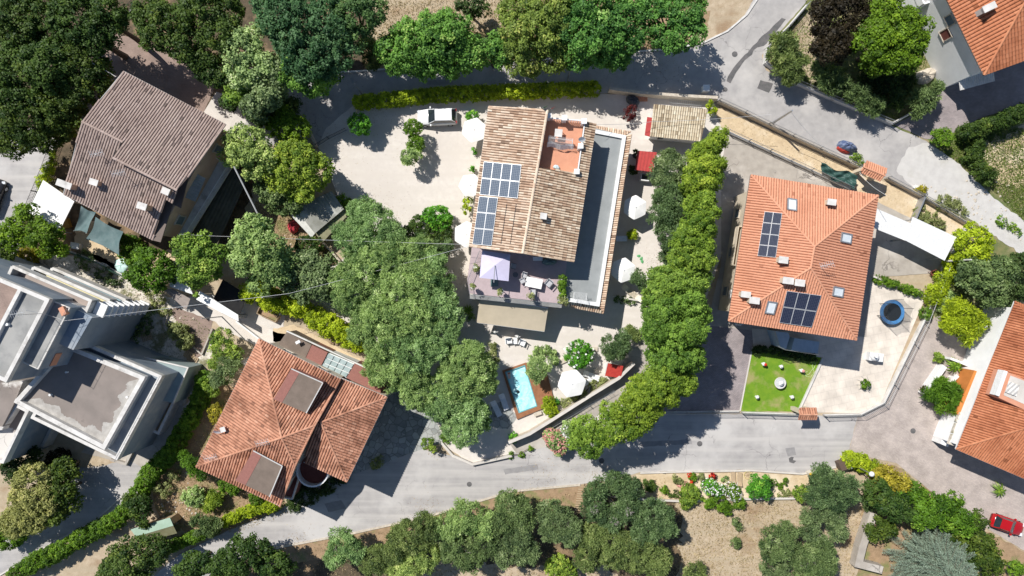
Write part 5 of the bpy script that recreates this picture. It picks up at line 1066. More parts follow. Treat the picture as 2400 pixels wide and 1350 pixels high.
# right side
T("olive grey bush behind the street wall at the junction corner", G_OLIVE2, [(1840, 105, 36, 4), (1855, 145, 42, 4.2), (1825, 130, 26, 3.5)], 'ced')
T("large plum coloured dark tree on the top edge", G_PURP, [(1955, 40, 48, 7), (1960, 100, 44, 7), (2000, 20, 46, 7.5), (1975, 75, 44, 7), (1930, 10, 26, 6)])
T("large bright green round tree beside the white walled house", G_IVY, [(2085, 75, 68, 8.5), (2050, 100, 50, 8), (2120, 120, 50, 7.8), (2130, 60, 50, 8), (2070, 130, 44, 7.2), (2150, 95, 30, 7), (2080, 20, 40, 8)])
T("feathery cedar shrub behind the wall, left of three", G_OLIVE2, [(1950, 180, 36, 3.6), (1930, 165, 26, 3.4), (1975, 200, 26, 3.4)], 'ced', group="cedar shrubs behind the street wall")
T("feathery cedar shrub behind the wall, middle of three", G_OLIVE2, [(2030, 230, 30, 3.4), (2010, 215, 26, 3.2), (2055, 250, 24, 3.2)], 'ced', group="cedar shrubs behind the street wall")
T("feathery cedar shrub at the corner of the paved driveway", G_OLIVE2, [(2165, 235, 32, 3.6), (2190, 215, 26, 3.4), (2150, 255, 20, 3)], 'ced', group="cedar shrubs behind the street wall")
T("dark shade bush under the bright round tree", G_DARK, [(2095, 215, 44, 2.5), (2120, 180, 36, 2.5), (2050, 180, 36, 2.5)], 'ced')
T("green bush at the end of the paved driveway", G_IVY, [(2215, 322, 22, 2.4), (2200, 318, 16, 2)], 'bush', 'shrub', 'shrub')
hedge("loose dark hedge along the right edge plot", G_OAK, [(2265, 310), (2300, 300), (2345, 285), (2400, 262), (2430, 250)], 30, 2.6, 'cyp')
hedge("loose green hedge sloping down beside the gravel track", G_OAK, [(2290, 330), (2285, 370), (2300, 400), (2330, 425)], 34, 2.0, 'cyp')
T("tuft of grassy scrub in the middle of the gravel track", G_IVY, [(2350, 520, 14, .4), (2370, 530, 12, .4), (2385, 545, 10, .4)], 'bush', 'plant', 'plant', dens=.6)
T("low scrub on the verge below the gravel track", G_SAGE, [(2215, 475, 20, .8), (2235, 485, 20, .8), (2255, 500, 14, .7)], 'bush', 'plant', 'plant', dens=.7)
T("dry scrub inside the fenced planting plot", G_SAGE, [(2160, 500, 18, .8), (2185, 515, 20, .9), (2200, 530, 16, .8)], 'bush', 'plant', 'plant', dens=.7)
T("yellow shrub outside the railing by the upper gate", G_YEL, [(2160, 445, 10, .9), (2168, 440, 7, .8)], 'bush', 'shrub', 'shrub')
T("small bright shrub against the street wall left of the upper gate", G_LIGHT, [(2010, 372, 11, 1.4), (2000, 365, 8, 1.2), (2018, 380, 8, 1.2)], 'bush', 'shrub', 'shrub')
T("yellow green leafy tree at the right corner of the white carport", G_HEDGE, [(2285, 560, 40, 4.5), (2305, 590, 30, 4.2), (2265, 590, 26, 4)], 'broad')
T("grey green tree between gravel track and right edge", G_OLIVE2, [(2310, 650, 46, 5.5), (2350, 640, 42, 5.5), (2280, 640, 34, 5), (2330, 680, 40, 5)])
T("yellow green feathery conifer beside the white wall", G_HEDGE, [(2260, 740, 40, 4.5), (2235, 760, 28, 4), (2290, 760, 34, 4.2), (2270, 785, 26, 3.6), (2240, 725, 24, 4)], 'ced')
T("dark foliage at the right edge above the sooty roof", G_DARK, [(2395, 620, 30, 4), (2400, 680, 26, 3.5), (2370, 700, 20, 3)])
T("shrub between the bright hedge and the grey green tree", G_OLIVE, [(2225, 700, 20, 1.6), (2215, 720, 14, 1.3)], 'bush', 'shrub', 'shrub')
T("drooping evergreen beside the entrance steps of the right house", G_IVY, [(2190, 925, 26, 2.6), (2225, 940, 30, 3), (2240, 920, 24, 2.8), (2215, 905, 22, 2.6), (2215, 960, 18, 2.2)], 'ced')
def palm(lab, px, py, r, z, n=26, m=None, trunk=.12):
    b = W(px, py, z); b0 = Vector((b.x, b.y, 0)); t = thing("palm_tree" if z > 1 else "palm_plant", b0, lab, "palm"); mb = MB(); mb.tube([b0, b0 + Vector((0, 0, z))], [trunk * 1.3, trunk], 7); obj("trunk", mb, BARK, t)
    mb = MB(); R_ = r * S; rr = random.Random(px)
    for k in range(n):
        a = 2.4 * k; e = rr.uniform(-.1, .9); L_ = R_ * (1.05 - .3 * e); pp = []
        for s in range(6):
            f = s / 5; pp.append(b0 + Vector((math.cos(a) * L_ * f, math.sin(a) * L_ * f, z + L_ * (e * f - .75 * f * f))))
        sd_ = Vector((-math.sin(a), math.cos(a), 0)) * R_ * .085
        for s in range(5):
            w0, w1 = (1 - abs(s / 5 - .35)) * .8, (1 - abs((s + 1) / 5 - .35)) * .8 if s < 4 else .05
            mb.poly([pp[s] - sd_ * w0, pp[s + 1] - sd_ * w1, pp[s + 1] + sd_ * w1, pp[s] + sd_ * w0], rr.random())
    obj("fronds", mb, m or G_PALM, t); return t
palm("small palm with spiky bright fronds beside the beige awning", 1097, 727, 16, 1.0)
palm("dark cycad palm in the planter at the right house's steps", 2240, 858, 22, 1.0, 34, G_IVY)
palm("spiky plant under the shaded eaves of the right house", 2345, 1150, 20, .8)
T("little green bush below the small palm", G_OLIVE, [(1104, 745, 8, .6)], 'bush', 'plant', 'plant')
# lower left
T("round olive yellow tree in the lower left corner", G_YEL if False else G_SAGE, [(70, 1130, 42, 6), (55, 1165, 40, 6), (90, 1180, 40, 5.8), (60, 1205, 34, 5)], 'cyp')
T("pale yellowish tree below the round olive yellow one", G_SAGE, [(40, 1230, 34, 4.5), (80, 1225, 32, 4.5), (20, 1215, 26, 4)])
T("dark tree right of the round olive yellow tree", G_OAK, [(130, 1150, 42, 5.2), (145, 1110, 34, 4.8), (115, 1200, 36, 4.6), (160, 1175, 26, 4)])
T("dark tree on the left edge above the round olive yellow tree", G_DARK, [(30, 1100, 32, 4.2), (70, 1075, 26, 3.6)])
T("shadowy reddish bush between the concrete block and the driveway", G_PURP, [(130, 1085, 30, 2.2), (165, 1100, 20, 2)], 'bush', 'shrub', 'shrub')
T("green bush at the left edge beside the lowest driveway", G_IVY, [(15, 1265, 28, 2.6), (45, 1250, 20, 2.2), (-10, 1250, 26, 2.8)], 'bush', 'shrub', 'shrub')
T("bright green leafy tree left of the salmon roof", G_BRIGHT if False else G_LIGHT, [(520, 790, 22, 3.6), (515, 820, 26, 3.8), (545, 830, 20, 3.4), (500, 850, 18, 3)], 'cyp')
T("grey green olive tree left of the salmon roof", G_OLIVE2, [(530, 860, 30, 4), (515, 885, 26, 3.6), (550, 850, 20, 3.6)], 'fine')
T("yellow green small tree under the grey olive, by the hedge", G_LIGHT, [(490, 905, 16, 2.4), (500, 920, 12, 2)], 'bush', 'shrub', 'shrub')
T("yellow flowered bush close to the salmon roof's left side", G_YEL, [(507, 965, 18, 2), (500, 980, 12, 1.8)], 'bush', 'shrub', 'shrub')
T("dark feathery shrub below the salmon roof's left corner", G_IVY, [(450, 1085, 24, 2.8), (465, 1110, 22, 2.6), (430, 1075, 18, 2.4)], 'fine')
T("pinkish oleander bush in the brown garden", G_OLIVE, [(450, 1165, 24, 2), (462, 1175, 16, 1.8)], 'bush', 'shrub', 'shrub')
T("spiky yellow green shrub in the brown garden", G_LIGHT, [(497, 1175, 20, 1.8), (505, 1160, 14, 1.6), (490, 1190, 12, 1.5)], 'ced', 'shrub', 'shrub')
T("thin weedy bush near the driveway hedge in the brown garden", G_SAGE, [(380, 1150, 18, 1.2), (365, 1140, 14, 1), (405, 1115, 14, 1)], 'bush', 'shrub', 'shrub', dens=.6)
T("green shrubs along the salmon roof's lower eave", G_IVY, [(545, 1145, 18, 1.8), (600, 1170, 16, 1.6), (525, 1140, 14, 1.6)], 'bush', 'shrub', 'shrub')
T("round grey bush right of the green roofed shed", G_OLIVE2, [(480, 1240, 30, 3), (465, 1225, 20, 2.6), (500, 1228, 18, 2.6)], 'fine', 'shrub', 'shrub')
T("green leafy mass over the hedge above the green shed", G_OAK, [(320, 1190, 28, 3.4), (335, 1215, 22, 3), (300, 1170, 20, 2.8)])
T("ivy on the slope below the salmon house", G_DARK, [(720, 1160, 26, .9), (760, 1140, 24, .9), (690, 1180, 20, .9), (800, 1120, 18, .8)], 'bush', 'ground cover', 'ivy')
# lower grove
T("dark evergreen at the bottom edge, left of the grove", G_OAK, [(300, 1320, 56, 6), (350, 1300, 40, 5.5), (260, 1340, 40, 5)], 'broad', group=GR)
T("dark evergreen at the bottom edge below the lower road", G_OAK, [(560, 1310, 50, 6.5), (600, 1290, 34, 6), (520, 1335, 40, 6), (640, 1325, 42, 6)], 'broad', group=GR)
T("dark evergreen at the bottom edge beside the sandy gap", G_OAK, [(440, 1335, 36, 5), (470, 1325, 30, 5)], 'broad', group=GR)
T("pale loose olive at the grove's left end", G_OLIVE, [(800, 1275, 36, 5), (830, 1300, 30, 4.8), (780, 1310, 28, 4.8)], 'fine', group=GR, bare=1, bark=BARKP)
GV = [("olive above the grove's bottom edge, third from its left end", [(880, 1320, 38, 5), (915, 1300, 30, 5)]),
 ("wide olive in the left half of the grove", [(960, 1260, 46, 5.6), (930, 1285, 38, 5.4), (1000, 1240, 38, 5.6)]),
 ("olive at the bottom edge under the wide one", [(965, 1325, 40, 5), (1000, 1310, 34, 5), (930, 1345, 30, 5)]),
 ("olive below the road, beside the stepped path's left bank", [(1090, 1215, 42, 5.6), (1050, 1240, 38, 5.6), (1130, 1235, 38, 5.6)]),
 ("olive in the middle of the grove, bottom row", [(1070, 1290, 42, 5.4), (1110, 1310, 36, 5.2), (1140, 1280, 34, 5.4)]),
 ("grey olive nearest to the road in the grove's centre", [(1200, 1190, 42, 5.4), (1175, 1230, 34, 5.4), (1225, 1220, 34, 5.4)]),
 ("olive under the grey one in the grove's centre", [(1215, 1270, 42, 5.4), (1185, 1300, 34, 5.2), (1240, 1300, 30, 5)]),
 ("olive left of the wooden steps", [(1300, 1215, 40, 5.4), (1330, 1245, 40, 5.4), (1290, 1250, 30, 5.2)])]
for lab, L in GV: T(lab, G_OLIVE if len(lab) % 2 else G_OLIVE2, L, 'fine', group=GR, bare=1, bark=BARKP)
T("open topped grey olive with bare white branches right of the wooden steps", G_OLIVE2, [(1400, 1150, 32, 5.6), (1480, 1150, 32, 5.6), (1440, 1130, 26, 5.6), (1395, 1195, 34, 5.4), (1470, 1195, 34, 5.6), (1435, 1222, 34, 5.2)], 'fine', group=GR, bare=2, bark=BARKP)
T("dense olive bush beside the road lamp in the grove", G_OLIVE2, [(1460, 1125, 18, 3.6)], 'fine', group=GR)
T("big olive at the right end of the grove", G_OLIVE2, [(1540, 1215, 42, 5.6), (1515, 1250, 38, 5.4), (1560, 1240, 32, 5.2), (1500, 1210, 28, 5.2)], 'fine', group=GR, bare=1, bark=BARKP)
T("big olive filling the grove's right bottom corner", G_OLIVE2, [(1440, 1290, 52, 5.6), (1500, 1300, 46, 5.6), (1540, 1320, 40, 5.4), (1400, 1270, 40, 5.4), (1380, 1310, 36, 5.2)], 'fine', group=GR, bare=1, bark=BARKP)
T("yellow green small tree at the bottom edge in the sandy path", G_LIGHT, [(1310, 1335, 30, 3), (1330, 1350, 24, 3)], 'bush')
T("half hidden shrub on the bottom edge of the dry field", G_OLIVE2, [(1630, 1350, 30, 2.6)], 'fine', 'shrub', 'shrub')
T("tiny lone sapling in the dry field", G_OLIVE2, [(1725, 1275, 10, .9)], 'fine', 'plant', 'plant', dens=.6)
T("round olive in the dry field, upper one of the left pair", G_OLIVE2, [(1825, 1275, 42, 5), (1810, 1300, 30, 4.6), (1845, 1250, 28, 4.6)], 'fine', bare=1, bark=BARKP, group="olives in the dry field")
T("round olive in the dry field, on the bottom edge", G_OLIVE2, [(1910, 1330, 52, 5.2), (1930, 1300, 36, 4.8)], 'fine', bare=1, bark=BARKP, group="olives in the dry field")
T("low olive bush left of the bottom edge olive", G_OLIVE2, [(1820, 1340, 36, 3.6)], 'fine', bare=1, bark=BARKP, group="olives in the dry field")
T("ring shaped olive with an open brown centre", G_OLIVE2, [(1905, 1215, 26, 4.2), (1900, 1250, 26, 4.2), (1925, 1270, 20, 4), (1940, 1195, 24, 4.2), (1965, 1215, 26, 4.2), (1970, 1250, 24, 4.2)], 'fine', bare=1, bark=BARKP, group="olives in the dry field")
T("broad dark olive beside the waste bins", G_OLIVE2, [(1940, 1140, 40, 5.2), (1985, 1140, 34, 5), (1920, 1165, 32, 4.8), (1965, 1175, 34, 5), (1995, 1165, 24, 4.6), (1930, 1110, 24, 4.6)], 'fine', bare=1, bark=BARKP, group="olives in the dry field")
T("rounded yellow green bush left of the broad dark olive", G_LIGHT, [(1882, 1158, 20, 2)], 'bush', 'shrub', 'shrub')
# flower border
def B_(lab, m, L, **k): return T(lab, m, L, 'bush', 'shrub', 'shrub', **k)
B_("dark round bush at the left end of the flower border", G_OAK, [(1525, 1140, 13, .9), (1518, 1132, 9, .8)]); B_("small split green bush second from the left in the border", G_IVY, [(1555, 1143, 7, .7), (1560, 1150, 6, .6)])
B_("yellow green ball bush in the border, left one", G_SAGE, [(1588, 1122, 11, .8)]); B_("yellow green ball bush in the border, right of the red flowers", G_SAGE, [(1643, 1118, 10, .8)])
o = B_("green bush with red flowers at both ends", G_IVY, [(1622, 1122, 10, .7)]); flowers(o, [(1617, 1113, 5, .8), (1622, 1131, 4, .8)], F_RED, 20, 5, .2)
o = B_("round crimson flower clump in the border", G_RED, [(1670, 1117, 7, .6)]); flowers(o, [(1670, 1117, 7, .7)], F_RED, 60, 6, .16)
o = B_("pale pink flower clump in the border", G_SAGE, [(1605, 1138, 9, .5), (1595, 1135, 7, .5)]); flowers(o, [(1605, 1138, 9, .6), (1595, 1135, 7, .6)], F_PINK, 24, 7, .18)
B_("wedge shaped green bush low in the border", G_OAK, [(1588, 1158, 9, .9), (1575, 1162, 7, .6)]); B_("large yellow green shrub hanging over the border's wall", G_LIGHT, [(1620, 1160, 22, 1.6), (1612, 1175, 16, 1.4), (1605, 1182, 12, 1)])
o = B_("white flowering bush in the border, larger left one", G_BRIGHT, [(1665, 1142, 18, 1.5), (1680, 1148, 16, 1.4)]); flowers(o, [(1665, 1142, 18, 1.6), (1682, 1148, 16, 1.5)], F_WHITE, 90, 8, .15)
o = B_("white flowering bush in the border, right one", G_IVY, [(1715, 1150, 17, 1.6), (1725, 1162, 14, 1.4)]); flowers(o, [(1715, 1150, 17, 1.7), (1725, 1162, 14, 1.5)], F_WHITE, 90, 9, .15)
T("lush square pergola creeper of bright leaves in the flower border", G_BRIGHT, [(1770, 1130, 14, 2.4), (1795, 1132, 16, 2.4), (1768, 1155, 16, 2.4), (1795, 1158, 15, 2.4), (1782, 1143, 18, 2.6)], 'cyp', 'climber', 'climbing_plant')
B_("drooping green shrubs hanging below the border wall", G_IVY, [(1660, 1178, 14, 1.2), (1690, 1182, 18, 1.4), (1705, 1195, 14, 1), (1735, 1180, 14, 1.2)]); B_("round green ball right of the bright creeper", G_IVY, [(1812, 1134, 9, .8)])
B_("small clipped ball bush in the border, lower one", G_IVY, [(1828, 1140, 6.5, .6)]); B_("small clipped ball bush in the border, upper right one", G_IVY, [(1843, 1131, 7.5, .7)]); B_("low grey sage mat at the border's lower right", G_SAGE, [(1830, 1155, 9, .4), (1845, 1156, 10, .4)])
B_("little potted green bush beside the sun chairs in the border", G_OLIVE, [(1698, 1122, 8, .7)]); B_("slanting sapling shrub below the border wall in the dry field", G_OLIVE2, [(1727, 1228, 10, 1), (1735, 1236, 7, .8)])
# lower right thicket
T("yellow leaved bushy tree at the top of the right thicket", G_YEL, [(2085, 1120, 28, 3.6), (2110, 1135, 26, 3.6), (2065, 1110, 18, 3)])
T("dark green tree below the yellow leaved one", G_OAK, [(2065, 1165, 34, 4.4), (2095, 1185, 36, 4.6), (2055, 1140, 24, 4), (2120, 1200, 28, 4.2)])
T("mid green tree right of the yellow leaved one", G_IVY, [(2145, 1150, 26, 3.8), (2165, 1175, 26, 3.8), (2130, 1165, 22, 3.8)])
T("wide yellow green tree in the middle of the right thicket", G_LIGHT if False else G_IVY, [(2200, 1200, 40, 5), (2240, 1215, 34, 5), (2170, 1210, 32, 4.8), (2230, 1180, 26, 4.6), (2265, 1230, 30, 4.6)])
T("yellow tipped dark tree beside the red car", G_OAK, [(2280, 1250, 34, 4.2), (2300, 1220, 22, 4), (2260, 1270, 28, 4), (2315, 1265, 22, 3.4)])
T("dark green round bush beside the grey retaining wall", G_OAK, [(2065, 1235, 28, 3), (2085, 1250, 22, 2.8), (2050, 1250, 18, 2.4)])
def spruce(lab, px, py, rpx, h_, m):
    b0 = W(px, py, 0); t = thing("conifer", b0, lab, "conifer"); r = np.random.default_rng(42); mb = MB(); mb.tube([b0, b0 + Vector((0, 0, h_ * .97))], [.24, .03], 8); R0 = rpx * S * .92; PP = []; NN = []; AX = []; SZ = []; TN = []
    for lv in range(13):
        f = lv / 12; z = .8 + (h_ - 1.0) * f; L_ = R0 * (1 - f) ** .85 + .25; nb = int(24 - 14 * f)
        for k in range(nb):
            a = 2 * math.pi * (k + r.uniform(-.5, .5)) / nb + lv * 1.1; l = L_ * r.uniform(.5, 1.06); d = np.array([math.cos(a), math.sin(a), 0]); sd_ = np.array([-d[1], d[0], 0]); tip = np.array([b0.x, b0.y, z]) + d * l + [0, 0, .12 * l]
            mb.tube([(b0.x, b0.y, z), tuple(tip)], [.035, .01], 4, caps=False); n_ = int(l / .06)
            for q in range(n_):
                g = (q + r.random()) / n_; base = np.array([b0.x, b0.y, z]) + (tip - np.array([b0.x, b0.y, z])) * g; tw = .85 * (1 - g * .8) * (.5 + .5 * min(1, l / 2)) + .08
                for s_ in (-1, 1):
                    dd = unit(sd_ * s_ + d * .8 + r.normal(size=3) * .12)
                    for w_ in range(3): c_ = base + dd * tw * (w_ + .5) / 3; PP.append(c_ + r.normal(size=3) * .015); AX.append(dd + r.normal(size=3) * .25); NN.append(unit(np.array([0, 0, 1.]) + r.normal(size=3) * .35)); SZ.append(.2 * r.uniform(.7, 1.3)); TN.append(.35 + .3 * (w_ / 2) + .12 * r.normal())
    obj("trunk", mb, BARK, t); P = np.array(PP) - np.array(b0); me = leaf_mesh("crown", P, np.array(NN), np.array(SZ), np.array(TN), .22, 5, np.array(AX)); link_mesh("crown", me, m, None, t)
spruce("large silvery blue spruce at the bottom right", 2155, 1298, 122, 8.5, G_SPRUCE)
T("green bush under the spruce's right side", G_OAK, [(2290, 1300, 34, 3.4), (2320, 1310, 30, 3.2), (2270, 1330, 34, 3.4), (2330, 1335, 30, 3)])
T("small bush at the right edge below the red car", G_IVY, [(2385, 1335, 18, 2)], 'bush', 'shrub', 'shrub')
T("narrow shrub at the top of the grey retaining wall", G_OLIVE2, [(2035, 1165, 14, 1.6), (2040, 1185, 12, 1.4)], 'fine', 'shrub', 'shrub')
# ================================================================ walls, fences, poles
def wallthing(name, label, path, w, z1, m, cat="wall", z0=0, cop=None):
    P = WP(path, z0); c = sum(P, Vector()) / len(P); c.z = 0; t = thing(name, c, label, cat); b = MB(); b.ribbon(P, w, z0, z1); obj("wall", b, m, t)
    if cop: b = MB(); b.ribbon(P, w + .08, z1 + .002, z1 + .06); obj("coping", b, cop, t)
    return t
def fence(label, path, wallh, h, m=None, rail=None, gap=.16, w=.22, name="fence"):
    P = WP(path, 0); c = sum(P, Vector()) / len(P); t = thing(name, c, label, "fence"); b = MB(); b.ribbon(P, w, 0, wallh); obj("low_wall", b, m or M_PARA, t)
    mb = MB(); pb = MB()
    for i in range(len(P) - 1):
        L_ = (P[i + 1] - P[i]).length; n_ = max(1, int(L_ / gap))
        for k in range(n_): p = P[i].lerp(P[i + 1], k / n_); mb.box((p.x, p.y, (wallh + h) / 2), (.025, .025, h - wallh), .4)
        for z in (wallh + .1, h - .03): mb.tube([P[i] + Vector((0, 0, z)), P[i + 1] + Vector((0, 0, z))], .025, 4)
        n2 = max(1, int(L_ / 2.2))
        for k in range(n2): p = P[i].lerp(P[i + 1], k / n2); q = MB(); q.box((p.x, p.y, h / 2 + .04), (.07, .07, h + .08)); obj("post", q, rail or M_METAL, t)
    obj("railing", mb, rail or M_METAL, t); return t
fence("railing on a low wall beside the paved square, round the trampoline terrace", [(2262, 527), (2210, 622), (2160, 752), (2066, 943), (2012, 970)], .55, 1.5)
fence("railing on the low front wall between the lawn and the lower road", [(1928, 972), (2012, 970)], .5, 1.4)
fence("low front wall and railing under the lawn, left of the lower gate", [(1737, 966), (1868, 970)], .5, 1.3)
fence("sliding gate and rail across the charcoal forecourt's street side", [(1545, 966), (1732, 964)], .15, 1.4, rail=M_METAL)
fence("wall top railing along the upper street, above the sandy planting strip", [(1680, 240), (1740, 268), (1850, 322), (1976, 380), (2018, 400)], .9, 1.7, M_STONE)
fence("railing on the wall right of the upper gate down to the carport", [(2072, 418), (2150, 460), (2262, 526)], .7, 1.5, M_STONE)
fence("inner railing between the sandy planting strip and the concrete court", [(1703, 310), (1850, 378), (1990, 443)], .4, 1.3, M_PARA)
fence("white street wall with slim railing behind the cedar shrubs", [(1885, 18), (1845, 65), (1792, 118), (1790, 150), (1850, 192), (1960, 240), (2085, 292), (2140, 262)], .7, 1.5, M_PARA)
fence("black iron fence above the lane wall at the garden's west side", [(135, 330), (110, 400), (68, 500)], .3, 1.1, M_PARA, M_DARKM)
fence("low green net fence between the sand garden and the rubble yard", [(165, 590), (225, 612), (300, 650)], .35, 1.0, M_PARA, plain("green net", (.04, .13, .09), .7))
fence("dark railing round the pale gate yard of the wood's top gap", [(275, 30), (300, 35), (325, 5)], .2, 1.2, M_DARKM, M_DARKM)
fence("thin rail beside the concrete ramp below the pool garden", [(1295, 998), (1380, 948), (1440, 915)], .1, .9, M_PARA, M_METAL, gap=.4)
fence("low boundary rail between court and house wall at the shaded entrance", [(745, 343), (772, 326), (815, 305)], .1, 1.1, M_PARA, M_DARKM, gap=.14, name="gate")
wallthing("garden_wall", "cream wall holding the pool garden above the concrete ramp", [(1192, 1030), (1240, 1010), (1292, 978), (1380, 922), (1445, 882), (1480, 848)], .25, 1.5, M_STONE, cop=M_CONCL)
wallthing("garden_wall", "low white wall along the lower road under the pool olives", [(1035, 1035), (1062, 1066), (1108, 1086), (1200, 1066)], .25, .5, M_CONCL)
wallthing("garden_wall", "grey wall between the shaded north yard and the street", [(1425, 215), (1500, 225), (1600, 232), (1675, 236)], .3, 1.3, M_STONE)
wallthing("garden_wall", "short curved white wall at the gravel court's left entrance", [(832, 244), (836, 262), (832, 275)], .2, .7, M_CONCL)
wallthing("garden_wall", "curved wall with ochre pillar at the court entrance's lower side", [(725, 300), (735, 325), (745, 345)], .25, .9, M_STONE)
wallthing("kerb", "dark kerb along the outer bend of the north road", [(1780, -10), (1750, 35), (1705, 73), (1645, 102), (1565, 116), (1480, 122), (1340, 134), (1180, 148), (930, 161), (800, 170)], .18, .14, M_PARA, "kerb")
wallthing("kerb", "stone kerb between the lower road and the olive grove", [(430, 1395), (545, 1310), (660, 1281), (820, 1251), (1000, 1211), (1100, 1181), (1200, 1151), (1360, 1136)], .2, .12, M_STONE, "kerb")
wallthing("kerb", "pale kerb between the flower border and the lower road", [(1500, 1108), (1600, 1105), (1760, 1102), (1880, 1110), (1958, 1094)], .18, .15, M_CONCL, "kerb")
wallthing("kerb", "white kerb of the driveway along the left ivy hedge", [(0, 1348), (120, 1275), (230, 1215), (290, 1160)], .15, .12, M_CONCL, "kerb")
wallthing("garden_wall", "low retaining wall under the flower border", [(1495, 1168), (1600, 1173), (1720, 1168), (1870, 1166)], .2, .35, M_CONCL)
wallthing("garden_wall", "white strip wall between lawn and charcoal forecourt", [(1763, 813), (1734, 963)], .14, .1, M_CONCL, "kerb")
wallthing("garden_wall", "grey kerb wall between lawn and cream terrace", [(1927, 838), (1869, 965)], .2, .3, M_PARA)
wallthing("garden_wall", "white wall across the terrace south of the concrete court", [(2042, 648), (2168, 697)], .18, .5, M_CONCL)
wallthing("garden_wall", "thin metal topped wall crossing the planting strip by the carport", [(2155, 462), (2133, 515)], .15, 1.2, M_METAL)
wallthing("garden_wall", "thick grey stone wall standing in the dry field by the thicket", [(2035, 1195), (2010, 1270), (2000, 1312), (2055, 1326)], .8, 1.2, M_CONC, cop=None)
wallthing("garden_wall", "stone wall at the right edge below the red car", [(2310, 1300), (2350, 1318), (2420, 1345)], .2, .4, M_STONE)
wallthing("garden_wall", "white boundary wall beside the long white roof, toward the salmon house", [(558, 752), (620, 800), (606, 812)], .14, .6, M_WHITE)
wallthing("garden_wall", "low terrace walls of the pink slabs in the rubble yard", [(400, 722), (388, 760), (440, 800), (475, 830), (500, 770)], .14, .3, M_CONC)
wallthing("garden_wall", "wall with slanting grey boards at the shed's south side", [(756, 566), (780, 590), (800, 612)], .18, .8, M_STONE)
wallthing("garden_wall", "dark walled edge at the concrete block's front court", [(345, 995), (300, 1085), (265, 1075)], .25, .5, M_CONC)
def pole(px, py, h, label, r=.09, arm=None, m=None, cat="pole", name="utility_pole", globe=False):
    b0 = W(px, py, 0); t = thing(name, b0, label, cat); b = MB(); b.tube([b0, b0 + Vector((0, 0, h))], [r * 1.3, r * .8], 8); obj("mast", b, m or M_METAL, t)
    if arm: b = MB(); b.tube([b0 + Vector((0, 0, h - .1)), b0 + Vector((arm[0], arm[1], h + .1))], .035, 5); obj("arm", b, M_METAL, t); b = MB(); b.box(b0 + Vector((arm[0], arm[1], h + .08)), (.55, .22, .12), math.atan2(arm[1], arm[0])); obj("lamp_head", b, M_METAL, t)
    if globe: b = MB(); b.lathe(b0 + Vector((0, 0, h)), [(.05, 0), (.2, .06), (.28, .2), (.28, .32), (.2, .46), (.05, .54)], 12); obj("globe", b, M_WHITEP, t, smooth=True)
    return t
pole(1808, 290, 5.6, "grey pole at the upper street wall, leaning toward the junction in the photo", .12)
pole(2206, 613, 4.9, "pale pole at the carport corner, lower one of the two", .1, m=M_PARA); pole(2238, 556, 4.0, "pale pole at the carport corner, upper one of the two", .08, m=M_PARA)
pole(850, 222, 3.4, "street lamp at the left end of the north hedge", .05, (-.3, .5), cat="street lamp", name="street_lamp"); pole(1330, 188, 3.4, "street lamp on the north hedge near its middle", .05, (.1, .4), cat="street lamp", name="street_lamp")
pole(1475, 1122, 3.6, "white globe lamp among the grove's olives by the wooden steps", .05, cat="street lamp", name="street_lamp", globe=True); pole(2002, 1090, 3.4, "globe lamp behind the waste bins", .05, cat="street lamp", name="street_lamp", globe=True)
pole(934, 1236, 3.0, "globe lamp on the verge below the lower road", .05, cat="street lamp", name="street_lamp", globe=True)
pole(665, 695, 6.5, "thin dark utility pole in the yellow green hedge, meeting the cables", .09, m=M_METAL); pole(520, 742, 5.0, "thin pole at the black covered enclosure", .05)
def cable(label, pts, r=.022, sag=.5, m=None):
    P = WP(pts); b = MB(); q = []
    for i in range(len(P) - 1):
        for k in range(13): f = k / 12; q.append(P[i].lerp(P[i + 1], f) - Vector((0, 0, 4 * sag * f * (1 - f))))
    b.tube(q, r, 4); o = obj("cable", b, m or plain("cable grey", (.62, .62, .62), .6)); tag(o, label, "cable"); return o
cable("long cable from the concrete tower's aerial to the hedge pole", [(60, 727, 12.5), (150, 752, 11.2), (677, 688, 6.6)], .02)
cable("cable running from the hedge pole over the olives to the farmhouse corner", [(677, 688, 6.6), (1098, 577, 6.8)], .016)
cable("level cable from the brown tiled house to the farmhouse", [(420, 549, 6.2), (560, 555, 6), (1095, 573, 6.6)], .016)
cable("thick grey pipe line slanting beside the mossy corrugated roof", [(548, 390, 6.5), (604, 502, 5.2)], .07, .02)
cable("cable from the leaning pole along the upper street wall", [(1854, 262, 5.6), (1950, 362, 2.2)], .018); cable("cable from the tiled shed across to the street pole", [(1396, 291, 6.5), (1530, 285, 3.6), (1808, 268, 4.5)], .018)
cable("cable from the upper gate to the orange roof", [(2015, 404, 3), (2078, 458, 7)], .02); cable("cable from the wood to the brown roof's upper corner", [(215, 147, 8), (272, 180, 7.3)], .03)
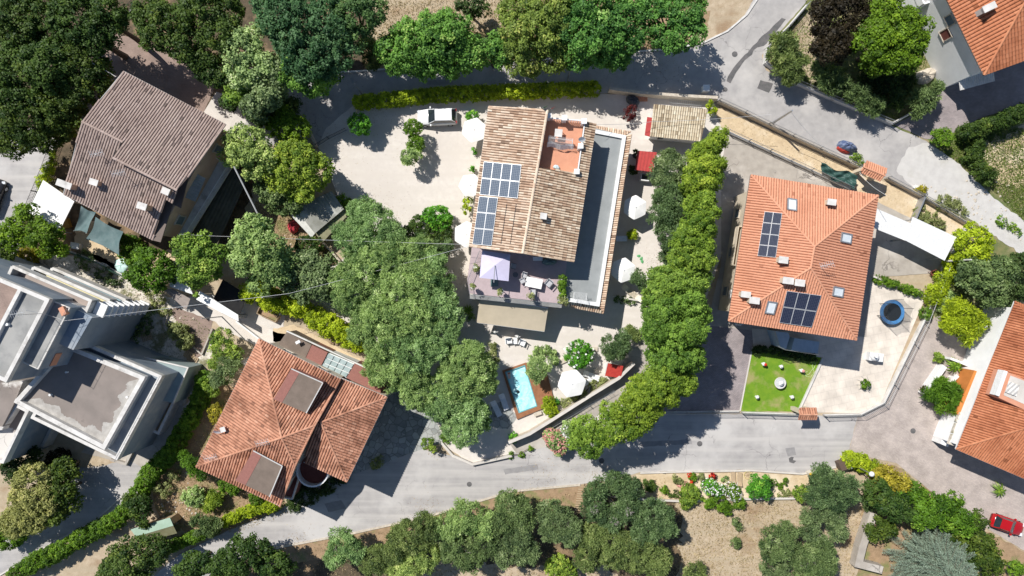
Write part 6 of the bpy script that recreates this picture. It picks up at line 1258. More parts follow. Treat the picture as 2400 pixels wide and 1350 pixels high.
# ================================================================ vehicles
def paint(name, c): return mat(name, c, tuple(x * .93 for x in c), scale=1, rough=.22, spec=.6)
M_TYRE = plain("tyre rubber", (.02, .02, .02), .9); M_CGL = mat("dark car glass", (.02, .03, .035), (.03, .04, .05), rough=.05, spec=.9)
M_LAMPR = plain("red lamp glass", (.45, .02, .02), .3); M_LAMPW = plain("clear lamp glass", (.75, .78, .8), .15, spec=.8)
def car(name, px, py, ang, L, Wd, Hh, body_m, label, sed=False):
    """ang: direction of the bonnet"""
    b0 = W(px, py, 0); t = thing(name, b0, label, "car"); t_rot = ang; half = L / 2
    # sections from front to rear: x, half width, z belt, z bottom
    sec = [(half, .62, .42), (half - .10, .80, .62), (half - .35, .90, .72), (half - .95, .96, .84), (half - 1.30, .98, .90), (0, 1., .92), (-half + .8, .99, .93), (-half + .25, .93, .92), (-half + .04, .85, .80), (-half, .74, .5)]
    hw = Wd / 2; b = MB(); rings = []
    for x, w_, zt in sec:
        zt *= Hh / 1.5 * 1.02; n = len(b.v); y = hw * w_
        b.v += [(x, -y * .9, .22), (x, -y, .45), (x, -y * .985, zt - .12), (x, -y * .86, zt), (x, 0, zt + .03), (x, y * .86, zt), (x, y * .985, zt - .12), (x, y, .45), (x, y * .9, .22)]; rings.append(n)
    for i in range(len(rings) - 1):
        for k in range(8): b.f.append((rings[i] + k, rings[i] + k + 1, rings[i + 1] + k + 1, rings[i + 1] + k)); b.t.append(.5)
        b.f.append((rings[i] + 8, rings[i], rings[i + 1], rings[i + 1] + 8)); b.t.append(.5)
    b.f.append(tuple(rings[0] + k for k in range(8, -1, -1))); b.t.append(.5); b.f.append(tuple(rings[-1] + k for k in range(9))); b.t.append(.5)
    def put(name_, mb, m, par, sm=False):
        c_, s_ = math.cos(ang), math.sin(ang); mb.v = [(b0.x + x * c_ - y * s_, b0.y + x * s_ + y * c_, z) for x, y, z in mb.v]; return obj(name_, mb, m, par, sm)
    put("body", b, body_m, t, True)
    belt = .93 * Hh / 1.5; top = Hh; xf, xr = half - (1.25 if not sed else 1.45), -half + (.12 if not sed else .55); rf, rr_ = xf - .75, xr + (.35 if not sed else .55)
    g = MB(); n = 0; base = [(xf, -hw * .86, belt), (xf, hw * .86, belt), (xr, hw * .84, belt), (xr, -hw * .84, belt)]; tp = [(rf, -hw * .68, top - .05), (rf, hw * .68, top - .05), (rr_, hw * .68, top - .05), (rr_, -hw * .68, top - .05)]
    g.v = base + tp; g.f = [(0, 1, 5, 4), (1, 2, 6, 5), (2, 3, 7, 6), (3, 0, 4, 7), (4, 5, 6, 7)]; g.t = [.5] * 5; put("glasshouse", g, M_CGL, t)
    r_ = MB(); rr2 = [(rf - .02, -hw * .70), (rf - .02, hw * .70), (rr_ + .02, hw * .70), (rr_ + .02, -hw * .70)]
    r_.v = [(x, y, top - .05) for x, y in rr2] + [(x * .985, y * .9, top) for x, y in rr2]; r_.f = [(0, 1, 5, 4), (1, 2, 6, 5), (2, 3, 7, 6), (3, 0, 4, 7), (4, 5, 6, 7)]; r_.t = [.5] * 5; put("roof", r_, body_m, t)
    for sy in (-1, 1):
        p = MB(); p.tube([(xf, sy * hw * .86, belt + .01), (rf, sy * hw * .69, top - .03)], .035, 5); put("pillar", p, body_m, t); p = MB(); p.tube([(xr, sy * hw * .84, belt + .01), (rr_, sy * hw * .69, top - .03)], .05, 5); put("pillar", p, body_m, t)
        p = MB(); p.box((xf - .25, sy * (hw + .06), belt + .08), (.14, .2, .14)); put("mirror", p, body_m, t)
        p = MB(); p.box((half - .2, sy * hw * .66, .64 * Hh / 1.5), (.28, .34, .16), sy * -.35); put("headlight", p, M_LAMPW, t); p = MB(); p.box((-half + .1, sy * hw * .74, .82 * Hh / 1.5), (.16, .26, .22)); put("tail_light", p, M_LAMPR, t)
        for x in (half - .8, -half + .78):
            p = MB(); p.tube([(x, sy * (hw - .2), .32), (x, sy * (hw + .005), .32)], .32, 14); wh = put("wheel", p, M_TYRE, t); p = MB(); p.tube([(x, sy * (hw - .02), .32), (x, sy * (hw + .015), .32)], .2, 10); put("rim", p, M_ALU, wh)
    return t
car("parked_car", 1026, 278, math.pi + .03, 4.35, 1.80, 1.62, paint("white car paint", (.80, .81, .82)), "white estate car parked on the gravel court below the hedge")
cr_ = car("parked_car", 2353, 1226, math.pi - .33 + math.pi, 3.65, 1.60, 1.40, paint("red car paint", (.42, .008, .012)), "red hatchback parked on the paved square at the right edge")
car("parked_car", -6, 462, 1.2, 4.0, 1.7, 1.45, paint("black car paint", (.02, .02, .022)), "dark car barely showing on the lane at the left edge")
# covered scooter on the street
b0 = W(1981, 345, 0); t = thing("covered_motorbike", b0, "motorbike under a wrinkled blue and red cover on the upper street", "motorbike"); A_ = -.33
def covblob(name, cx, cy, sx, sy, z, m, seed, a=A_, par=None):
    r = random.Random(seed); b = MB(); NU, NV = 22, 8; ph = [r.uniform(0, 6) for _ in range(4)]
    for j in range(NV + 1):
        e = j / NV * math.pi / 2
        for i in range(NU):
            th = 2 * math.pi * i / NU; k = 1 + .07 * math.sin(3 * th + ph[0]) + .05 * math.sin(7 * th + ph[1] + e * 2); x, y = sx * k * math.cos(th) * math.cos(e) ** .7, sy * k * math.sin(th) * math.cos(e) ** .7
            zz = z * (math.sin(e) ** .8) * (1 + .08 * math.sin(5 * th + ph[2])) + .02
            b.v.append((cx + x * math.cos(a) - y * math.sin(a), cy + x * math.sin(a) + y * math.cos(a), zz))
    for j in range(NV):
        for i in range(NU): i2 = (i + 1) % NU; b.f.append((j * NU + i, j * NU + i2, (j + 1) * NU + i2, (j + 1) * NU + i)); b.t.append(r.random())
    return obj(name, b, m, par) if par else obj(name, b, m)
covblob("cover", b0.x, b0.y, 1.05, .55, 1.1, mat("navy cover", (.05, .08, .18), (.22, .26, .36), scale=2.5, rough=.5), 3, par=t)
covblob("red_flap", b0.x - .35, b0.y - .35, .75, .25, .55, plain("red cover", (.50, .06, .04), .6), 4, a=-.45, par=t)
b = MB(); q = b0 + Vector((.9 * math.cos(A_), .9 * math.sin(A_), .3)); b.tube([q + Vector((-.06, -.12, 0)), q + Vector((.06, .12, 0))], .3, 12); obj("wheel", b, M_TYRE, t)
o = covblob("covered_load", W(1483, 238).x, W(1483, 238).y, .8, .55, .8, plain("dark tarp", (.06, .07, .09), .6), 5, a=-.6); tag(o, "dark covered heap beside the red maple in the shaded yard", "covered load")
o = covblob("red_cover", W(690, 531).x, W(690, 531).y, .62, .78, .9, plain("red plastic", (.62, .07, .09), .5), 6); tag(o, "rounded red plastic cover on the dry soil beside the translucent shed", "cover")
o = covblob("paddling_pool", W(287, 622).x, W(287, 622).y, .85, .8, .3, plain("pale aqua plastic", (.55, .75, .70), .4), 8, a=.4); tag(o, "pale aqua sheet pool half under the leafy garden tree", "paddling pool")
# tarpaulin
t = thing("tarpaulin", W(1968, 410), "dark green tarpaulin draped between the railings beside the upper gate", "tarpaulin"); b = MB()
Q = WP([(1924, 384, .9), (2012, 412, 1.3), (2004, 442, 1.2), (1925, 405, 1.0)]); b.grid(lambda u, v: Q[0].lerp(Q[1], u).lerp(Q[3].lerp(Q[2], u), v) + Vector((.12 * math.sin(u * 12), .15 * math.sin(u * 9 + 1) , -.35 * math.sin(math.pi * u) * math.sin(math.pi * v) + .09 * math.sin(u * 22 + v * 9) + .07 * math.sin(v * 14 - u * 6))), 36, 16); obj("sheet", b, mat("green tarp", (.03, .075, .065), (.045, .10, .085), scale=2, rough=.45), t)
# ================================================================ sails, parasols, garden furniture
def sail(label, pts, m, sag=.5, bow=.12):
    P = WP(pts); c = sum(P, Vector()) / 4; c.z = 0; t = thing("shade_sail", c, label, "shade sail", "shade sails of the west garden"); b = MB(); C_ = sum(P, Vector()) / 4
    def fn(u, v):
        p = P[0].lerp(P[1], u).lerp(P[3].lerp(P[2], u), v); k = bow * (4 * u * (1 - u) * abs(2 * v - 1) ** 2 + 4 * v * (1 - v) * abs(2 * u - 1) ** 2); p = p.lerp(C_, k); p.z -= sag * 16 * u * (1 - u) * v * (1 - v) * .6; p.z += .02 * math.sin(u * 16 + v * 9); return p
    b.grid(fn, 16, 16); obj("cloth", b, m, t, True)
    for i in (2, 3): q = MB(); q.tube([(P[i].x, P[i].y, 0), P[i] + Vector((0, 0, .1))], .03, 5); obj("pole", q, M_METAL, t)
    return t
M_SAIL = mat("teal shade cloth", (.10, .16, .165), (.155, .215, .22), scale=1.2, rough=.9)
sail("larger teal shade sail over the sand garden", [(224, 508, 2.5), (289, 543, 2.9), (279, 598, 2.3), (201, 560, 2.2)], M_SAIL); sail("narrow teal shade sail hung beside the white canopy", [(190, 482, 2.6), (225, 497, 2.5), (203, 547, 2.3), (174, 541, 2.2)], M_SAIL, .6)
t = canopy("party_canopy", [[(101, 422), (174, 472), (135, 549), (66, 496)]], 2.5, M_FABW, "large white cloth canopy at the corner of the brown tiled house", "canopy")
def parasol(px, py, rpx, label, n=6, z=2.85, rot=0., m=None, group="white parasols round the central house"):
    k = (H - z) / H * S; c = W(px, py, z); t = thing("parasol", (c.x, c.y, 0), label, "parasol", group); r = rpx * k; b = MB(); rings = [(0, .36), (.35, .25), (.7, .12), (1, 0)]; N_ = n * 6
    for rr, dz in rings[1:]:
        for i in range(N_):
            th = 2 * math.pi * i / N_; f = (i % 6) / 6; q = 1 - .11 * math.sin(math.pi * f) * rr; b.v.append((c.x + r * rr * q * math.cos(th + rot), c.y + r * rr * q * math.sin(th + rot), z - .36 + dz - .05 * math.sin(math.pi * f) * rr))
    b.v.append((c.x, c.y, z)); top = len(b.v) - 1
    for i in range(N_): b.f.append((i, (i + 1) % N_, top)); b.t.append(.5)
    for j in range(2):
        for i in range(N_): i2 = (i + 1) % N_; b.f.append(((j + 1) * N_ + i, (j + 1) * N_ + i2, j * N_ + i2, j * N_ + i)); b.t.append(.5)
    obj("canopy", b, m or M_FABW, t); b = MB(); b.tube([(c.x, c.y, .05), (c.x, c.y, z + .12)], .035, 6); obj("pole", b, M_WHITE, t); b = MB(); b.lathe((c.x, c.y, 0), [(.35, 0), (.35, .08), (.08, .14)], 12); obj("base", b, M_STONE, t)
    return t
parasol(1111, 303, 30, "white hexagonal parasol west of the house, next to the car", rot=.3); parasol(1102, 433, 28, "white parasol west of the house, middle one, beside the solar panels", rot=.1); parasol(1093, 549, 31, "white parasol west of the house, lowest, by the small grey olive", rot=.5)
parasol(1490, 485, 29, "white hexagonal parasol east of the house, upper one", rot=.45); parasol(1462, 633, 30, "white hexagonal parasol east of the house, lower one", rot=.35); parasol(1341, 900, 34, "big white hexagonal parasol beside the pool deck", z=2.9, rot=.2)
# mauve square parasol on the deck (deck floor z = 4.22)
c = W(1160, 622, 6.7); t = thing("parasol", (c.x, c.y, 4.22), "square pale mauve cantilever parasol on the raised deck", "parasol"); b = MB(); Q = WP([(1130, 587), (1196, 596), (1192, 659), (1124, 651)], 6.4); n = len(b.v); b.v = [tuple(p) for p in Q] + [tuple(c + Vector((0, 0, .15)))]
b.f = [(1, 0, 4), (2, 1, 4), (3, 2, 4), (0, 3, 4)]; b.t = [.5] * 4; obj("canopy", b, mat("mauve canvas", (.62, .58, .74), (.58, .54, .70), scale=2), t)
p = W(1159, 662, 4.4); b = MB(); b.tube([(p.x, p.y, 4.3), (p.x, p.y, 7.0), (c.x, c.y, 6.95)], .04, 6); obj("pole", b, M_METAL, t); b = MB(); b.box((p.x, p.y, 4.3), (.8, .8, .14)); obj("base", b, M_SAIL, t)
def chair_proto(name, loc, label, m, cm=None, group=None, z=0, s=1., rz=0., cat="chair"):
    t = thing(name, (0, 0, 0), label, cat, group); b = MB(); b.box((0, 0, .42), (.5, .48, .06)); obj("seat", b, cm or m, t); b = MB(); b.box((0, .26, .68), (.5, .05, .5), M=Matrix.Rotation(-.15, 3, 'X')); obj("backrest", b, cm or m, t)
    for x in (-.24, .24):
        b = MB(); b.box((x * 1.12, 0, .62), (.06, .5, .05)); obj("armrest", b, m, t)
        for y in (-.2, .22): b = MB(); b.box((x, y, .2), (.045, .045, .42)); obj("leg", b, m, t)
    t.location = loc; t.rotation_euler = (0, 0, rz); t.scale = (s,) * 3; return t
def relabel(o, lab): o["label"] = lab; return o
M_GREYF = plain("grey rattan", (.16, .16, .17), .8); M_BLK = plain("black cover", (.02, .025, .03), .5)
dk = lambda px, py: W(px, py, 4.23)
ch0 = chair_proto("garden_chair", dk(1229, 645), "grey cushioned deck chair next to the round table", M_GREYF, plain("light grey cushion", (.48, .48, .50), .9), "chairs on the raised deck", rz=-.3)
relabel(copy_tree(ch0, dk(1224, 658), rz=-1.1), "grey deck chair against the white table's left side"); relabel(copy_tree(ch0, dk(1249, 684), rz=3.1), "grey deck chair below the white table"); relabel(copy_tree(ch0, dk(1204, 624), rz=1.3), "dark deck chair beside the mauve parasol")
relabel(copy_tree(ch0, dk(1285, 664), rz=-.7, scale=1.3), "long dark reclining chair right of the white deck table")
def table(name, loc, sx, sy, h, label, m, rz=0, rnd=False, leg=None):
    t = thing(name, loc, label, "table"); b = MB(); z0 = loc[2]
    if rnd: b.lathe((loc[0], loc[1], z0 + h - .04), [(sx, 0), (sx, .04)], 20)
    else: b.box((loc[0], loc[1], z0 + h - .02), (sx, sy, .04), rz)
    obj("tabletop", b, m, t)
    for x, y in ((-.42, -.42), (.42, -.42), (.42, .42), (-.42, .42)): b = MB(); v = Matrix.Rotation(rz, 3, 'Z') @ Vector((x * sx * (1.3 if rnd else 1), y * sy * (1.3 if rnd else 1), 0)); b.box((loc[0] + v.x, loc[1] + v.y, z0 + h / 2 - .02), (.05, .05, h - .04)); obj("leg", b, leg or m, t)
    return t
table("dining_table", dk(1251, 663), 1.7, 1.0, .75, "white clothed dining table on the raised deck", M_FABW, -.2); table("side_table", dk(1208, 644), .28, .28, .5, "round dark side table on the raised deck", M_GREYF, rnd=True)
o = covblob("covered_barbecue", dk(1287, 613).x, dk(1287, 613).y, .75, .4, 1, M_SAIL, 9, a=0); o.location.z += 4.22; tag(o, "blue covered barbecue on the deck under the eaves", "barbecue"); table("bench", dk(1260, 607), 1.0, .4, .5, "pale bench on the deck under the eaves", M_WALLW)
def pot(loc, r, h, label, lm=None, m=None, bushy=1., name="flower_pot", group=None):
    t = thing(name, loc, label, "plant pot", group); b = MB(); b.lathe(loc, [(r * .7, 0), (r, h), (r * .85, h), (r * .8, h - .05)], 12); obj("pot", b, m or M_WALLW, t)
    _seed[0] += 1; crown("plant", [(loc[0], loc[1], loc[2] + h + r * .7 * bushy, r * bushy, r * bushy, r * .9 * bushy)], 'bush', lm or G_IVY, t, _seed[0], 1.2); return t
for i, (x, y, l) in enumerate(((1109, 672, "white pot plant at the deck's left corner"), (1176, 683, "white pot plant on the middle of the deck railing"), (1244, 694, "white pot plant on the deck railing below the table"), (1311, 704, "white pot plant at the deck's right corner, left of a pair"), (1321, 704, "white pot plant at the deck's right corner, right of a pair"), (1115, 627, "small pot plant at the deck's west side"))): pot(dk(x, y) + Vector((0, 0, .75 if i != 5 else 0)), .24, .35, l, G_SAGE, group="white pots of the deck")
t = thing("climbing_plant", dk(1316, 675), "tall leafy plants dividing the deck from the grey roof terrace", "climber"); b = MB(); b.box(dk(1316, 675) + Vector((0, 0, .15)), (.3, 1.8, .3), -.1); obj("planter", b, M_WALLW, t); crown("foliage", [(*(dk(1317, y)[:2]), 5.0, .28, .3, .5) for y in (656, 666, 676, 686, 694)], 'bush', G_IVY, t, 991)
# roof terrace things: airer, table; clothes airer on grey terrace
def airer(loc, sx, sy, rz, label, m=None):
    t = thing("clothes_airer", loc, label, "clothes airer"); q = Matrix.Rotation(rz, 3, 'Z'); b = MB()
    for k in range(9): y = -sy / 2 + sy * k / 8; b.tube([Vector(loc) + q @ Vector((-sx / 2, y, 1.0)), Vector(loc) + q @ Vector((sx / 2, y, 1.0))], .01, 4)
    for x in (-sx / 2, sx / 2):
        b.tube([Vector(loc) + q @ Vector((x, -sy / 2, 1.0)), Vector(loc) + q @ Vector((x, sy / 2, 1.0))], .02, 4); b.tube([Vector(loc) + q @ Vector((x, -sy / 2, 0)), Vector(loc) + q @ Vector((x, sy / 2, 1.0))], .015, 4); b.tube([Vector(loc) + q @ Vector((x, sy / 2, 0)), Vector(loc) + q @ Vector((x, -sy / 2, 1.0))], .015, 4)
    obj("rack", b, M_WHITE, t); return t
airer(W(1358, 695, 4.25), 1.3, .8, -.1, "folding clothes airer on the lower end of the grey roof terrace")
al = W(1312, 335, 6.85); t = airer(al, 2.4, .7, -.12, "clothes airer with drying sheets on the terracotta roof terrace"); b = MB()
b.grid(lambda u, v: (al.x - 1.3 + 2.6 * u, al.y - .15 - .3 * u - .35 * v + .1 * math.sin(u * 9), al.z + 1.02 - .75 * v + .08 * math.sin(u * 14)), 20, 5); sh_ = obj("sheets", b, M_FABW, t)
b = MB(); b.grid(lambda u, v: (al.x - 1.2 + 2.4 * u, al.y + .28 - .3 * u + .2 * v, al.z + 1.03 - .5 * v), 12, 3); obj("grey_sheets", b, M_ALU, t)
table("garden_table", W(1308, 315, 6.86), .75, .75, .7, "square table of grey glass on the terracotta roof terrace", M_PARA, -.1); o = covblob("wash_tub", W(1304, 392, 6.9).x, W(1304, 392, 6.9).y, .35, .22, .3, plain("pale blue plastic", (.62, .75, .80), .4), 12); o.location.z += 6.85; tag(o, "pale blue oval tub on the terracotta roof terrace", "tub")
for px, py, c_, l in ((1273, 252, (.02, .30, .10), "small green flag on a staff at the roof terrace corner"), (1291, 254, (.60, .06, .05), "small red flag on a staff at the roof terrace corner")):
    p = W(px + 6, py + 14, 8.0); t = thing("flag", p, l, "flag"); b = MB(); b.tube([p, p + Vector((-.35, .3, 1.2))], .02, 4); obj("staff", b, M_WHITE, t); b = MB(); q0 = p + Vector((-.3, .28, 1.1)); b.grid(lambda u, v: q0 + Vector((.45 * u - .1 * v, .22 * u, -.5 * v + .05 * math.sin(u * 8))), 6, 4); obj("cloth", b, plain("flag cloth", c_, .8), t)
# patio furniture
wc = chair_proto("patio_chair", W(1192, 798), "white garden chair on the patio, left of the little table", M_WHITEP, None, "white chairs by the little patio table", s=1.25, rz=.15); relabel(copy_tree(wc, W(1223, 802), rz=-.4), "white garden chair on the patio, right of the little table")
table("side_table", W(1207, 798), .5, .7, .5, "little white table between two white patio chairs", M_WHITEP)
def statue(px, py, h, label):
    b0 = W(px, py, 0); t = thing("garden_statue", b0, label, "statue"); b = MB(); b.lathe(b0, [(.22, 0), (.22, .1), (.15, .14), (.15, h * .35), (.2, h * .38)], 12); obj("plinth", b, M_WALLW, t)
    b = MB(); b.lathe(b0 + Vector((0, 0, h * .38)), [(.16, 0), (.19, h * .12), (.12, h * .3), (.17, h * .42), (.07, h * .48), (.10, h * .54), (.09, h * .6), (.02, h * .64)], 12); b.tube([b0 + Vector((-.17, 0, h * .78)), b0 + Vector((-.28, .1, h * .6)), b0 + Vector((-.12, .16, h * .55))], .045, 6); b.tube([b0 + Vector((.17, 0, h * .78)), b0 + Vector((.3, .05, h * .9))], .045, 6); obj("figure", b, M_WHITE, t, True)
statue(1161, 777, 1.3, "white garden statue at the awning's lower left shadow"); statue(1213, 788, 1.5, "white garden statue behind the little patio table"); statue(1726, 758, 1.6, "white garden statue at the villa's front left corner")
def lounger_proto(loc, label, m, rz, group=None, s=1.):
    t = thing("sun_lounger", (0, 0, 0), label, "sun lounger", group); b = MB(); b.box((0, -.3, .34), (.62, 1.3, .06)); obj("bed", b, m, t); b = MB(); b.box((0, .62, .5), (.62, .75, .06), M=Matrix.Rotation(.5, 3, 'X')); obj("backrest", b, m, t)
    for x in (-.28, .28):
        b = MB(); b.box((x, -.1, .28), (.05, 1.7, .06)); obj("rail", b, M_WHITEP, t)
        for y in (-.85, .5): b = MB(); b.box((x, y, .13), (.05, .05, .26)); obj("leg", b, M_WHITEP, t)
    t.location = loc; t.rotation_euler = (0, 0, rz); t.scale = (s,) * 3; return t
M_LNG = plain("pale lounger cloth", (.72, .74, .80), .8); M_LNC = plain("cream lounger cushion", (.74, .68, .56), .9)
lg = lounger_proto(W(1181, 940), "pale sun lounger left of the pool deck, nearer the pool", M_LNG, .35, "pale loungers left of the pool"); relabel(copy_tree(lg, W(1163, 956), rz=.45), "pale sun lounger left of the pool deck, half under the olive")
l2 = lounger_proto(W(1385, 880), "white sun lounger under the edge of the poolside parasol", M_WHITEP, 1.2, "white loungers by the poolside parasol"); relabel(copy_tree(l2, W(1370, 896), rz=1.9), "white sun lounger tucked below the poolside parasol"); relabel(copy_tree(l2, W(1383, 905), rz=.2, scale=.8), "short white lounger lowest by the poolside parasol")
l3 = lounger_proto(W(1473, 682), "cream cushioned lounger under the lower east parasol, left one", M_LNC, .9, "cream loungers east of the house"); relabel(copy_tree(l3, W(1487, 692), rz=-2.2), "cream cushioned lounger beside the thin little olive")
wallthing("low_wall", "low white wall with flowers closing the lounger corner east of the house", [(1436, 694), (1500, 705), (1506, 690)], .18, .5, M_CONCL)
T("dark flower strip on the low wall below the cream loungers", G_OLIVE2, [(1445, 700, 7, .6), (1462, 704, 8, .6), (1480, 707, 8, .6)], 'bush', 'plant', 'plant')
for px, py, l, sx in ((1455, 560, "grey slatted garden bench beside the terrace coping", 1.2),): table("garden_bench", W(px, py), sx, .6, .45, l, M_ALU)
pot(W(1480, 552), .35, .4, "terracotta pot with orange flowers between the two east parasols", G_HEDGE, M_TERRA, 1.2)
for i, (x, y) in enumerate(((1497, 600), (1503, 606), (1505, 613))): o = covblob("leaf_float", W(x, y).x, W(x, y).y, .22, .16, .08, plain("green plastic", (.12, .38, .15), .4), 20 + i, a=i); tag(o, ("topmost of three green leaf shaped trays on the pale paving", "middle one of three green leaf shaped trays on the pale paving", "lowest of three green leaf shaped trays on the pale paving")[i], "tray", "green trays on the paving")
# barbecue under the red roof
b0 = W(1508, 418); t = thing("barbecue", b0, "white masonry barbecue just below the red roofed shelter", "barbecue"); b = MB(); b.box(b0 + Vector((0, 0, .45)), (1.0, .8, .9), -.1); obj("base", b, M_WHITE, t); b = MB(); b.box(b0 + Vector((0, 0, .95)), (.7, .5, .06), -.1); obj("grill", b, M_DARKM, t); b = MB(); b.box(b0 + Vector((0, .45, 1.2)), (.6, .3, .6), -.1); obj("hood", b, M_ALU, t)
pot(W(1487, 366), .3, .4, "dark pot plant left of the red roofed shelter, upper one", G_DARK, M_DARKM, 1.2); pot(W(1481, 400), .35, .4, "dark pot plant left of the red roofed shelter, lower one", G_DARK, M_DARKM, 1.2)
b0 = W(1500, 231); t = thing("log_pile", b0, "stack of pinkish roof tiles beside the dark covered heap", "tile stack"); 
for k in range(8): b = MB(); b.tube([b0 + Vector((-.85 + .22 * k, -.35, .2)), b0 + Vector((-.85 + .22 * k, .35, .2))], .1, 6); obj("tile", b, M_TERRA, t)
o_ = thing("ladder", W(1605, 240), "dark metal ladder lying behind the tiled shed", "ladder"); b = MB(); La, Lb = W(1568, 236, .4), W(1645, 244, .4)
for s_ in (-.2, .2): b.tube([La + Vector((0, s_, 0)), Lb + Vector((0, s_, 0))], .03, 4)
for k in range(16): p = La.lerp(Lb, (k + .5) / 16); b.tube([p + Vector((0, -.2, 0)), p + Vector((0, .2, 0))], .02, 4)
obj("rails", b, M_METAL, o_)
def boxthing(name, px, py, size, rz, label, m, cat, z=0, lid=None):
    b0 = W(px, py, z); t = thing(name, b0, label, cat); b = MB(); b.box(b0 + Vector((0, 0, size[2] / 2)), size, rz); obj("body", b, m, t); b = MB(); b.box(b0 + Vector((0, 0, size[2] + .03)), (size[0] + .06, size[1] + .06, .06), rz); obj("lid", b, lid or m, t); return t
boxthing("meter_box", 1650, 212, (.65, .65, .9), 0, "white box cabinet on the north road's lower edge", M_WHITE, "cabinet")
boxthing("waste_bin", 1966, 1086, (.75, .85, 1.1), .35, "brown lidded waste bin at the road's end", plain("brown bin plastic", (.13, .09, .07), .6), "waste bin"); boxthing("waste_bin", 1982, 1084, (.6, .7, 1.1), .2, "pale grey waste bin beside the brown one", plain("grey bin plastic", (.55, .60, .66), .5), "waste bin")
boxthing("waste_bin", 1896, 1110, (.55, .75, 1.0), .35, "cream waste bin with an open yellow mouth by the road", plain("cream plastic", (.72, .66, .55), .5), "waste bin", lid=plain("yellow plastic", (.75, .45, .04), .5)); boxthing("waste_bin", 1918, 1100, (.5, .55, .9), .5, "white waste bin partly under the dark olive", M_WHITE, "waste bin")
boxthing("junction_box", 947, 1226, (.5, .45, .4), .3, "small stone box on the verge beside the globe lamp", M_STONE, "box"); boxthing("white_crate", 2144, 440, (.45, .35, .3), -.4, "small white crate outside the railing right of the upper gate", M_WHITE, "crate")
boxthing("stone_planter", 1560, 0, (.1, .1, .1), 0, "x", M_WHITE, "x") if False else None
# wooden crate and pallets
t = thing("wooden_crate", W(630, 737), "long open wooden crate beside the yellow green hedge", "crate"); Q = inset(WP([(607, 720), (655, 741), (645, 756), (601, 735)], .7), .03); b = MB(); ring(b, Q, .06, 0, .7); obj("sides", b, M_WOODL, t); b = MB(); b.prism(inset(Q, .06), .02, .25); obj("soil", b, M_SOILR, t)
for k, (x, y, a, l) in enumerate(((345, 790, .3, "grey pallet lying in the shaded rubble yard"), (444, 832, -.5, "pale pallet at the corner of the pink slabs, left one"), (452, 842, -.5, "pale pallet at the corner of the pink slabs, right one"))):
    b0 = W(x, y); t = thing("pallet", b0, l, "pallet"); q = Matrix.Rotation(a, 3, 'Z')
    for j in range(6): b = MB(); b.box(b0 + q @ Vector((-.5 + .2 * j, 0, .12)), (.12, .8, .025), a); obj("slat", b, M_WOODL, t)
    for j in (-.35, .35): b = MB(); b.box(b0 + q @ Vector((0, j, .06)), (1.15, .09, .09), a); obj("bearer", b, M_WOODL, t)
# wooden steps in the grove bank
t = thing("garden_steps", W(1364, 1165), "ladder of pale wooden steps down the bank below the lower road", "steps")
for k in range(11): b0 = W(1366 - .9 * k, 1141 + 5.4 * k); b = MB(); b.box(b0 + Vector((0, 0, .05)), (1.0, .13, .1), -.05); obj("step", b, M_WOODL, t)
# sun chairs in flower border and little wheel
sc = lounger_proto(W(1717, 1120), "worn wooden sun chair in the flower border, left one", M_WOODL, 3.2, "wooden sun chairs in the flower border", .75); relabel(copy_tree(sc, W(1732, 1122), rz=3.1), "worn wooden sun chair in the flower border, right one")
b0 = W(1752, 1113); t = thing("cart_wheel", b0, "pale cart wheel leaning at the flower border's road edge", "wheel"); b = MB(); pts = [b0 + Vector((.42 * math.cos(i * .3927), .42 * math.sin(i * .3927), .12)) for i in range(17)]; b.tube(pts, .035, 5); obj("rim", b, plain("yellow wood", (.62, .52, .22), .7), t)
for k in range(4): a = k * math.pi / 4; b = MB(); b.tube([b0 + Vector((.4 * math.cos(a), .4 * math.sin(a), .12)), b0 - Vector((.4 * math.cos(a), .4 * math.sin(a), -.12))], .02, 4); obj("spoke", b, M_WOODL, t)
# ================================================================ pool and deck
t = thing("swimming_pool", W(1222, 912), "small rectangular turquoise swimming pool sunk in a brown wooden deck", "pool"); DZ = .3
DO = WP([(1184, 867), (1232, 851), (1285, 880), (1296, 948), (1212, 983)], DZ); DO = WP([(1178, 870), (1236, 850), (1284, 892), (1300, 945), (1212, 984)], DZ); PI_ = WP([(1186, 873), (1229, 858), (1257, 951), (1217, 966)], DZ)
b = MB()
PI_L = [Vector((p.x, p.y, 0)) for p in PI_]; DL = WP([(1177, 869), (1233, 850), (1300, 946), (1212, 983)], DZ); DM = W(1284, 880, DZ)
for i in range(4):
    j = (i + 1) % 4; q = [DL[i], DL[j], PI_L[j], PI_L[i]]
    if i == 1: q = [DL[1], DM, DL[2], PI_L[2], PI_L[1]]
    b.prism(q, .02, DZ)
obj("deck", b, M_WOOD, t)
b = MB(); ring(b, inset(PI_L, -.04), .1, .02, DZ + .02); obj("pool_edge", b, plain("teal liner edge", (.16, .42, .46), .5), t)
pm = bpy.data.materials.new("pool water"); pm.use_nodes = True; pn_ = pm.node_tree; pb = pn_.nodes["Principled BSDF"]; pb.inputs["Roughness"].default_value = .04
vo = pn_.nodes.new("ShaderNodeTexVoronoi"); vo.feature = 'SMOOTH_F1'; vo.inputs["Scale"].default_value = 2.2; tc = pn_.nodes.new("ShaderNodeTexCoord"); nz = pn_.nodes.new("ShaderNodeTexNoise"); nz.inputs["Scale"].default_value = 1.1; nz.inputs["Distortion"].default_value = 2
pn_.links.new(tc.outputs["Object"], nz.inputs[0]); cr = pn_.nodes.new("ShaderNodeValToRGB"); cr.color_ramp.elements[0].position = .35; cr.color_ramp.elements[0].color = (.30, .70, .78, 1); cr.color_ramp.elements[1].position = .68; cr.color_ramp.elements[1].color = (.60, .84, .86, 1)
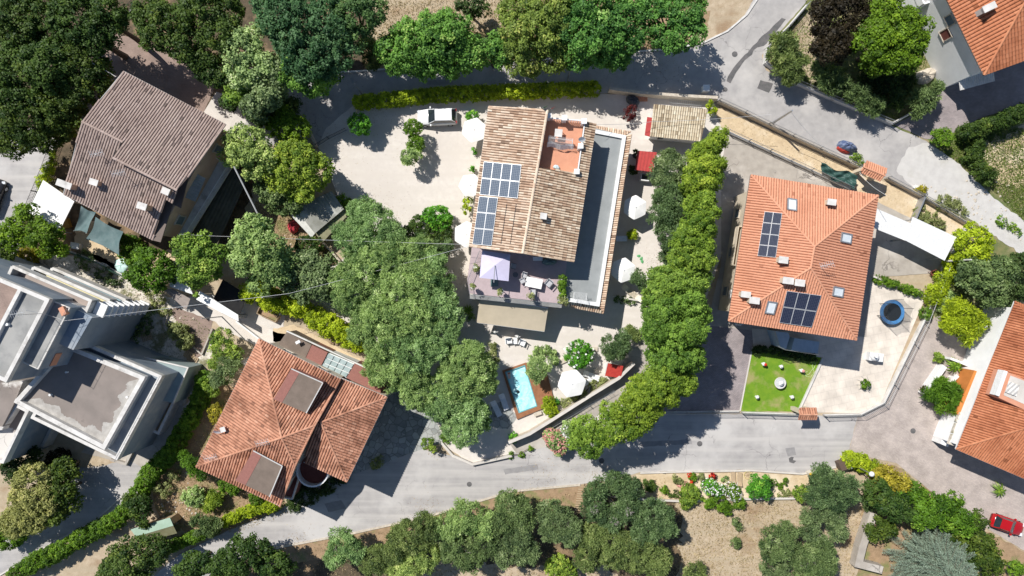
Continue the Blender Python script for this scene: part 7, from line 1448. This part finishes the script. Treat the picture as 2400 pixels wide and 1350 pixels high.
pn_.links.new(nz.outputs[0], cr.inputs[0]); pn_.links.new(cr.outputs[0], pb.inputs[0]); bp = pn_.nodes.new("ShaderNodeBump"); bp.inputs["Strength"].default_value = .25; bp.inputs["Distance"].default_value = .1; pn_.links.new(tc.outputs["Object"], vo.inputs["Vector"]); pn_.links.new(vo.outputs[0], bp.inputs["Height"]); pn_.links.new(bp.outputs[0], pb.inputs["Normal"])
b = MB(); b.prism(PI_L, .03, .18); wtr = obj("water", b, pm, t)
b0 = W(1214, 918, .2); t = thing("pool_cleaner", b0, "dark pool cleaner with a short hose in the middle of the pool", "pool cleaner"); b = MB(); b.lathe(b0, [(.16, 0), (.17, .06), (.1, .12)], 10); obj("body", b, M_BLK, t); b = MB(); b.tube([W(1198, 920, .34), W(1204, 921, .22), W(1207, 924, .2), W(1212, 925, .2), b0], .04, 5); obj("hose", b, plain("teal hose", (.06, .22, .26), .5), t)
t = thing("pool_float", W(1192, 879, .2), "small pink and white float in the pool's upper corner", "pool float"); b0 = W(1193, 880, .2); b = MB(); b.box(b0, (.3, .7, .08), .15); obj("mat", b, plain("pale pink plastic", (.80, .60, .52), .5), t); b = MB(); b.box(b0 + Vector((0, .25, .06)), (.3, .14, .1), .15); obj("pillow", b, plain("orange plastic", (.7, .25, .12), .5), t)
boxthing("deck_bench", 1260, 968, (.8, .35, .35), .35, "little pale bench below the wooden deck", M_STONE, "bench"); pot(W(1204, 1022), .32, .4, "round pale pot with bright green plant at the ramp's upper end", G_BRIGHT, M_STONE, 1.2); pot(W(1303, 938), .28, .3, "green pot at the wooden deck's lower corner", G_BRIGHT, plain("green pot", (.12, .35, .2), .5), 1.)
for i, (x, y, l) in enumerate(((1392, 818, "stone slab seat right of the bright ball tree, upper one"), (1398, 868, "stone slab seats below the bright ball tree"), (1320, 845, "stone slab seat left of the bright ball tree"))): boxthing("stone_slab", x, y, (.7, .45, .2), .2 * i, l, M_STONE, "stone seat")
# ================================================================ villa garden
b0 = W(1824, 896); t = thing("fountain", b0, "round white stone fountain in the middle of the lawn", "fountain"); b = MB(); b.lathe(b0, [(.5, 0), (.35, .12), (.35, .35), (.62, .5), (.64, .62), (.56, .62), (.5, .52)], 24); obj("basin", b, M_PARA, t, True); b = MB(); b.lathe(b0 + Vector((0, 0, .5)), [(.1, 0), (.1, .3), (.26, .38), (.26, .43), (.08, .41), (.06, .6), (.02, .68)], 16); obj("pedestal", b, M_WALLW, t, True); b = MB(); b.disc(b0 + Vector((0, 0, .56)), .54, 24); obj("water", b, M_ALU, t)
for i, (x, y, c_, l) in enumerate(((1786, 852, 1, "lawn planter with red flowers, upper left"), (1827, 858, 0, "small white lawn ornament between the two flower planters"), (1874, 867, 1, "lawn planter with orange flowers, upper right"), (1771, 929, 0, "white lawn ornament at the lawn's lower left"), (1852, 929, 0, "white lawn ornament at the lawn's lower right"))):
    b0 = W(x, y); t = thing("lawn_ornament", b0, l, "garden ornament"); b = MB(); b.lathe(b0, [(.12, 0), (.1, .1), (.06, .25), (.17, .45), (.22, .6), (.12, .68)], 12); obj("urn", b, M_WHITE, t, True)
    if c_: b = MB(); b.lathe(b0 + Vector((.15, -.05, .55)), [(.1, 0), (.18, .1), (.14, .22), (.03, .3)], 9); obj("flowers", b, F_PINK if i == 2 else F_RED, t)
    else: b = MB(); b.lathe(b0 + Vector((0, 0, .66)), [(.08, 0), (.12, .08), (.06, .2), (.01, .24)], 9); obj("finial", b, M_WHITE, t, True)
pts = [(1893, 870), (1885, 874), (1888, 880), (1896, 877), (1902, 868), (1908, 862), (1912, 852), (1906, 850), (1903, 858), (1908, 872), (1900, 884), (1890, 882), (1884, 876)]; b = MB(); b.tube([W(x, y, .04 + .004 * (i % 3)) for i, (x, y) in enumerate(pts)], .028, 5); o = obj("garden_hose", b, plain("pale hose", (.55, .62, .35), .6)); tag(o, "looped pale garden hose at the lawn's upper right corner", "hose")
# trampoline
b0 = W(2082, 731); t = thing("trampoline", b0, "round blue edged trampoline with black mat on the cream terrace", "trampoline"); r0 = 1.35; z0 = .75; b = MB(); N_ = 32
b.lathe(b0 + Vector((0, 0, z0)), [(r0 * .74, -.005), (.001, -.01)], N_); obj("mat", b, M_BLK, t); b = MB()
for k in range(N_):
    a, a2 = 2 * math.pi * k / N_, 2 * math.pi * (k + 1) / N_; P4 = [(r0 * .72, a), (r0, a), (r0, a2), (r0 * .72, a2)]; b.poly([b0 + Vector((r * math.cos(q), r * math.sin(q), z0 + .04 + (.01 if r < r0 else -.02))) for r, q in P4])
b.lathe(b0 + Vector((0, 0, z0 - .1)), [(r0, 0), (r0, .12), (r0 * .99, .12)], N_) if False else None
obj("pad", b, mat("blue pad", (.05, .17, .40), (.09, .26, .50), scale=3, rough=.5), t)
for k in range(6):
    a = k * math.pi / 3 + .3; v = Vector((math.cos(a), math.sin(a), 0)); b = MB(); b.tube([b0 + v * r0, b0 + v * (r0 + .12) + Vector((0, 0, 2.4))], .025, 5); obj("pole", b, M_DARKM, t); b = MB(); b.tube([b0 + v * (r0 - .05) + Vector((0, 0, z0)), b0 + v * (r0 - .1)], .03, 5); obj("leg", b, M_METAL, t)
nm = bpy.data.materials.new("safety net"); nm.use_nodes = True; nn_ = nm.node_tree; pb = nn_.nodes["Principled BSDF"]; pb.inputs["Base Color"].default_value = (.03, .03, .03, 1); tr_ = nn_.nodes.new("ShaderNodeBsdfTransparent"); mx = nn_.nodes.new("ShaderNodeMixShader"); mx.inputs[0].default_value = .35; nn_.links.new(tr_.outputs[0], mx.inputs[1]); nn_.links.new(pb.outputs[0], mx.inputs[2]); nn_.links.new(mx.outputs[0], nn_.nodes["Material Output"].inputs[0])
b = MB(); n6 = 36
for k in range(n6):
    for (a_, b_) in ((k, k + 1),):
        A1_, A2_ = 2 * math.pi * a_ / n6 + .3, 2 * math.pi * b_ / n6 + .3; s1, s2 = (1 - .1 * abs(math.sin(3 * (A1_ - .3)))), (1 - .1 * abs(math.sin(3 * (A2_ - .3))))
        b.poly([b0 + Vector((r0 * math.cos(A1_), r0 * math.sin(A1_), z0)), b0 + Vector((r0 * math.cos(A2_), r0 * math.sin(A2_), z0)), b0 + Vector((r0 * 1.04 * s2 * math.cos(A2_), r0 * 1.04 * s2 * math.sin(A2_), 2.1 + .3 * (1 - 10 * (1 - s2)))), b0 + Vector((r0 * 1.04 * s1 * math.cos(A1_), r0 * 1.04 * s1 * math.sin(A1_), 2.1 + .3 * (1 - 10 * (1 - s1))))])
obj("safety_net", b, nm, t)
b0 = W(2041, 834); t = thing("stone_oven", b0, "white domed garden oven on the cream terrace", "oven"); b = MB(); b.box(b0 + Vector((.15, -.05, .45)), (1.5, .9, .9), -.12); obj("base", b, M_WHITE, t); b = MB(); b.lathe(b0 + Vector((-.1, 0, .9)), [(.48, 0), (.46, .2), (.34, .42), (.15, .55), (.02, .58)], 18); obj("dome", b, M_WHITE, t, True); b = MB(); b.tube([b0 + Vector((-.35, .05, 1.2)), b0 + Vector((-.35, .05, 1.8))], .1, 8); obj("chimney", b, M_WALLW, t)
b0 = W(2023, 898); t = thing("potted_olive", b0, "potted plant ringed by pale metal hoops on the cream terrace", "plant pot"); b = MB(); b.lathe(b0, [(.3, 0), (.42, .35), (.36, .35), (.32, .3)], 14); obj("pot", b, M_PARA, t); crown("plant", [(b0.x, b0.y, .6, .4, .4, .35)], 'bush', G_IVY, t, 777)
for k in range(9): a = k * .7; b = MB(); b.tube([b0 + Vector((.4 * math.cos(a), .4 * math.sin(a), .3)), b0 + Vector((.65 * math.cos(a + .3), .65 * math.sin(a + .3), .55)), b0 + Vector((.85 * math.cos(a + .5), .85 * math.sin(a + .5), .15))], .02, 4); obj("hoop", b, M_PARA, t)
ch = chair_proto("folding_chair", W(2181, 640), "brown folding chair in the corner of the concrete court", plain("brown metal", (.22, .07, .05), .6), rz=.4); boxthing("kennel", 2052, 525, (.8, .6, .5), -.4, "dark box under the carport's left end", M_BLK, "box")
pot(W(2190, 838), .3, .3, "flower pot with sparse branches beside the entrance steps, left", G_LIGHT, M_STONE, 1.5); pot(W(2163, 912), .25, .3, "small pot with red flowers at the steps' lower wall end", G_RED, M_STONE, 1.2)
# woodpile in the upper right garden, rocks and well
o = covblob("wood_heap", W(2165, 180).x, W(2165, 180).y, 1.3, .8, .7, M_STONE, 31, a=.4); tag(o, "heap of stones and planks against the white walled house", "heap"); o = covblob("boulder", W(432, 935).x, W(432, 935).y, .9, .5, .5, M_STONE, 32, a=1.1); tag(o, "pale boulders beside the ivy hedge and concrete block", "boulder")
b0 = W(240, 528); t = boxthing("heat_pump", 185, 577, (.9, .6, .7), -.2, "silver motor box at the sand garden's left corner", M_ALU, "machine"); boxthing("yellow_table", 158, 525, (.9, 1.0, .5), .3, "ochre covered box between the white canopy and the shade sail", plain("ochre board", (.35, .20, .04), .7), "box")
boxthing("garage_box", 216, 205, (.6, 1.3, .9), -.4, "slim pale chest in the dark gap left of the brown roof", M_WALLC, "chest")
boxthing("air_unit", 1712, 690, (.35, .9, .6), -.1, "white air conditioning unit at the villa's west wall", M_WHITE, "air conditioner", z=3.3)
# stones scattered
def stones(lab, cx, cy, n, spread, seed, m=None):
    r = random.Random(seed); c0 = W(cx, cy); b = MB()
    for k in range(n):
        x, y = r.gauss(0, spread[0]), r.gauss(0, spread[1]); s = r.uniform(.04, .16); b.lathe((c0.x + x, c0.y + y, 0), [(s, 0), (s * .9, s * .4), (s * .4, s * .7)], 6, r.random())
    o = obj("loose_stones", b, m or M_STONE); o["kind"] = "stuff"; tag(o, lab, "stones"); return o
stones("loose chalk stones strewn over the rubble yard", 290, 700, 260, (3.4, 1.6), 1); stones("loose stones along the garden below the salmon house", 420, 1180, 90, (1.6, 1.6), 2); stones("small stones on the verge of the gravel track", 2290, 480, 90, (2.5, 1.6), 3); stones("stones in the dry soil by the translucent shed", 700, 580, 60, (1.5, 1.0), 4)
# dry grass tufts
def tufts(lab, poly, n, m, seed, size=.22, h=.12):
    r = np.random.default_rng(seed); P = np.array([[p.x, p.y] for p in WP(poly)]); lo, hi = P.min(0), P.max(0); q = lo + (hi - lo) * r.random((n * 3, 2)); ins = np.zeros(len(q), bool)
    for i in range(len(P)):
        a, b = P[i], P[(i + 1) % len(P)]; c = ((a[1] > q[:, 1]) != (b[1] > q[:, 1])) & (q[:, 0] < (b[0] - a[0]) * (q[:, 1] - a[1]) / (b[1] - a[1] + 1e-12) + a[0]); ins ^= c
    cl = r.random((60, 2)) * (hi - lo) + lo; q = q[ins]; d = np.min(np.linalg.norm(q[:, None] - cl[None], axis=2), axis=1); q = q[r.random(len(q)) < np.exp(-d / 1.6) + .15][:n]
    k = len(q); V = np.column_stack([q, h * r.random(k)]); c0 = V.mean(0) * [1, 1, 0]; me = leaf_mesh("grass", V - c0, unit(r.normal(size=(k, 3)) * .8 + [0, 0, .6]), size * (.5 + r.random(k)), .4 + .25 * r.normal(size=k), .25, seed)
    o = link_mesh("grass", me, m, c0); o["kind"] = "stuff"; tag(o, lab, "grass"); return o
G_STRAW = leafmat("straw", (.20, .15, .08), (.42, .34, .20), (.5, .43, .27), tr=.2); G_GRS = leafmat("green grass", (.05, .08, .01), (.14, .20, .03), (.25, .27, .08), tr=.2)
FLD = [(1500, 1180), (1870, 1172), (2030, 1190), (2000, 1360), (1560, 1360), (1600, 1250)]
tufts("dry straw tufts over the mown field at the bottom", FLD, 9000, G_STRAW, 1); tufts("dry straw in the field at the top edge", [(860, 0), (1200, 0), (1180, 60), (1060, 80), (900, 130), (860, 100)], 4500, G_STRAW, 2)
tufts("grass of the garden beside the plum coloured tree", [(1890, 0), (2230, 0), (2150, 260), (2080, 285), (1960, 235), (1800, 150)], 12000, G_GRS, 3); tufts("green weeds on the verge right of the gravel track", [(2190, 345), (2330, 300), (2400, 300), (2400, 520), (2330, 450), (2250, 385)], 10000, G_GRS, 4)
tufts("weeds under the yellow green conifer plot at the right", [(2240, 600), (2330, 600), (2400, 640), (2400, 700), (2300, 790), (2190, 750)], 6000, G_GRS, 5); tufts("brown leaf litter and grass under the lower grove", [(420, 1340), (700, 1285), (1000, 1225), (1350, 1150), (1560, 1120), (1600, 1230), (1560, 1360), (420, 1360)], 9000, G_STRAW, 6)
tufts("dry weeds in the planting strip behind the upper street wall", [(1700, 262), (1990, 388), (2150, 462), (2240, 540), (2000, 440), (1850, 372), (1705, 305)], 5000, G_STRAW, 7, .14, .08); tufts("short lawn grass in front of the villa", [(1766, 814), (1924, 839), (1868, 962), (1735, 962)], 24000, leafmat("lawn grass", (.10, .2, .01), (.15, .28, .02), (.25, .33, .06), tr=.2), 8, .10, .05)
tufts("weeds of the garden between driveway hedge and salmon house", [(360, 1110), (470, 950), (560, 900), (600, 1130), (680, 1200), (560, 1250), (400, 1230)], 7000, G_STRAW, 9); tufts("dry weeds around the translucent shed", [(600, 480), (690, 480), (780, 600), (760, 680), (620, 690), (570, 600)], 6000, G_STRAW, 10)
tufts("weeds and straw in the rubble yard", [(140, 600), (330, 660), (520, 790), (440, 940), (340, 880), (330, 720), (200, 660)], 5000, G_GRS, 11, .16); tufts("green verge grass beside the flower border bank", [(850, 100), (1180, 60), (1650, 60), (1590, 105), (1500, 118), (1180, 144), (850, 165)], 6000, G_STRAW, 12)

def litter(lab, polys, n, seed):
    r = np.random.default_rng(seed); Q = []
    for (x, y, rr) in polys: c_ = W(x, y); Q.append(np.column_stack([c_.x + r.normal(size=n) * rr * S, c_.y + r.normal(size=n) * rr * S, np.full(n, .055)]))
    V = np.concatenate(Q); c0 = V.mean(0) * [1, 1, 0]; k = len(V); me = leaf_mesh("leaf_litter", V - c0, unit(r.normal(size=(k, 3)) * .25 + [0, 0, 1]), .05 + .07 * r.random(k), r.random(k), .6, seed)
    o = link_mesh("leaf_litter", me, leafmat("fallen leaves", (.10, .06, .03), (.30, .21, .11), (.4, .33, .15), tr=.1), c0); o["kind"] = "stuff"; tag(o, lab, "leaves")
litter("fallen leaves scattered over the gravel court near the trees", [(790, 470, 30), (800, 330, 40), (900, 500, 30), (1090, 650, 20), (1080, 760, 20), (1540, 620, 20), (970, 360, 20), (880, 260, 30)], 260, 61)
litter("fallen leaves along the edges of the lower and north roads", [(700, 240, 30), (760, 200, 30), (1180, 165, 30), (1560, 140, 30), (1280, 1110, 30), (1000, 1200, 20), (1400, 1120, 20), (700, 1270, 20), (1020, 1050, 12)], 220, 62)
